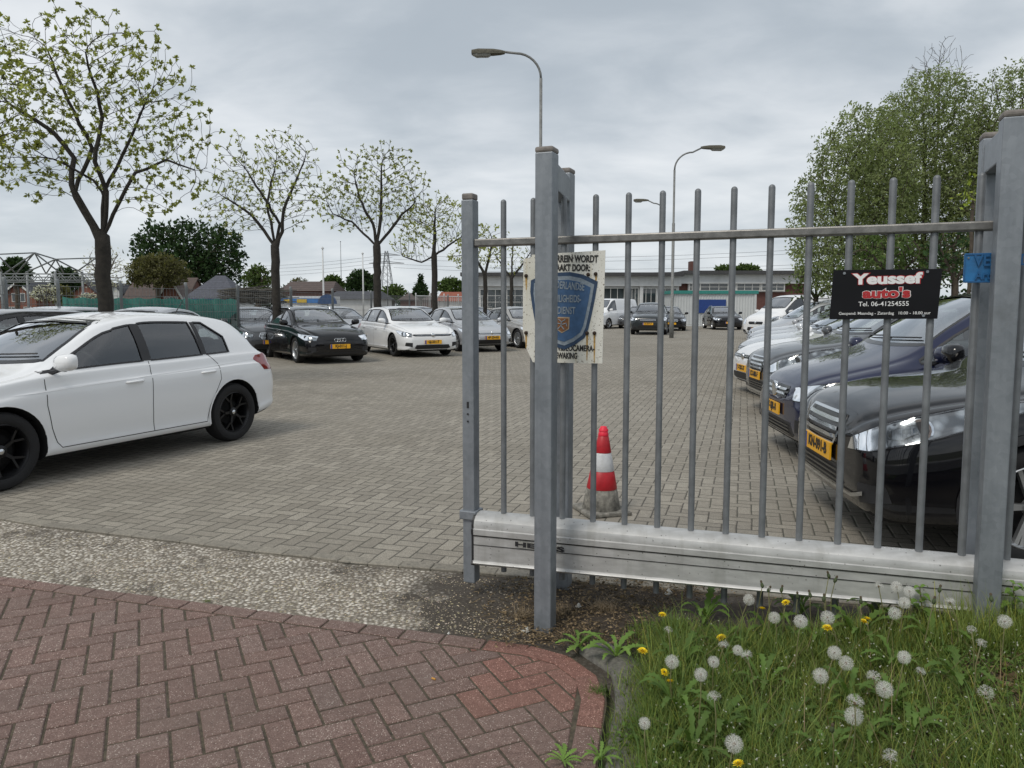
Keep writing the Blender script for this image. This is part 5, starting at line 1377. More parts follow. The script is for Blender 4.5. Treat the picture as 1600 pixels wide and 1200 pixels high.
def line_skel(segs):
    """segs: list of polylines; the first starts at the root, later ones start with an index (seg, point)"""
    nodes = []; idx = []
    for s in segs:
        start, pts = s; ids = []; pr_ = -1 if start is None else idx[start[0]][start[1]]
        for a in pts:
            if pr_ >= 0:
                b = nodes[pr_][0]; L = math.dist(a, b); k = max(1, int(L / .22)); q = pr_
                for j in range(1, k + 1):
                    t = j / k; w_ = math.sin(t * math.pi) * .03
                    nodes.append((tuple(b[m_] + (a[m_] - b[m_]) * t + random.uniform(-w_, w_) for m_ in range(3)), q)); q = len(nodes) - 1
                pr_ = q
            else: nodes.append((tuple(a), -1)); pr_ = 0
            ids.append(pr_)
        idx.append(ids)
    return nodes
# the row of young-leafed street trees; crowns shaped from the photograph (px offsets turned to metres at each tree's distance)
GT = 'young-leafed trees along the left side of the lot'
def street(px, Y, base_py, fork_py, top_py, lobes, forks, rt, label, seed, n=1500, leaf_size=.10, kill=.30, **k):
    k.setdefault('expo', 1.85); k.setdefault('up', .32); m_ = Y / F_PX; b = AY(px, 478, Y); zf = lambda py: AY(px, py, Y).z
    X_ = lambda x: (x - px) * m_
    rng = np.random.default_rng(seed)
    segs = [(None, [(0, 0, -.1), (0, 0, zf(fork_py) * .5), (0, 0, zf(fork_py))])]
    for (pts) in forks: segs.append(((0, 2), [(X_(x), rng.uniform(-.4, .4) * (i + 1) * m_ * 40 * .35, zf(y)) for i, (x, y) in enumerate(pts)]))
    sk = line_skel(segs)
    at = []
    tot = sum(l[2] * l[3] for l in lobes)
    for (x, y, rx, rz) in lobes:
        at.append(blob(rng, int(n * rx * rz / tot), (X_(x), 0, zf(y)), (rx * m_, max(rx * m_ * .8, .6), rz * m_), .45))
        at.append(blob(rng, int(n * .05 * rx * rz / tot), (X_(x), 0, zf(y) + rz * m_ * .1), (rx * m_ * 1.22, max(rx * m_ * .9, .6), rz * m_ * 1.2), .9))
    return tree('street_tree', label, 'tree', (b.x, Y, 0), sk, np.concatenate(at), leaf='leaf_spring', leaf_size=leaf_size, kill=kill, rmax=rt, seed=seed, group=GT, **k)
street(165, 14.7, 490, 372, 25, [(150, 175, 140, 130), (70, 200, 110, 110), (250, 210, 95, 95), (150, 90, 90, 65), (300, 270, 42, 48), (215, 120, 80, 70), (40, 95, 60, 65), (90, 270, 60, 40), (240, 310, 60, 30)],
       [[(140, 330), (125, 290), (122, 245), (95, 205), (50, 170)], [(172, 340), (175, 300), (165, 255), (168, 180), (165, 90)], [(195, 315), (220, 270), (270, 250), (310, 265)], [(172, 320), (150, 280), (100, 250)], [(170, 300), (200, 240), (240, 170)], [(130, 300), (150, 230), (120, 140), (100, 80)]],
       .145, 'largest street tree, forked low, nearest on the left with pale green tufts', 3, n=7000, per=14, leaf_size=.072, kill=.18, step=.115, infl=1.1, r_tip=.0042, maxn=16000, spread=.010)
street(432, 23.5, 490, 385, 205, [(430, 290, 70, 65), (390, 320, 55, 50), (465, 290, 45, 70), (370, 270, 30, 50), (450, 235, 40, 30), (340, 330, 30, 20)],
       [[(415, 360), (395, 335), (360, 310)], [(445, 362), (450, 330), (470, 280), (485, 240)], [(430, 360), (425, 320), (430, 260)], [(440, 350), (420, 310), (395, 270)]], .135, 'second street tree, bare branching crown beside the dark broad tree', 5, n=4200, leaf_size=.085, kill=.20, per=8, spread=.012, r_tip=.0062, step=.15, infl=1.3, maxn=12000)
street(590, 29.5, 490, 385, 232, [(590, 300, 75, 60), (545, 320, 50, 45), (635, 310, 40, 50), (600, 255, 50, 28), (650, 350, 30, 28)],
       [[(570, 365), (550, 345), (525, 335)], [(595, 350), (597, 310), (600, 260)], [(610, 362), (630, 335), (650, 320)], [(585, 350), (565, 310), (560, 280)]], .15, 'third street tree, rounded airy crown above the white hatchback', 8, n=4200, leaf_size=.10, kill=.235, per=9, spread=.012, r_tip=.0075, step=.17, maxn=12000)
street(679, 36, 490, 400, 315, [(680, 350, 50, 38), (715, 360, 35, 30), (645, 385, 35, 22), (690, 325, 30, 18)],
       [[(660, 410), (630, 400)], [(680, 370), (682, 335)], [(700, 385), (720, 370)]], .14, 'fourth street tree, smaller crown just left of the gate end post', 11, n=2400, leaf_size=.13, kill=.26, per=7, r_tip=.009, maxn=9000)
street(758, 33, 490, 430, 350, [(760, 385, 35, 32), (740, 400, 40, 26)], [[(745, 405), (730, 390)], [(765, 400), (768, 370)]], .09, 'street tree with bright tufts seen just right of the gate end post', 14, n=1200, leaf_size=.13, kill=.28, per=10, r_tip=.008)
street(799, 46, 490, 435, 375, [(800, 405, 35, 28), (825, 400, 20, 24)], [[(785, 415), (775, 400)], [(800, 405), (802, 385)], [(815, 415), (828, 395)]], .11, 'last small street tree in front of the glazed garages', 17, n=1000, leaf_size=.14, kill=.34, per=4, r_tip=.011)
street(-75, 12.0, 490, 372, 25, [(-50, 150, 105, 110), (-10, 60, 42, 40), (-5, 250, 30, 35), (-90, 80, 100, 80)], [[(-60, 330), (-30, 280), (0, 250)], [(-75, 300), (-60, 200), (-20, 90)], [(-90, 300), (-130, 220)]], .16, 'street tree at the left picture edge, only its branch ends in view', 21, n=3200, per=12, leaf_size=.072, kill=.17, step=.115, r_tip=.0042, maxn=9000)

# broad and distant trees
def bushy(px, py, w_px, h_px, Y, leaf, label, seed, n=900, leaf_size=.2, per=6, kill=None, trunk=.2, barkm='bark_brown', name='leafy_tree', group=None, dens=1.0, lobes=None, cat='tree', r_tip=.015, up=.2, **k):
    m_ = Y / F_PX; rng = np.random.default_rng(seed); b = AY(px, 478, Y)
    zc_ = AY(px, py, Y).z; W_, H_ = w_px / 2 * m_, h_px / 2 * m_
    lob = lobes or [(0, 0, .75, .95), (-.45, -.15, .55, .7), (.45, -.1, .55, .75), (.1, .35, .55, .6), (-.2, .3, .5, .55)]
    at = np.concatenate([blob(rng, int(n * a[2] * a[3]), (a[0] * W_, 0, zc_ + a[1] * H_), (a[2] * W_, a[2] * W_ * .8, a[3] * H_), .25) for a in lob])
    at = at[at[:, 2] > .3]
    kl = kill or (W_ * H_ * W_ / n) ** (1 / 3) * 1.0
    zb_ = max(zc_ - H_ * .75, .4)
    sk = line_skel([(None, [(0, 0, -.1), (0, 0, zb_ * .6), (0, 0, zb_)]), ((0, 2), [(-W_ * .35, 0, zc_)]), ((0, 2), [(W_ * .05, W_ * .2, zc_ + H_ * .3)]), ((0, 2), [(W_ * .4, -W_ * .2, zc_)])])
    return tree(name, label, cat, (b.x, Y, 0), sk, at, step=kl * .7, infl=kl * 5, kill=kl, leaf=leaf, leaf_size=leaf_size, per=per, tip_only=False, rmax=trunk, barkm=barkm, seed=seed, r_tip=r_tip, up=up, group=group, spread=kl * .38, trunk_n=6, **k)
bushy(298, 400, 176, 112, 125, 'leaf_dark', 'broad dark green tree behind the hipped roof house', 31, n=5000, leaf_size=.78, per=12, kill=1.1, maxn=9000, r_tip=.03, trunk=.6, lobes=[(-.5, .05, .48, .85), (0, .1, .5, .9), (.5, 0, .48, .85), (-.1, -.3, .7, .6), (.7, -.35, .28, .5)])
bushy(248, 424, 100, 56, 92.5, 'leaf_brown', 'bronze-green tree in front of the broad dark tree', 32, n=900, leaf_size=.42, per=6, trunk=.3)
bushy(404, 437, 46, 50, 48, 'leaf_mid', 'yellow-green bush right of the hipped roof', 33, n=400, leaf_size=.22, per=5)
bushy(165, 420, 76, 80, 60, 'blossom', 'pale blossoming tree behind the trunk of the largest street tree', 34, n=1600, leaf_size=.17, per=4, kill=.42, barkm='bark_pale', r_tip=.022)
bushy(28, 425, 46, 46, 70, 'leaf_dark', 'round dark tree above the leftmost brick house', 35, n=420, leaf_size=.35, per=9)
bushy(106, 436, 46, 34, 66, 'leaf_dark', 'small dark tree between the two left brick houses', 36, n=380, leaf_size=.33, per=9)
bushy(72, 458, 48, 30, 27, 'blossom', 'white flowering shrub before the leftmost brick house', 37, n=420, leaf_size=.07, per=3, barkm='bark_brown', trunk=.06, name='flowering_shrub', cat='shrub')
bushy(140, 467, 40, 18, 27, 'blossom', 'white flowering shrub before the second brick house', 38, n=300, leaf_size=.07, per=3, trunk=.05, name='flowering_shrub', cat='shrub')
bushy(97, 462, 34, 34, 30, 'leaf_brown', 'olive shrub between the two white flowering shrubs', 39, n=260, leaf_size=.12, per=5, trunk=.05, name='shrub', cat='shrub')
bushy(520, 446, 34, 30, 92, 'leaf_mid', 'bright green round tree behind the flagpoles', 41, n=300, leaf_size=.5, per=8)
bushy(564, 443, 48, 42, 80, 'leaf_dark', 'dark tree behind the second flagpole', 42, n=350, leaf_size=.4, per=8)
bushy(468, 443, 34, 18, 100, 'leaf_brown', 'pale bare tree left of the flagpoles', 43, n=260, leaf_size=.3, per=2, barkm='bark_pale')
bushy(657, 447, 26, 34, 85, 'leaf_dark', 'dark pointed conifer left of the fourth street tree', 44, n=300, leaf_size=.36, per=9, lobes=[(0, -.5, .9, .5), (0, 0, .55, .5), (0, .5, .28, .5)], name='conifer')
bushy(705, 447, 52, 24, 110, 'leaf_mid', 'low green tree right of the fourth street tree', 45, n=320, leaf_size=.5, per=6)
bushy(615, 458, 44, 26, 95, 'leaf_mid', 'low tree at the foot of the lattice mast', 46, n=260, leaf_size=.45, per=5)
bushy(1165, 420, 44, 12, 130, 'leaf_mid', 'distant tree top over the white-fronted building, left of the green thicket', 47, n=260, leaf_size=.5, per=6)
bushy(1130, 421, 30, 10, 132, 'leaf_mid', 'distant tree top just right of the brick chimney', 48, n=200, leaf_size=.5, per=6)
# the green thicket at the right
GW = 'tall trees of the thicket beyond the right-hand row'
RT = dict(group=GW, name='willow_tree', maxn=12000, expo=1.9)
bushy(1325, 305, 200, 300, 24.5, 'leaf_willow', 'left tall willow of the thicket, arching out over the showroom end', 51, n=7000, leaf_size=.12, per=17, kill=.235, w=.22, trunk=.16, hang=.5, r_tip=.008, lobes=[(.1, .05, .8, .85), (-.45, -.25, .5, .6), (.1, .5, .45, .42), (.5, .1, .5, .8), (-.1, -.6, .8, .45)], **RT)
bushy(1440, 280, 250, 350, 26.5, 'leaf_willow', 'middle tall willow of the thicket behind the trade board', 52, n=7000, leaf_size=.12, per=17, kill=.24, w=.22, trunk=.18, hang=.5, r_tip=.008, **RT)
bushy(1570, 275, 230, 370, 25.0, 'leaf_willow', 'right tall willow of the thicket behind the right guide frame', 53, n=6000, leaf_size=.115, per=13, kill=.24, w=.22, trunk=.16, hang=.3, r_tip=.008, **RT)
bushy(1452, 118, 110, 120, 31, None, 'bare top rising out of the middle of the thicket', 54, n=1100, kill=.24, expo=1.9, trunk=.05, r_tip=.007, group=GW, name='bare_tree', up=.5)
bushy(1390, 405, 150, 90, 19.5, 'leaf_mid', 'dark green elder bush below the willows', 55, n=900, leaf_size=.14, per=8, kill=.25, trunk=.08, name='elder_bush', cat='bush')
bushy(1490, 400, 110, 100, 18.5, 'leaf_dark', 'darkest bush low down beside the blue notice', 56, n=800, leaf_size=.14, per=8, kill=.25, trunk=.08, name='elder_bush', cat='bush')
bushy(1512, 300, 44, 60, 17.0, 'leaf_lime', 'lime green sprays behind the top of the right guide frame', 57, n=160, leaf_size=.12, per=6, kill=.26, trunk=.04, name='maple_sapling', cat='tree', lobes=[(0, .6, .6, .35), (-.1, -.4, .7, .3), (.3, 0, .4, .3)], r_tip=.006)
bushy(1275, 440, 90, 70, 26.0, 'leaf_mid', 'low bush at the foot of the left willow', 58, n=600, leaf_size=.15, per=7, kill=.3, trunk=.08, name='elder_bush', cat='bush')
# ================================================================ LAMPS, MASTS, FENCES
M['lampmetal'] = mat('lamp_pole_grey', (.20, .205, .20), .6, .2, var=.25, scale=12, dirt=.3); M['lamphead'] = mat('mossy_lamp_head', (.085, .080, .06), .85, var=.5, scale=18)
M['lampglass'] = mat('lamp_cover', (.22, .22, .20), .25, var=.2, scale=20)
def street_lamp(px, Y, top_py, side, reach_px, label, base_off=0, r=.055, hd=1.0):
    m_ = Y / F_PX; b = AY(px, 478, Y); H_ = AY(px, top_py, Y).z; root = empty('street_lamp', (b.x, Y, 0)); tag(root, label, 'street lamp', 'street lamps in the lot')
    R_ = reach_px * m_; mb = MB(); mb.tube([(0, 0, 0), (0, 0, 1.4), (0, 0, 1.42), (0, 0, H_ * .62), (0, 0, H_ * .62 + .02), (0, 0, H_ - R_ * .36)], [r * 1.5, r * 1.5, r, r, r * .72, r * .7], 12); mb.build('pole', M['lampmetal'], root, smooth=True)
    mb = MB(); pts = []
    for k in range(9):
        q = k / 8 * math.pi / 2; pts.append((side * R_ * .36 * (1 - math.cos(q)), 0, H_ - R_ * .36 + R_ * .36 * math.sin(q) * .97))
    pts.append((side * R_ * .55, 0, H_ + (.02 if px < 900 else R_ * .08))); mb.tube(pts, r * .55, 10); mb.build('arm', M['lampmetal'], root, smooth=True)
    hx = side * R_ * .52; z0 = H_ + (0 if px < 900 else R_ * .08); L_ = R_ * .48
    mb = MB(); sec = [(0, .05, .045), (.12, .09, .07), (.35, .12, .095), (.8, .13, .10), (1.0, .10, .07)]; vs = []; fs = []
    for (t_, w_, h_) in sec:
        x = hx + side * L_ * t_
        for (yy, zz) in ((-1, -.45), (-.9, .3), (-.5, .9), (0, 1.0), (.5, .9), (.9, .3), (1, -.45)): vs.append((x, yy * w_ * hd, z0 + zz * h_ * hd - .01))
    for i in range(4):
        for j in range(7): fs.append((i * 7 + j, i * 7 + (j + 1) % 7, (i + 1) * 7 + (j + 1) % 7, (i + 1) * 7 + j))
    fs += [tuple(range(7)), tuple(range(28, 35))]
    mb.add(vs, fs); hd_ = mb.build('lamp_head', M['lamphead'], root, smooth=False, fixn=True)
    mb = MB(); sec = [(.42, .095, .02), (.5, .11, .075), (.85, .115, .08), (.97, .085, .02)]; vs = []; fs = []
    for (t_, w_, h_) in sec:
        for (yy, zz) in ((-1, 0), (-.8, -.8), (0, -1), (.8, -.8), (1, 0)): vs.append((hx + side * L_ * t_, yy * w_ * hd, z0 - .05 * hd + zz * h_ * hd))
    for i in range(3):
        for j in range(4): fs.append((i * 5 + j, i * 5 + j + 1, (i + 1) * 5 + j + 1, (i + 1) * 5 + j))
    mb.add(vs, fs); mb.build('lamp_cover', M['lampglass'], root, fixn=True)
    return root
street_lamp(844, 23.4, 82, -1, 105, 'nearest street lamp, its pole rising behind the left guide frame', r=.065, hd=1.15)
lp = G(1048, 528); street_lamp(1050, lp.y, 237, 1, 76, 'street lamp standing in the open lot beside the dark off-roader', r=.075, hd=1.3)
street_lamp(1036, 57, 317, -1, 48, 'farthest street lamp, small head pointing left over the gate rail', r=.08, hd=1.3)
# thin masts
M['polewhite'] = mat('white_pole', (.55, .56, .56), .5, var=.1); M['steelthin'] = mat('thin_steel', (.22, .23, .24), .5, .4)
def pole(name, px, Y, top_py, r, m, label, cat, tip=True):
    m_ = Y / F_PX; b = AY(px, 478, Y); H_ = AY(px, top_py, Y).z; root = empty(name, (b.x, Y, 0)); tag(root, label, cat)
    mb = MB(); mb.tube([(0, 0, 0), (0, 0, H_ * .5), (0, 0, H_)], [r, r * .85, r * .6], 8); mb.build('pole', m, root, smooth=True)
    mb = MB(); mb.lathe([(0, H_ - .02), (r * 1.3, H_), (r * 1.3, H_ + r), (0, H_ + r * 2.4)], 8); mb.build('pole_cap', m, root)
    return root
pole('flagpole', 506, 60, 389, .085, M['polewhite'], 'white flagpole nearest the blue arched shop', 'flagpole')
pole('flagpole', 568, 62, 397, .075, M['polewhite'], 'second white flagpole in front of the dark tree', 'flagpole')
pole('radio_mast', 534, 120, 378, .07, M['steelthin'], 'thin grey mast between the two white flagpoles', 'mast')
pole('pole', 606, 70, 400, .05, M['steelthin'], 'slim steel pole beside the lattice mast', 'pole')
# lattice pylon and power lines
def pylon(px, Y, top_py, w, label):
    m_ = Y / F_PX; b = AY(px, 478, Y); H_ = AY(px, top_py, Y).z; root = empty('lattice_mast', (b.x, Y, 0)); tag(root, label, 'pylon')
    mb = MB(); n = 9; r = .07
    def P_(k, sx, sy): t = k / n; ww = w * (1 - t * .86); return (sx * ww, sy * ww, H_ * t)
    for sx in (-1, 1):
        for sy in (-1, 1): mb.tube([P_(k, sx, sy) for k in range(n + 1)], r, 4)
    for k in range(n):
        for (a, b2) in (((-1, -1), (1, -1)), ((1, -1), (1, 1)), ((1, 1), (-1, 1)), ((-1, 1), (-1, -1))):
            mb.tube([P_(k, *a), P_(k + 1, *b2)], r * .6, 3); mb.tube([P_(k, *b2), P_(k + 1, *a)], r * .6, 3)
    mb.build('lattice', M['steelthin'], root)
    for zz, ww in ((.93, 3.4), (.80, 4.4)):
        mb = MB(); mb.tube([(-ww, 0, H_ * zz), (0, 0, H_ * zz + .5), (ww, 0, H_ * zz)], r, 4); mb.tube([(-ww, 0, H_ * zz), (ww, 0, H_ * zz)], r, 4); mb.build('cross_arm', M['steelthin'], root)
    return root
pylon(605, 190, 392, 2.2, 'grey lattice electricity mast behind the third street tree')
M['cable'] = mat('cable', (.12, .12, .13), .7)
def cable(a, b, sag, lab):
    a, b = Vector(a), Vector(b); pts = []
    for k in range(25):
        t = k / 24; p = a.lerp(b, t); p.z -= sag * 4 * t * (1 - t); pts.append(p)
    mb = MB(); mb.tube(pts, .03, 4); o = mb.build('power_line', M['cable']); tag(o, lab, 'cable', 'overhead power lines across the sky')
for i, (y1, y2) in enumerate(((398, 442), (402, 447), (409, 452), (414, 457))):
    cable(AY(605 + (i % 2) * 8, y1, 190), AY(330, y2 - 26, 230), 1.0, 'thin overhead power line running left from the lattice mast, %s from the top' % ['topmost', 'second', 'third', 'lowest'][i])
for i, (y1, y2) in enumerate(((398, 372), (405, 377), (412, 399), (418, 404))):
    cable(AY(607 + (i % 2) * 8, y1, 190), AY(1500, y2, 150), 2.0, 'thin overhead power line running right behind the pickets, %s from the top' % ['topmost', 'second', 'third', 'lowest'][i])

# welded mesh fence along the left side, with green windbreak behind
M['wire'] = mat('galvanised_wire', (.16, .17, .17), .6, .3); M['fpost'] = mat('fence_post_grey', (.20, .215, .22), .6, .3)
def fence_run(pts, top_z, label, name='mesh_fence', gap=.10, rows=9, lean=False, wr=.005):
    root = empty(name, pts[0]); tag(root, label, 'fence'); inv = Matrix.Translation(root.location).inverted()
    for i, (a, b) in enumerate(zip(pts[:-1], pts[1:])):
        a, b = Vector(a), Vector(b); L = (b - a).length; mb = MB(); n = int(L / gap)
        for k in range(n + 1):
            p = a.lerp(b, k / n); mb.tube([p + Vector((0, 0, .08)), p + Vector((0, 0, top_z - .06))], wr, 3, cap=False)
        for k in range(rows + 1):
            z = .08 + (top_z - .14) * k / rows; mb.tube([a + Vector((0, 0, z)), b + Vector((0, 0, z))], wr * 1.4, 3, cap=False)
        o = mb.build('wire_panel', M['wire'], root); o.matrix_parent_inverse = inv
    for i, p in enumerate(pts):
        mb = MB(); p = Vector(p); tp = p + Vector((.18 if lean else 0, -.05, top_z + (.42 if lean else .12)))
        mb.tube([p, p + Vector((0, 0, top_z)), tp], .045, 8); o = mb.build('post', M['fpost'], root, smooth=True); o.matrix_parent_inverse = inv
    return root
fp = [AY(x, 478, Y) for x, Y in ((-60, 17.2), (10, 18), (92, 19.2), (190, 20.6), (292, 22.2), (372, 24.2), (455, 27), (520, 30), (580, 34), (640, 39), (700, 45))]
fence_run([(p.x, p.y, 0) for p in fp], 2.15, 'tall grey welded mesh fence behind the left row of cars')
# green netting on the fence
m, t, p = new_mat('green_netting'); g = NG(t); tc = g.n('ShaderNodeTexCoord').outputs['Object']
fw = g.noise(tc, 1.3, 5, .6)
t.links.new(g.ramp(fw, [(.3, (.012, .105, .085)), (.7, (.05, .20, .165))]), p.inputs['Base Color']); p.inputs['Roughness'].default_value = .8
tr = g.n('ShaderNodeBsdfTransparent'); mx = g.n('ShaderNodeMixShader'); wv = g.noise(tc, 300, 1, .5)
t.links.new(g.math('ADD', .74, g.math('MULTIPLY', fw, .2)), mx.inputs[0]); t.links.new(tr.outputs[0], mx.inputs[1]); t.links.new(p.outputs[0], mx.inputs[2]); t.links.new(mx.outputs[0], t.nodes['Material Output'].inputs[0])
M['net'] = m
def net(x0, x1, Y0, Y1, zt, label):
    a, b = AY(x0, 478, Y0), AY(x1, 478, Y1); vs = []; fs = []; n = 60
    for k in range(n + 1):
        q = a.lerp(b, k / n); wob = .03 * math.sin(k * 1.7) ; sag = .05 * abs(math.sin(k * .55))
        for z in (.05, 1.0, zt - sag): vs.append((q.x, q.y + wob, z))
    for k in range(n):
        for j in range(2): fs.append((k * 3 + j, k * 3 + 3 + j, k * 3 + 4 + j, k * 3 + 1 + j))
    mb = MB(); mb.add(vs, fs); o = mb.build('windbreak_netting', M['net'], smooth=True); md = o.modifiers.new('s', 'SOLIDIFY'); md.thickness = .006
    tag(o, label, 'netting')
net(98, 372, 20.3, 25.2, 1.85, 'green windbreak netting strung behind the mesh fence on the left')
# pale railing further along
root = fence_run([(p.x, p.y, 0) for p in [AY(x, 478, Y) for x, Y in ((650, 52), (672, 53.5), (694, 55), (716, 56.5), (738, 58), (760, 60))]], 2.35, 'pale steel railing left of the glazed garages', 'railing', gap=.22, rows=1, wr=.022)
for o in root.children: o.data.materials.clear(); o.data.materials.append(M['polewhite'])
fence_run([(p.x, p.y, 0) for p in [AY(x, 478, Y) for x, Y in ((745, 62), (780, 63), (815, 64), (850, 65), (890, 66))]], 2.2, 'low mesh fence in front of the glazed garages', gap=.2, rows=6, wr=.012)

# galvanised truss frame at the left
tf = empty('steel_truss_frame', AY(60, 478, 33)); tf.location.z = 0; tag(tf, 'galvanised lattice frame with sloping struts above the brick houses at far left', 'steel frame')
inv = Matrix.Translation(tf.location).inverted(); tY = 33
def bar(px0, py0, px1, py1, r, Y0=tY, Y1=tY, name='strut'):
    mb = MB(); mb.tube([AY(px0, py0, Y0), AY(px1, py1, Y1)], r, 6); o = mb.build(name, M['fpost'], tf, smooth=True); o.matrix_parent_inverse = inv
for x in (4, 45, 89, 131): 
    mb = MB(); q = AY(x, 478, tY + (0 if x in (4, 89) else 3)); mb.tube([(q.x, q.y, 0), (q.x, q.y, 1.6 + (478 - 425) * q.y / F_PX)], .055, 8); o = mb.build('column', M['fpost'], tf, smooth=True); o.matrix_parent_inverse = inv
for (x0_, x1_, yt_, yb_) in ((-40, 150, 428, 438), (-40, 158, 433, 441)):
    dY = 0 if yt_ == 428 else 3
    bar(x0_, yt_, x1_, yt_, .028, tY + dY, tY + dY, 'chord'); bar(x0_, yb_, x1_, yb_, .028, tY + dY, tY + dY, 'chord')
    x = x0_
    while x < x1_ - 10: bar(x, yb_, x + 9, yt_, .018, tY + dY, tY + dY); bar(x + 9, yt_, x + 18, yb_, .018, tY + dY, tY + dY); x += 18
for s_ in ((-20, 398, 54, 395), (54, 395, 25, 428), (54, 395, 72, 428), (54, 395, 96, 428), (54, 395, 4, 430), (87, 405, 150, 403), (87, 405, 72, 428), (87, 405, 100, 428), (87, 405, 128, 426), (87, 405, 40, 426), (0, 402, 25, 428), (-10, 400, 3, 425), (150, 403, 115, 428), (54, 395, 87, 405)):
    bar(s_[0], s_[1], s_[2], s_[3], .032, tY, tY + 1.5)

# ================================================================ BUILDINGS
M['brick'] = mat('house_brick', (.20, .085, .06), .9, var=.3, scale=12, bump=.3); M['darkbrick'] = mat('dark_brick', (.12, .055, .045), .9, var=.3, scale=12)
M['white_wood'] = mat('white_wood', (.62, .62, .60), .6, var=.08); M['wallwhite'] = mat('white_wall', (.60, .61, .61), .7, var=.06, scale=2, dirt=.25)
M['winglass'] = mat('window_glass', (.035, .045, .05), .08, var=.4, scale=.8, coat=1); M['felt'] = mat('roof_felt', (.06, .06, .062), .9, var=.2)
def tiles(name, col):
    m, t, p = new_mat(name); g = NG(t); tc = g.n('ShaderNodeTexCoord').outputs['Object']
    wv = g.n('ShaderNodeTexWave', wave_type='BANDS', bands_direction='Z'); wv.inputs['Scale'].default_value = 1.6; t.links.new(tc, wv.inputs['Vector'])
    nz = g.noise(tc, 3.5, 5, .65)
    c = g.ramp(g.math('ADD', g.math('MULTIPLY', nz, .8), g.math('MULTIPLY', wv.outputs['Fac'], .2)), [(.3, tuple(x * .65 for x in col)), (.75, tuple(x * 1.3 for x in col))])
    t.links.new(c, p.inputs['Base Color']); p.inputs['Roughness'].default_value = .75; t.links.new(g.bump(wv.outputs['Fac'], .5, .03), p.inputs['Normal']); return m
M['tile_dark'] = tiles('dark_roof_tiles', (.050, .052, .062)); M['tile_brown'] = tiles('brown_roof_tiles', (.085, .060, .052)); M['tile_red'] = tiles('red_roof_tiles', (.26, .075, .04)); M['tile_grey'] = tiles('blue_grey_roof_tiles', (.075, .080, .10))
def win(root, c, w, h, ax='x', cols=2, rows=1, sill=True, th=.08, fm='white_wood', out=-1):
    """window set 3 mm proud in a wall facing -y"""
    f = MB(); x, y, z = c; t_ = .07
    f.box((x, y, z + h / 2), (w + t_, th, t_)); f.box((x, y, z - h / 2), (w + t_, th, t_))
    for k in range(cols + 1): f.box((x - w / 2 + w * k / cols, y - .001, z), (t_ * (.9 if k in (0, cols) else .6), th, h - t_))
    for k in range(1, rows): f.box((x, y + .004, z - h / 2 + h * k / rows), (w - t_, th * .8, t_ * .55))
    fo = f.build('window', M[fm], root); g_ = MB(); g_.box((x, y + .012, z), (w, .02, h)); g_.build('pane', M['winglass'], fo); return fo
def gable_house(px, Y, w, d, eave, ridge, label, roofm, wallm='brick', along='y', rz=0, wins=(), verge=True, chim=None):
    b = AY(px, 478, Y); root = empty('house', (b.x, Y, 0), rz); tag(root, label, 'house')
    mb = MB()
    if along == 'y':                                          # gable faces the viewer
        mb.prism([(-w / 2, -.1), (w / 2, -.1), (w / 2, eave), (0, ridge), (-w / 2, eave)], 0, d, lambda a, c, q: Vector((a, q, c)))
    else:
        mb.prism([(0, -.1), (d, -.1), (d, eave), (d / 2, ridge), (0, eave)], -w / 2, w / 2, lambda a, c, q: Vector((q, a, c)))
    mb.build('wall', M[wallm], root, fixn=True)
    mb = MB(); ov = .35
    if along == 'y':
        sl_ = (ridge - eave) / (w / 2)
        for s in (-1, 1): mb.prism([(0, ridge + .04), (s * (w / 2 + ov), eave - ov * sl_ + .04), (s * (w / 2 + ov), eave - ov * sl_ + .20), (0, ridge + .22)], -ov, d + ov, lambda a, c, q: Vector((a, q, c)))
    else:
        sl_ = (ridge - eave) / (d / 2)
        for (y0_, s) in ((-ov, 1),): mb.prism([(y0_, eave - ov * sl_ + .04), (d / 2, ridge + .04), (d + ov, eave - ov * sl_ + .04), (d + ov, eave - ov * sl_ + .2), (d / 2, ridge + .22), (y0_, eave - ov * sl_ + .2)], -w / 2 - .2, w / 2 + .2, lambda a, c, q: Vector((q, a, c)))
    rf = mb.build('roof', M[roofm], root, fixn=True)
    if verge and along == 'y':
        for s in (-1, 1):
            mb = MB(); a_ = Vector((0, -ov - .03, ridge + .10)); c_ = Vector((s * (w / 2 + ov), -ov - .03, eave - ov * sl_ + .10)); dd = (c_ - a_).normalized()
            mb.box((a_ + c_) / 2, ((c_ - a_).length, .05, .22), rot=Matrix((dd, Vector((0, 1, 0)), dd.cross(Vector((0, 1, 0))))).transposed()); mb.build('bargeboard', M['white_wood'], root)
    for (x, z, ww, hh, cc) in wins: win(root, (x, -.03, z), ww, hh, cols=cc)
    if chim: mb = MB(); mb.box((chim[0], chim[1], ridge + .2), (.6, .6, 1.3)); mb.build('chimney', M['darkbrick'], rf)
    return root
gable_house(30, 100, 4.6, 9, 2.75, 4.6, 'leftmost brick house with white bargeboards and a three-part gable window', 'tile_dark', wins=((0, 2.7, 1.7, 1.1, 3), (-1.0, 1.0, 1.3, .9, 2), (1.1, 1.0, .9, .9, 2)))
gable_house(-22, 106, 8, 8, 2.9, 5.2, 'dark-roofed brick house wing at the left picture edge', 'tile_dark', along='x')
gable_house(134, 100, 4.4, 9, 2.7, 4.65, 'second brick house with a small white gable window', 'tile_dark', wins=((0, 2.9, .9, .8, 2),), verge=False)
gable_house(180, 100, 1.7, 6, 3.4, 4.4, 'narrow pale rendered house end right of the big trunk', 'tile_dark', 'wallwhite', verge=False)
gable_house(242, 97, 8.0, 7, 2.3, 5.1, 'brown tiled house with a row of tall panes in its brick gable', 'tile_brown', 'darkbrick', along='x')
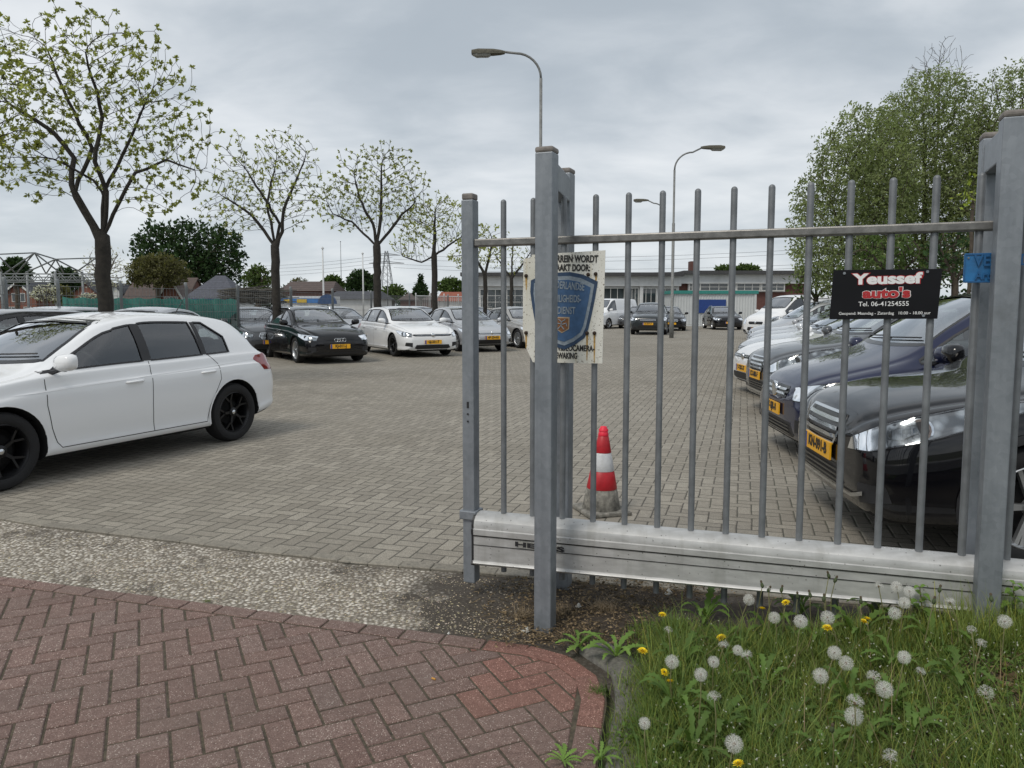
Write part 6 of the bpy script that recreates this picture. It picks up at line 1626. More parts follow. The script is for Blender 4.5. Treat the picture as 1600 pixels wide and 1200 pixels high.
gable_house(268, 94.5, 3.3, 3, 2.2, 4.95, 'brick gable wing with white trim on the brown tiled house', 'tile_brown', wins=((0, 2.3, 1.7, .8, 5),))
# hipped roof hall with blue band
def hall(px, Y, w, d, eave, ridge, label, roofm, wallm, band=None, hip=.25, cat='building', name='hall'):
    b = AY(px, 478, Y); root = empty(name, (b.x, Y, 0)); tag(root, label, cat)
    mb = MB(); mb.box((0, d / 2, eave / 2 - .05), (w, d, eave + .1)); mb.build('wall', M[wallm], root)
    o_ = .3; hx = w / 2 + o_; h2 = w / 2 * (1 - 2 * hip); mb = MB()
    mb.add([(-hx, -o_, eave + .003), (hx, -o_, eave + .003), (hx, d + o_, eave + .003), (-hx, d + o_, eave + .003), (-h2, d * .5, ridge), (h2, d * .5, ridge)], [(0, 1, 5, 4), (1, 2, 5), (2, 3, 4, 5), (3, 0, 4), (3, 2, 1, 0)]); mb.build('roof', M[roofm], root, fixn=True)
    if band: mb = MB(); mb.box((0, -.08, eave - .12), (w + .3, .1, .28)); mb.build('fascia', M[band], root)
    return root
M['blueband'] = mat('blue_fascia', (.04, .17, .45), .5, var=.1); M['yellow'] = mat('yellow_sheet', (.55, .38, .04), .6, var=.15); M['teal'] = mat('sea_green_trim', (.03, .22, .19), .5, var=.1)
M['panelgrey'] = mat('cabin_panel', (.52, .54, .54), .6, var=.05, scale=1.5, dirt=.3)
hall(329, 80, 5.2, 6, 2.35, 4.9, 'dark hipped roof hall with a blue fascia behind the green netting', 'tile_grey', 'panelgrey', 'blueband', hip=.40)
hall(478, 72, 4.6, 6, 3.0, 4.0, 'brown flat-topped roof beyond the blue arched shop', 'tile_brown', 'darkbrick', hip=.02)
hall(548, 66, 4.6, 8, 2.2, 2.95, 'dark low roof of a long shed right of the blue arched shop', 'tile_dark', 'wallwhite', hip=.05)
hall(650, 88, 3.6, 8, 2.3, 3.15, 'grey-brown roofed house left of the fourth street tree', 'tile_brown', 'darkbrick', hip=.1)
hall(702, 84, 2.4, 6, 2.1, 3.2, 'house with an orange-red tiled roof right of the fourth street tree', 'tile_red', 'wallwhite', hip=.02)
# arched shop
b = AY(500, 478, 58); ar = empty('arched_shop', (b.x, 58, 0)); tag(ar, 'blue and white shop front with an arched canopy beside the flagpole', 'shop')
mb = MB(); mb.box((-1.2, 2, 1.1), (3.7, 4, 2.5)); mb.build('wall', M['wallwhite'], ar)
mb = MB(); mb.box((-1.2, -.04, 2.0), (3.8, .1, .35)); mb.build('fascia', M['blueband'], ar)
mb = MB(); mb.prism([(.70 * math.cos(q), 1.75 + .72 * math.sin(q)) for q in np.linspace(0, math.pi, 15)], -.5, -.12, lambda a, c, q: Vector((a + .65, q, c))); mb.build('arched_canopy', mat('navy_canopy', (.02, .06, .16), .5), ar, fixn=True)
mb = MB(); mb.box((-2.5, -.13, 1.98), (.45, .05, .26)); mb.build('sign_board', M['yellow'], ar)
mb = MB(); mb.box((-1.35, -.13, 1.98), (.75, .05, .26)); mb.build('sign_board', M['yellow'], ar)
# heap of stacked branches / bars over the fence
hb = MB(); rng = np.random.default_rng(5)
for k in range(260):
    x = 338 + rng.uniform(0, 70); y = rng.uniform(452, 472); a = AY(x, y, 31 + rng.uniform(-1, 1)); L = rng.uniform(.6, 1.6); q = rng.normal(0, .05)
    hb.tube([a, a + Vector((L * .5, rng.uniform(-.2, .2), q)), a + Vector((L, rng.uniform(-.2, .2), q * 2))], .016, 3)
o = hb.build('stacked_poles', mat('weathered_poles', (.075, .07, .06), .9, var=.4), None); tag(o, 'dark heap of stacked poles on a rack behind the netting', 'pole stack', kind='stuff')

# showroom: long flat-roofed building
SY = 68.0
def sx(px): return AY(px, 478, SY).x
def sz(py): return AY(800, py, SY).z
b = Vector((sx(725), SY, 0)); sh_ = empty('showroom', b); tag(sh_, 'long flat-roofed white building with glazed front behind the far cars', 'building'); inv = Matrix.Translation(b).inverted()
def bx(name, p0, p1, y0, d, m, parent=None, ztop=None):
    (xa, ya), (xb, yb) = p0, p1; mb = MB(); mb.box(((sx(xa) + sx(xb)) / 2, SY + y0 + d / 2, (sz(ya) + sz(yb)) / 2), (abs(sx(xb) - sx(xa)), d, abs(sz(ya) - sz(yb))))
    o = mb.build(name, M[m], parent or sh_)
    o.matrix_parent_inverse = inv if parent is None else Matrix(); return o
bx('wall', (725, 434), (1062, 500), .4, 12, 'wallwhite'); bx('wall', (1062, 431), (1262, 500), .6, 12, 'darkbrick')
bx('fascia', (723, 431), (1064, 447), 0, .35, 'wallwhite'); bx('fascia', (1064, 428), (1250, 440), .2, .35, 'wallwhite')
bx('roof', (720, 426), (1066, 431.5), -.6, 14, 'felt'); bx('roof', (1066, 423), (1262, 428.5), -.4, 14, 'felt')
rw = bx('chimney', (1090, 405), (1100, 424), 3, 1.0, 'darkbrick'); bx('parapet', (1064, 440), (1262, 443), .1, .3, 'wallwhite')
def glaz(x0_, x1_, y0_, y1_, cols, rows, off=-.02, fm='white_wood'):
    cx_ = (sx(x0_) + sx(x1_)) / 2 - b.x; cz_ = (sz(y0_) + sz(y1_)) / 2
    f = win(sh_, (cx_, .38 + off, cz_), abs(sx(x1_) - sx(x0_)), abs(sz(y0_) - sz(y1_)), cols=cols, rows=rows, fm=fm, th=.12); return f
for (a_, c_) in ((750, 786), (792, 830)): glaz(a_, c_, 452, 482, 3, 3)
for (a_, c_) in ((868, 900), (944, 976), (983, 998), (1002, 1026), (1031, 1058)): glaz(a_, c_, 450, 494, 3, 1)
bx('wall_panel', (1076, 440), (1228, 456), .35, .2, 'wallwhite')
for (a_, c_) in ((1078, 1090), (1095, 1138), (1152, 1188), (1191, 1226)): glaz(a_, c_, 442.5, 454, 3, 2, off=-.08)
glaz(1206, 1224, 466, 478, 2, 1, off=.18)
# wall lamp dots and posts between panes
for x_ in (905, 976, 1000): bx('pilaster', (x_, 447), (x_ + 5, 494), .12, .25, 'wallwhite')
# white cabin
Yc = 60.0
def cX(px): return AY(px, 478, Yc).x
def cZ(py): return AY(800, py, Yc).z
cb = empty('site_cabin', (cX(1115), Yc, 0)); tag(cb, 'white corrugated cabin with green roof edge and a blue panel', 'cabin'); inv = Matrix.Translation(cb.location).inverted()
xa, xb = cX(1050), cX(1181); mb = MB(); n = 60; vs = []; fs = []
for k in range(n + 1):
    x = xa + (xb - xa) * k / n; o_ = .04 if k % 2 else 0
    for z in (.15, cZ(459)): vs.append((x, Yc + o_, z))
for k in range(n): fs.append((2 * k, 2 * k + 2, 2 * k + 3, 2 * k + 1))
mb.add(vs, fs); mb.box(((xa + xb) / 2, Yc + 1.6, (cZ(459) + .15) / 2), (xb - xa - .02, 3.0, cZ(459) - .15)); o = mb.build('wall', M['panelgrey'], cb); o.matrix_parent_inverse = inv
def cbx(name, x0_, x1_, y0_, y1_, yo, d, m): mb = MB(); mb.box(((cX(x0_) + cX(x1_)) / 2, Yc + yo + d / 2, (cZ(y0_) + cZ(y1_)) / 2), (abs(cX(x1_) - cX(x0_)), d, abs(cZ(y1_) - cZ(y0_)))); o = mb.build(name, M[m], cb); o.matrix_parent_inverse = inv; return o
cbx('roof_edge', 1047, 1184, 454, 459, -.12, 3.5, 'teal'); M['cabinblue'] = mat('cabin_blue', (.012, .045, .20), .45, var=.1); cbx('blue_panel', 1090, 1134, 468, 489, -.07, .06, 'cabinblue')
cbx('corner_post', 1049, 1052, 459, 509, -.06, .1, 'panelgrey'); cbx('corner_post', 1178, 1181.5, 459, 509, -.06, .1, 'panelgrey'); cbx('base_rail', 1052, 1178, 507, 510, -.05, .1, 'panelgrey')
# small black bollard near the lamp
bp = G(999, 508); bo_ = empty('litter_bin', (bp.x, bp.y, 0)); tag(bo_, 'small black litter bin between the grey hatchback and the dark off-roader', 'bin')
mb = MB(); mb.lathe([(0, .02), (.25, .02), (.27, 1.0), (.0, 1.0)], 16); mb.build('body', M['plastic'], bo_, smooth=False); mb = MB(); mb.lathe([(.28, .98), (.29, 1.04), (.2, 1.12), (0, 1.14)], 16); mb.build('lid', M['plastic'], bo_)
# distant tree line closing the horizon
rng = np.random.default_rng(3)
V, F, C_ = [], [], []
for k in range(26000):
    x = rng.uniform(-330, 260); hgt = 5.5 + 2.2 * math.sin(x * .043) + 1.5 * math.sin(x * .17 + 1) + 1.0 * math.sin(x * .61); z = rng.random() ** .8 * hgt; tn = rng.uniform(.6, 1.3)
    leafq(V, F, C_, np.array([x, 240 + rng.uniform(-6, 6), z]), rng.normal(0, 1, 3), 1.3, .4, rng, (tn, tn, tn))
mb = MB(); mb.add(V, F); mb.c = C_; mb.m = [0] * len(F); o = mb.build('far_woodland', M['leaf_dark']); tag(o, 'low dark line of far woodland along the horizon', 'woodland', kind='stuff')
# ================================================================ VERGE, SOIL, WEEDS
def topx(x, y, z=0.0):
    v = Vector((x, y, z - EYE)); f = Vector((0, math.cos(PITCH), -math.sin(PITCH))); u = Vector((0, math.sin(PITCH), math.cos(PITCH)))
    d = v.dot(f); return 800 + F_PX * v.x / d, PPY - F_PX * v.dot(u) / d
rng = np.random.default_rng(12)
def nz2(x, y): return (math.sin(x * 5.1 + 1.3 * math.sin(y * 3.7)) * math.sin(y * 4.3 + 1.1 * math.sin(x * 2.9)) + .5 * math.sin(x * 13 + y * 7) * math.sin(y * 11 - x * 5)) / 1.5
LB = [(900, 1075), (930, 1062), (960, 1034), (985, 1008), (1040, 1008), (1070, 985), (1110, 990), (1150, 968), (1200, 972), (1400, 935)]
def left_lim(py): return float(np.interp(py, [a for a, b in LB], [b for a, b in LB]))
def rise(x, y):
    t = min(max((x - .95) / 1.15, 0), 1); t = t * t * (3 - 2 * t); b_ = y - (GL0 - GK * x); return .21 * t * (1 - min(max((b_ - .05) / .5, 0), 1))
def vz(x, y):                                             # gentle unevenness of the verge
    px, py = topx(x, y); k = min(max((px - left_lim(py)) / 60, 0), 1) if py > 0 else 1
    return .004 + k * (.028 + .014 * nz2(x * .9, y * .9)) + rise(x, y)
def GV(px, py, h=0.0):
    z = 0
    for _ in range(9): P_ = G(px, py, z + h); z = z * .4 + .6 * vz(P_.x, P_.y)
    return G(px, py, z + h)
mb = MB(); vs = []; fs = []; nx, ny = 90, 70; X0, X1, Y0, Y1 = .10, 3.2, 1.9, 4.25
for j in range(ny + 1):
    for i in range(nx + 1):
        x = X0 + (X1 - X0) * i / nx; y = Y0 + (Y1 - Y0) * j / ny; px, py = topx(x, y)
        lim = left_lim(py); vs.append((x, y, vz(x, y) + .006 * nz2(x * 4, y * 4) if px > lim - 20 else -.004 + .007 * nz2(x * 5, y * 5)))
def okv(i, j):
    x = X0 + (X1 - X0) * i / nx; y = Y0 + (Y1 - Y0) * j / ny; px, py = topx(x, y)
    kx = np.interp(py, [1018, 1052, 1098, 1150, 1212, 1292, 1430], [905, 955, 962, 952, 944, 936, 920])
    if y > GL0 - GK * x + (.75 if x < 1.0 else .30): return False
    return not (py > 1012 and px < kx + 40) and not (py <= 1012 and py > 1000 and px < 900)
for j in range(ny):
    for i in range(nx):
        if okv(i, j) and okv(i + 1, j) and okv(i, j + 1): a = j * (nx + 1) + i; fs.append((a, a + 1, a + nx + 2, a + nx + 1))
mb.add(vs, fs); tag(mb.build('verge_soil', M['soil'], smooth=True), kind='structure')
M['grass'] = leaf_mat('grass_blade', (.115, .165, .045), (.20, .245, .080), .35); M['weed'] = leaf_mat('dandelion_leaf', (.095, .17, .035), (.15, .235, .055), .3)
M['dry'] = leaf_mat('dry_litter', (.20, .15, .095), (.34, .27, .18), .1)
# grass
V, F, C_ = [], [], []
def blade(p, h, w, lean, az, tint, curl=.5):
    k = len(V); a = np.array([-math.sin(az), math.cos(az), 0]); d = np.array([math.cos(az), math.sin(az), 0])
    for i, t in enumerate((0, .4, .75, 1.0)):
        q = p + np.array([0, 0, h * (t - curl * .35 * t * t)]) + d * lean * h * t ** 1.8; ww = w * (1 - t ** 1.6)
        if i < 3: V.extend([q - a * ww / 2, q + a * ww / 2])
        else: V.append(q)
    F.extend([(k, k + 1, k + 3, k + 2), (k + 2, k + 3, k + 5, k + 4), (k + 4, k + 5, k + 6)]); C_.extend([tint] * 3)
cnt = 0
while cnt < 34000:
    x = rng.uniform(.25, 3.0); y = rng.uniform(1.95, 3.95)
    px, py = topx(x, y)
    if px > 1800 or py > 1420 or y > GL0 - GK * x - .12: continue
    if px < left_lim(py) - 8 + rng.normal(0, 16): continue
    dn = nz2(x * 1.1, y * 1.1); tall = nz2(x * .7 + 4, y * .8)
    if rng.random() > .62 + .45 * dn: continue
    if 1040 < px < 1290 and py < 985 and rng.random() < .55: continue
    if x > 1.72 and 2.45 < y < 2.85 and rng.random() < .8: continue      # bare trampled patch at the right edge
    h = rng.uniform(.045, .145) * (1 + .45 * max(tall, -.4))
    if px > 1440 and py < 1010: h *= rng.uniform(1.1, 2.3)
    if rng.random() < .03: h *= 1.8
    if px < left_lim(py) + 25: h *= .6
    r_ = rng.random(); v = rng.normal(1, .18)
    tint = (1.7 * v, 1.30 * v, .9 * v) if r_ < .07 else ((.75 * v, .95 * v, .9 * v) if r_ < .35 else (v * 1.15, v * 1.15, v) if r_ < .8 else (1.4 * v, 1.35 * v, 1.0 * v))
    blade(np.array([x, y, vz(x, y) - .008]), h, rng.uniform(.0022, .0058), rng.uniform(.1, 1.1), rng.uniform(0, 6.283), tint, rng.uniform(0, 1)); cnt += 1
cnt = 0
while cnt < 6500:                                         # longer growth against the beam and round the right frame
    px = rng.uniform(1300, 1720); py = rng.uniform(900, 1030); p = GV(px, py); x, y = p.x, p.y
    if y > GL0 - GK * x - .10: y = GL0 - GK * x - .10 - rng.uniform(0, .12)
    k_ = np.interp(px, [1300, 1440, 1520, 1600], [.12, .55, 1, 1]) 
    if rng.random() > k_: continue
    h = rng.uniform(.08, .17) * (1 + .8 * rng.random() ** 3) * (.6 + .5 * k_); v = rng.normal(1.1, .2); tint = (1.9 * v, 1.5 * v, 1.0 * v) if rng.random() < .15 else (1.15 * v, 1.15 * v, v)
    blade(np.array([x, y, vz(x, y) - .008]), h, rng.uniform(.0022, .0046), rng.uniform(.1, .7), rng.uniform(0, 6.283), tint, rng.uniform(0, .7)); cnt += 1
mb = MB(); mb.add(V, F); mb.c = C_; mb.m = [0] * len(F)
tag(mb.build('verge_grass', M['grass']), 'rough grass growing on the verge below the gate', 'grass', kind='stuff')
# small clover-like ground cover leaves
V, F, C_ = [], [], []; cnt = 0
while cnt < 9000:
    x = rng.uniform(.25, 3.0); y = rng.uniform(1.95, 3.95); px, py = topx(x, y)
    if px > 1800 or py > 1420 or y > GL0 - GK * x - .1 or px < left_lim(py) + rng.normal(5, 12): continue
    if nz2(x * 1.3 + 7, y * 1.3) < -.05: continue
    tn = max(.5, rng.normal(.95, .2)); d = np.array([rng.normal(), rng.normal(), rng.uniform(-.2, .7)])
    leafq(V, F, C_, np.array([x, y, vz(x, y) + rng.uniform(.0, .05)]), d, rng.uniform(.010, .028), .32, rng, (tn, tn, tn)); cnt += 1
mb = MB(); mb.add(V, F); mb.c = C_; mb.m = [0] * len(F)
tag(mb.build('ground_cover', M['weed']), 'tiny-leaved ground cover among the grass on the verge', 'ground cover', kind='stuff')
# litter and dry stalks on the soil
V, F, C_ = [], [], []; cnt = 0
while cnt < 5200:
    px = rng.uniform(735, 1330); py = rng.uniform(905, 1012); p = G(px, py)
    if px > left_lim(py) + 60 and rng.random() < .8: continue
    dd = math.exp(-((px - 850) / 60) ** 2) + math.exp(-((px - 1000) / 110) ** 2) * (1.2 if py < 960 else .5) + .12
    if rng.random() > dd: continue
    if p.y > GL0 - GK * p.x + .6: continue
    tn = rng.choice([.25, .4, .7, 1.0, 1.25]) * rng.uniform(.7, 1.2)
    d = np.array([rng.normal(), rng.normal(), rng.normal(0, .22)]); lg = rng.random() < .25
    leafq(V, F, C_, np.array([p.x, p.y, .006 + rng.uniform(0, .014)]), d, rng.uniform(.03, .08) if lg else rng.uniform(.006, .022), .03 if lg else rng.uniform(.15, .4), rng, (tn, tn * .95, tn * .85)); cnt += 1
mb = MB(); mb.add(V, F); mb.c = C_; mb.m = [0] * len(F)
tag(mb.build('dry_litter', M['dry']), 'dead leaves and wood chips on the dark soil under the gate', 'leaf litter', kind='stuff')
def tuft(px, py, r, n, m, label, hmax=.06, name='dry_tuft', cat='tuft', tint=(1, 1, 1)):
    global V, F, C_
    p = G(px, py); V, F, C_ = [], [], []
    for _ in range(n):
        q = rng.normal(0, r * .45, 2); tn = rng.uniform(.6, 1.2)
        blade(np.array([q[0], q[1], 0]), rng.uniform(.3, 1) * hmax, rng.uniform(.0015, .003), rng.uniform(.4, 1.8), rng.uniform(0, 6.28), (tint[0] * tn, tint[1] * tn, tint[2] * tn), rng.uniform(.4, 1.4))
    o_ = MB(); o_.add(V, F); o_.c = C_; o_.m = [0] * len(F); o = o_.build(name, M[m]); o.location = (p.x, p.y, .0); tag(o, label, cat); return o
tuft(818, 962, .06, 260, 'dry', 'dry straw tuft left of the front post of the guide frame', .05)
tuft(880, 955, .05, 160, 'dry', 'dry straw tuft just behind the front post of the guide frame', .05)
tuft(945, 952, .07, 300, 'dry', 'pale dead grass clump under the gate beam', .07)
tuft(323, 940, .018, 60, 'grass', 'tiny green tuft in the joint above the red paving', .018, 'grass_tuft', 'tuft')
tuft(936, 1080, .05, 200, 'weed', 'creeping green weed in the joint beside the kerb', .025, 'joint_weed', 'weed')
tuft(914, 1000, .04, 90, 'weed', 'small weed at the corner of the red paving near the post', .03, 'joint_weed', 'weed')
# stone chips lying on the concrete strip
mb = MB(); cnt = 0; chipcol = []
while cnt < 5200:
    px = rng.uniform(-60, 830); py = rng.uniform(800, 1010); p = G(px, py)
    lo = np.interp(px, [a for a, b in edge_px], [b for a, b in edge_px]) + 5; hi = np.interp(px, [-260, 0, 500, 830], [866, 900, 966, 1006]) - 4
    if not lo < py < hi: continue
    if nz2(p.x * .8, p.y * 1.2) + rng.normal(0, .5) < -.25: continue
    s = rng.uniform(.0022, .0062) * (1.6 if rng.random() < .06 else 1); q = [Vector((rng.uniform(.6, 1.2) * s * a, rng.uniform(.6, 1.2) * s * b, rng.uniform(.25, .6) * s * c)) for a, b, c in ((1, 0, 0), (0, 1, 0), (-1, 0, 0), (0, -1, 0), (0, 0, 1))]
    v = rng.uniform(.45, 1.15); cc = (v, v * rng.uniform(.88, 1), v * rng.uniform(.7, .95)); b0 = Vector((p.x, p.y, -.009)); az = Matrix.Rotation(rng.uniform(0, 6.28), 3, 'Z')
    mb.add([b0 + az @ k for k in q], [(0, 1, 4), (1, 2, 4), (2, 3, 4), (3, 0, 4)], 0, cc); cnt += 1
tag(mb.build('stone_chips', mat('stone_chip', (.52, .47, .39), .85, tint=True, var=.2, scale=50)), 'loose pale stone chips on the worn concrete strip', 'gravel', kind='stuff')
# dandelion rosettes
def rosette(name, px, py, r, n, label, up=.5, sc=1.0, z=None, tintb=1.0, group='dandelion rosettes'):
    p = GV(px, py) if z is None else G(px, py); z0 = vz(p.x, p.y) if z is None else z; root = empty(name, (p.x, p.y, z0)); tag(root, label, 'weed', group)
    for k in range(n):
        az = 6.283 * k / n + rng.normal(0, .25); L = r * rng.uniform(.65, 1.1); W_ = L * rng.uniform(.11, .16); u_ = up * rng.uniform(.6, 1.3); sg = 16; vs = []; fs = []; cols = []
        d = Vector((math.cos(az), math.sin(az), 0)); a = Vector((-math.sin(az), math.cos(az), 0))
        for i in range(sg + 1):
            t = i / sg; rise = L * u_ * math.sin(min(t * 2.2, 2.6)) * .62; cpt = d * (L * (t * .95)) + Vector((0, 0, .004 + max(rise, 0)))
            w = W_ * (.12 + .88 * math.sin(min(t, .98) * math.pi) ** .8 * (.55 + .6 * t)) * (1.0 if i % 2 else .50) * (.3 if t > .97 else 1)
            sway = a * (math.sin(t * 5 + k) * .05 * L)
            vs += [cpt + sway - a * w + Vector((0, 0, w * .3)) - d * (0 if i % 3 else .0), cpt + sway, cpt + sway + a * w + Vector((0, 0, w * .3))]
        for i in range(sg):
            fs += [(3 * i, 3 * i + 1, 3 * i + 4, 3 * i + 3), (3 * i + 1, 3 * i + 2, 3 * i + 5, 3 * i + 4)]
        tn = tintb * rng.uniform(.8, 1.2); o_ = MB(); o_.add(vs, fs, 0, (tn, tn, tn)); o_.build('leaf', M['weed'], root, smooth=True)
    return root
rosette('dandelion_plant', 962, 1030, .17, 11, 'bright dandelion rosette at the head of the kerb', .75, z=.005, tintb=1.45)
rosette('dandelion_plant', 905, 1012, .13, 8, 'bright dandelion rosette between the front post and the kerb', .6, z=.0, tintb=1.35)
rosette('dandelion_plant', 880, 1192, .09, 10, 'pale dandelion rosette in the red paving at the bottom edge', .5, z=.0, tintb=1.5)
rosette('dandelion_plant', 938, 1190, .09, 9, 'small dandelion rosette on the paving beside the kerb at the bottom edge', .9, z=.0, tintb=1.4)
rl = [(1060, 1040, 'beside the leftmost seed heads'), (1130, 1000, 'behind the pale fluffy heads left of the middle'), (1200, 985, 'near the gate beam left of the tall stems'), (1195, 1070, 'in the middle left of the verge'), (1280, 1000, 'under the pair of seed heads at the beam'), (1340, 990, 'below the largest yellow flower'), (1240, 1120, 'low in the centre of the verge'), (1130, 1130, 'in the lower left of the verge'), (1330, 1090, 'right of the closest seed heads'), (1400, 1040, 'in the centre right of the verge'), (1085, 1180, 'at the bottom edge near the kerb'), (1290, 1180, 'at the bottom edge in the middle'), (1420, 1150, 'in the lower right of the verge'), (1460, 1000, 'below the nettle'), (1370, 960, 'against the beam in the middle'), (1060, 1110, 'beside the kerb below the leftmost seed heads'), (1180, 1140, 'low down left of the closest seed head'), (1390, 1100, 'right of the pair of large seed heads'), (1100, 965, 'at the back left where the soil begins'), (1250, 950, 'at the back below the bare stems'), (1500, 1060, 'towards the bare straw patch'), (1350, 1150, 'near the bottom edge right of the closest seed head')]
for x_, y_, w_ in rl: rosette('dandelion_plant', x_, y_ + 12, rng.uniform(.12, .175), int(rng.integers(8, 12)), 'green dandelion rosette ' + w_, rng.uniform(.8, 1.4), tintb=rng.uniform(.7, 1.1))
# seed heads
def head_mesh(r, n, half=False, seed=0):
    rg = np.random.default_rng(seed); V2, F2 = [], []
    for i in range(n):
        ph = math.acos(1 - 2 * (i + .5) / n); th = 2.39996 * i; d = np.array([math.sin(ph) * math.cos(th), math.sin(ph) * math.sin(th), math.cos(ph)])
        if half and (d[2] < -.1 or rg.random() < .45): continue
        rr_ = r * rg.uniform(.84, 1.03); a = np.cross(d, rg.normal(0, 1, 3)); a /= np.linalg.norm(a); b = np.cross(d, a); k = len(V2); s = .00028
        V2 += [d * .2 * r + a * s, d * .2 * r - a * s, d * rr_ * .86 - a * s, d * rr_ * .86 + a * s]; F2.append((k, k + 1, k + 2, k + 3))
        for q in range(5):                                    # parachute hairs
            an = q * 1.2566 + rg.uniform(0, 1); e = (a * math.cos(an) + b * math.sin(an)) * r * .30 + d * rr_ * .16; k = len(V2)
            o_ = np.cross(e, d); o_ /= np.linalg.norm(o_) + 1e-9; c0 = d * rr_ * .84
            V2 += [c0 - o_ * s, c0 + o_ * s, c0 + e + o_ * s * .8, c0 + e - o_ * s * .8]; F2.append((k, k + 1, k + 2, k + 3))
    mb = MB(); mb.add(V2, F2); return mb.mesh('seed_head')
def core_mesh(r):
    mb = MB(); mb.lathe([(0, -r * .26), (r * .16, -r * .2), (r * .22, 0), (r * .15, r * .16), (0, r * .2)], 10); return mb.mesh('receptacle', True)
m, t, p = new_mat('pappus_white'); g = NG(t); p.inputs['Base Color'].default_value = (.82, .81, .77, 1); p.inputs['Roughness'].default_value = .9
tl = g.n('ShaderNodeBsdfTranslucent'); tl.inputs[0].default_value = (.85, .84, .8, 1); mx = g.n('ShaderNodeMixShader'); mx.inputs[0].default_value = .4
t.links.new(p.outputs[0], mx.inputs[1]); t.links.new(tl.outputs[0], mx.inputs[2]); t.links.new(mx.outputs[0], t.nodes['Material Output'].inputs[0]); M['pappus'] = m
M['recept'] = mat('receptacle_brown', (.16, .12, .07), .9, var=.3, scale=200); M['stem'] = mat('dandelion_stem', (.15, .145, .06), .6, var=.3, scale=20); M['petal'] = mat('petal_yellow', (.88, .66, .012), .7, var=.15, scale=60)
M['bud'] = mat('bud_green', (.055, .075, .03), .8, var=.4, scale=80); M['browntip'] = mat('bud_brown', (.08, .06, .035), .9)
HR = .027; heads = [head_mesh(HR, 150, False, 1), head_mesh(HR, 120, False, 2), head_mesh(HR, 120, True, 3)]; core = core_mesh(HR)
for h_ in heads: h_.materials.append(M['pappus'])
core.materials.append(M['recept'])
def petals():
    V2, F2 = [], []
    for i in range(60):
        az = 2.4 * i; e = .15 + 1.0 * (1 - i / 60); L = .020 * (.6 + .4 * (1 - i / 60)); d = np.array([math.cos(az) * math.sin(e + .35), math.sin(az) * math.sin(e + .35), math.cos(e + .35)]); a = np.array([-math.sin(az), math.cos(az), 0]); k = len(V2); w = .0016
        V2 += [a * w * .5, -a * w * .5, d * L - a * w, d * L + a * w]; F2.append((k, k + 1, k + 2, k + 3))
    mb = MB(); mb.add(V2, F2); return mb.mesh('petals')
pet = petals(); pet.materials.append(M['petal'])
mb = MB(); mb.lathe([(0, -.012), (.006, -.008), (.008, 0), (.006, .008), (.004, .014), (0, .015)], 10); budm = mb.mesh('bud', True); budm.materials.append(M['bud'])
mb = MB(); mb.lathe([(.004, .012), (.0055, .018), (.003, .024), (0, .024)], 8); budt = mb.mesh('bud_tip', True); budt.materials.append(M['browntip'])
def flower(kind, px, py, label, name, cat, group, scale=1.0, hz=None, lean=None):
    # height of the head above ground: choose so the foot stands on the verge in front of the gate
    zmax = .33 if kind != 'yellow' else .22; z = hz or rng.uniform(.17, .26)
    if kind == 'yellow': z = hz or rng.uniform(.08, .14)
    h0 = z; P_ = GV(px, py, h0); z = P_.z
    for _ in range(30):
        P_ = G(px, py, z); lim = GL0 - GK * P_.x - .16
        if P_.y > lim: z += .02
        else: break
    P_ = G(px, py, z); fx_, fy_ = P_.x + (rng.normal(0, .03) if lean is None else lean), min(P_.y + rng.normal(0, .02), GL0 - GK * P_.x - .11); g0 = vz(fx_, fy_)
    root = empty(name, (fx_, fy_, g0)); tag(root, label, cat, group)
    top = Vector((P_.x - fx_, P_.y - fy_, P_.z - g0)); bow = Vector((rng.normal(0, .012), rng.normal(0, .012), 0))
    pts = [Vector((0, 0, -.01)), top * .35 + bow, top * .7 + bow * .8, top]; mb = MB(); mb.tube(pts, [.0026, .0023, .002, .0018], 6); mb.build('stem', M['stem'], root, smooth=True)
    def ch(nm, me, s=scale):
        o = bpy.data.objects.new(nm, me); COL.objects.link(o); o.parent = root; o.location = top; o.rotation_euler = (rng.uniform(-.4, .4), rng.uniform(-.4, .4), rng.uniform(0, 6)); o.scale = (s, s, s); return o
    if kind in ('clock', 'half'): ch('seed_head', heads[2] if kind == 'half' else heads[int(rng.integers(0, 2))]); ch('receptacle', core)
    elif kind == 'yellow': o = ch('petals', pet); o2 = ch('bud', budm, scale * .6); o2.rotation_euler = o.rotation_euler
    else: o = ch('bud', budm); o2 = ch('bud_tip', budt); o2.rotation_euler = o.rotation_euler
    return root
ck = [(1170, 937, 1), (1210, 965, 1), (1251, 971, 1.05), (1293, 965, 1.1), (1421, 924, .9), (1413, 942, .95), (1398, 958, .95), (1570, 971, .95), (1304, 1020, 1), (1322, 1036, 1.05), (1282, 1056, 1.05), (1413, 1027, .9), (1382, 1077, 1.1), (1334, 1119, 1.15), (1401, 917, .95),
      (1050, 1034, 1), (1115, 1034, .85), (1095, 1054, .9), (1153, 1016, .8), (1147, 1162, 1.05), (1007, 1130, .75)]
hf = [(1373, 916, .8), (1131, 1010, .9), (1167, 1025, .9), (1365, 1059, 1), (1336, 1098, 1.1), (1540, 1083, .95), (1391, 1182, .9), (1533, 1006, .7), (1438, 1050, .7), (1116, 1090, .9), (1044, 985, .7), (1484, 941, .8), (1518, 985, .7), (1201, 920, .6)]
def ordn(n): return '%d%s' % (n, 'th' if 10 <= n % 100 <= 20 else {1: 'st', 2: 'nd', 3: 'rd'}.get(n % 10, 'th'))
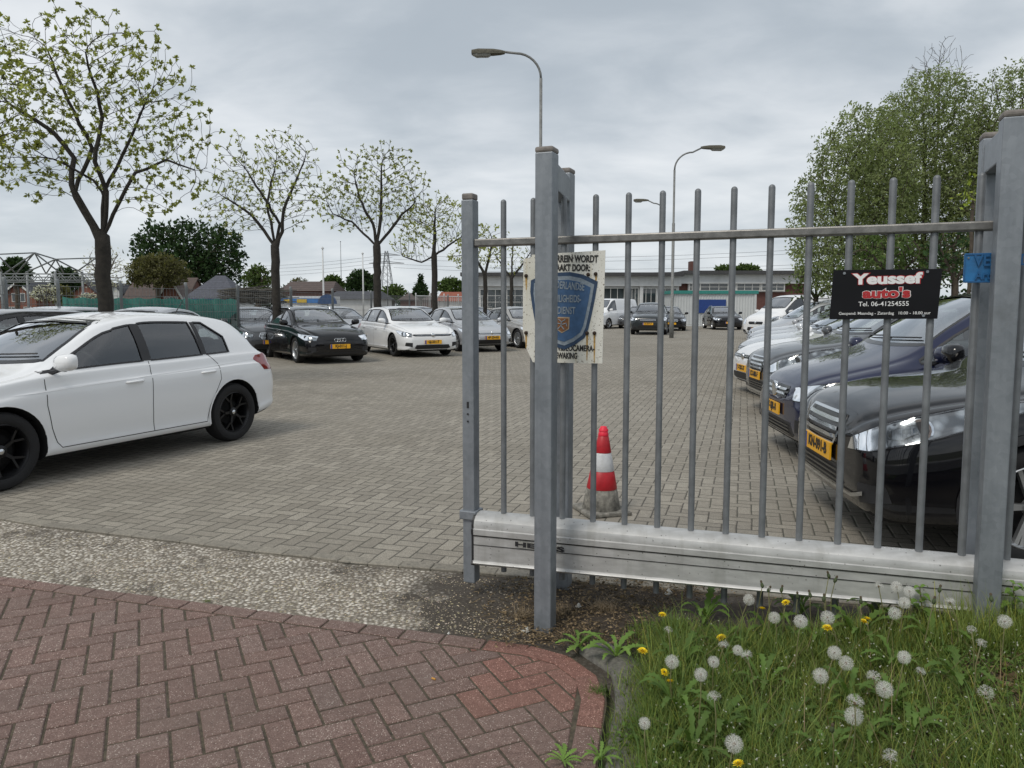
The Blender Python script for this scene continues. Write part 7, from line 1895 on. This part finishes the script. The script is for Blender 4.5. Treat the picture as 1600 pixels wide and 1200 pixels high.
for i, (x_, y_, s_) in enumerate(sorted(ck)): flower('clock', x_, y_, 'full round white dandelion seed head, %s from the left among the full ones' % ordn(i + 1), 'dandelion_clock', 'dandelion', 'dandelion seed heads on the verge', s_)
for i, (x_, y_, s_) in enumerate(sorted(hf)): flower('half', x_, y_, 'half-blown thin dandelion seed head, %s from the left among the half-blown ones' % ordn(i + 1), 'dandelion_clock', 'dandelion', 'dandelion seed heads on the verge', s_)
for i, (x_, y_) in enumerate(sorted([(1004, 1018), (1038, 1051), (1047, 1066), (1127, 997), (1191, 952), (1154, 1194), (1350, 972), (1355, 968), (1293, 982), (1228, 942), (1035, 961)])):
    flower('yellow', x_, y_, 'yellow dandelion flower, %s from the left among the yellow flowers' % ordn(i + 1), 'dandelion_flower', 'dandelion', 'yellow dandelion flowers on the verge', 1.0 if i % 4 else 1.2)
for i, (x_, y_) in enumerate(sorted([(1295, 900), (1305, 907), (1221, 922), (1266, 930), (1191, 915), (1246, 932), (1287, 936), (1468, 922), (1459, 940), (1549, 936), (1201, 922), (1345, 940), (1300, 1140)])):
    flower('bud', x_, y_, 'closed dandelion bud on a bare stem, %s from the left among the buds' % ordn(i + 1), 'dandelion_bud', 'dandelion', 'closed dandelion buds on the verge')
# dead stalks leaning through the growth
V, F, C_ = [], [], []
for k in range(170):
    px = rng.uniform(1030, 1640); py = rng.uniform(945, 1230); P_ = GV(px, py)
    if P_.y > GL0 - GK * P_.x - .14 or px < left_lim(py) + 20: continue
    tn = rng.uniform(.5, 1.1); blade(np.array(P_), rng.uniform(.08, .26), rng.uniform(.0016, .0034), rng.uniform(.5, 2.2), rng.uniform(0, 6.28), (tn, tn * .92, tn * .8), rng.uniform(0, .8))
for k in range(1500):
    x = rng.normal(1.98, .16); y = rng.normal(2.66, .12); tn = rng.uniform(.35, 1.0)
    leafq(V, F, C_, np.array([x, y, vz(x, y) + rng.uniform(.0, .02)]), np.array([rng.normal(), rng.normal(), rng.normal(0, .25)]), rng.uniform(.01, .06), rng.choice([.03, .25]), rng, (tn, tn * .92, tn * .8))
mb = MB(); mb.add(V, F); mb.c = C_; mb.m = [0] * len(F); tag(mb.build('dead_stalks', M['dry']), 'bleached dead stalks and straw lying among the verge growth', 'dead stalks', kind='stuff')
# scattered tiny white blossoms
V, F, C_ = [], [], []
for k in range(420):
    px = rng.uniform(1020, 1600); py = rng.uniform(930, 1200); P_ = GV(px, py, .09)
    if P_.y > GL0 - GK * P_.x - .12 or px < left_lim(py) + 15: continue
    for q in range(3): leafq(V, F, C_, np.array(P_), rng.normal(0, 1, 3), rng.uniform(.003, .0065), .5, rng, (1, 1, 1))
mb = MB(); mb.add(V, F); mb.c = C_; mb.m = [0] * len(F); tag(mb.build('small_blossoms', M['blossom']), 'tiny white chickweed blossoms scattered through the verge grass', 'blossoms', kind='stuff')
# nettle by the right frame
def nettle(px, foot, top_z, label, n=7, sc=1.0):
    p = G(px, foot); p.y = GL0 - GK * p.x - .15; root = empty('nettle', (p.x, p.y, vz(p.x, p.y))); tag(root, label, 'weed')
    mb = MB(); mb.tube([(0, 0, 0), (.01, 0, top_z * .5), (0, .01, top_z)], [.004, .0035, .002], 6); mb.build('stem', M['stem'], root, smooth=True)
    for k in range(n):
        z = top_z * (.35 + .65 * k / (n - 1)); L = sc * .085 * (1 - .6 * (k / n) ** 2)
        for s in (0, math.pi):
            az = k * 1.57 + s + .3; d = Vector((math.cos(az), math.sin(az), 0)); a = Vector((-math.sin(az), math.cos(az), 0)); vs = []; fs = []; sg = 8
            for i in range(sg + 1):
                t_ = i / sg; w = L * .32 * math.sin(math.pi * min(t_ * .85 + .12, 1)) * (1 if i % 2 else .78); c = d * L * t_ + Vector((0, 0, z + L * .25 * math.sin(t_ * 2.6) - .25 * L * t_ * t_))
                vs += [c - a * w + Vector((0, 0, w * .25)), c, c + a * w + Vector((0, 0, w * .25))]
            for i in range(sg): fs += [(3 * i, 3 * i + 1, 3 * i + 4, 3 * i + 3), (3 * i + 1, 3 * i + 2, 3 * i + 5, 3 * i + 4)]
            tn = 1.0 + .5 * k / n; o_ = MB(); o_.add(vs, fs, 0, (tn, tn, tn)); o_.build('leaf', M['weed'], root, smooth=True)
    return root
nettle(1478, 930, .33, 'tall green nettle against the beam left of the right guide frame', 8, 1.05)
nettle(1398, 940, .22, 'short leafy nettle among the seed heads in front of the beam', 6, .8)
nettle(1318, 950, .2, 'low leafy nettle beside the yellow flower at the beam', 5, .75)
# cigarette end and a pale stone
p_ = G(679, 1063); mb = MB(); mb.tube([p_ + Vector((-.012, .008, .006)), p_ + Vector((.004, -.003, .006))], .0042, 8); o = mb.build('cigarette_end', mat('filter_orange', (.55, .28, .06), .8)); tag(o, 'orange cigarette end lying on the red paving', 'litter')
for (x_, y_, s_, l_) in ((823, 985, .024, 'triangular pale stone leaning at the foot of the front post'), (701, 990, .010, 'small white chip at the edge of the red paving'), (903, 948, .020, 'white scrap of paper on the soil behind the front post'), (1043, 928, .03, 'bright crumpled scrap under the gate beam')):
    P_ = G(x_, y_); mb = MB(); q = [Vector((rng.uniform(.6, 1.2) * s_ * a, rng.uniform(.6, 1.2) * s_ * b, rng.uniform(.5, 1.2) * s_ * c)) for a, b, c in ((1, 0, 0), (0, 1, 0), (-1, 0, 0), (0, -1, 0), (.2, 0, 1.2))]
    mb.add([P_ + k for k in q], [(0, 1, 4), (1, 2, 4), (2, 3, 4), (3, 0, 4), (3, 2, 1, 0)]); o = mb.build('pale_scrap', mat('pale_scrap', (.5, .5, .47), .8, var=.2, scale=60)); tag(o, l_, 'stone' if 'stone' in l_ or 'chip' in l_ else 'litter')
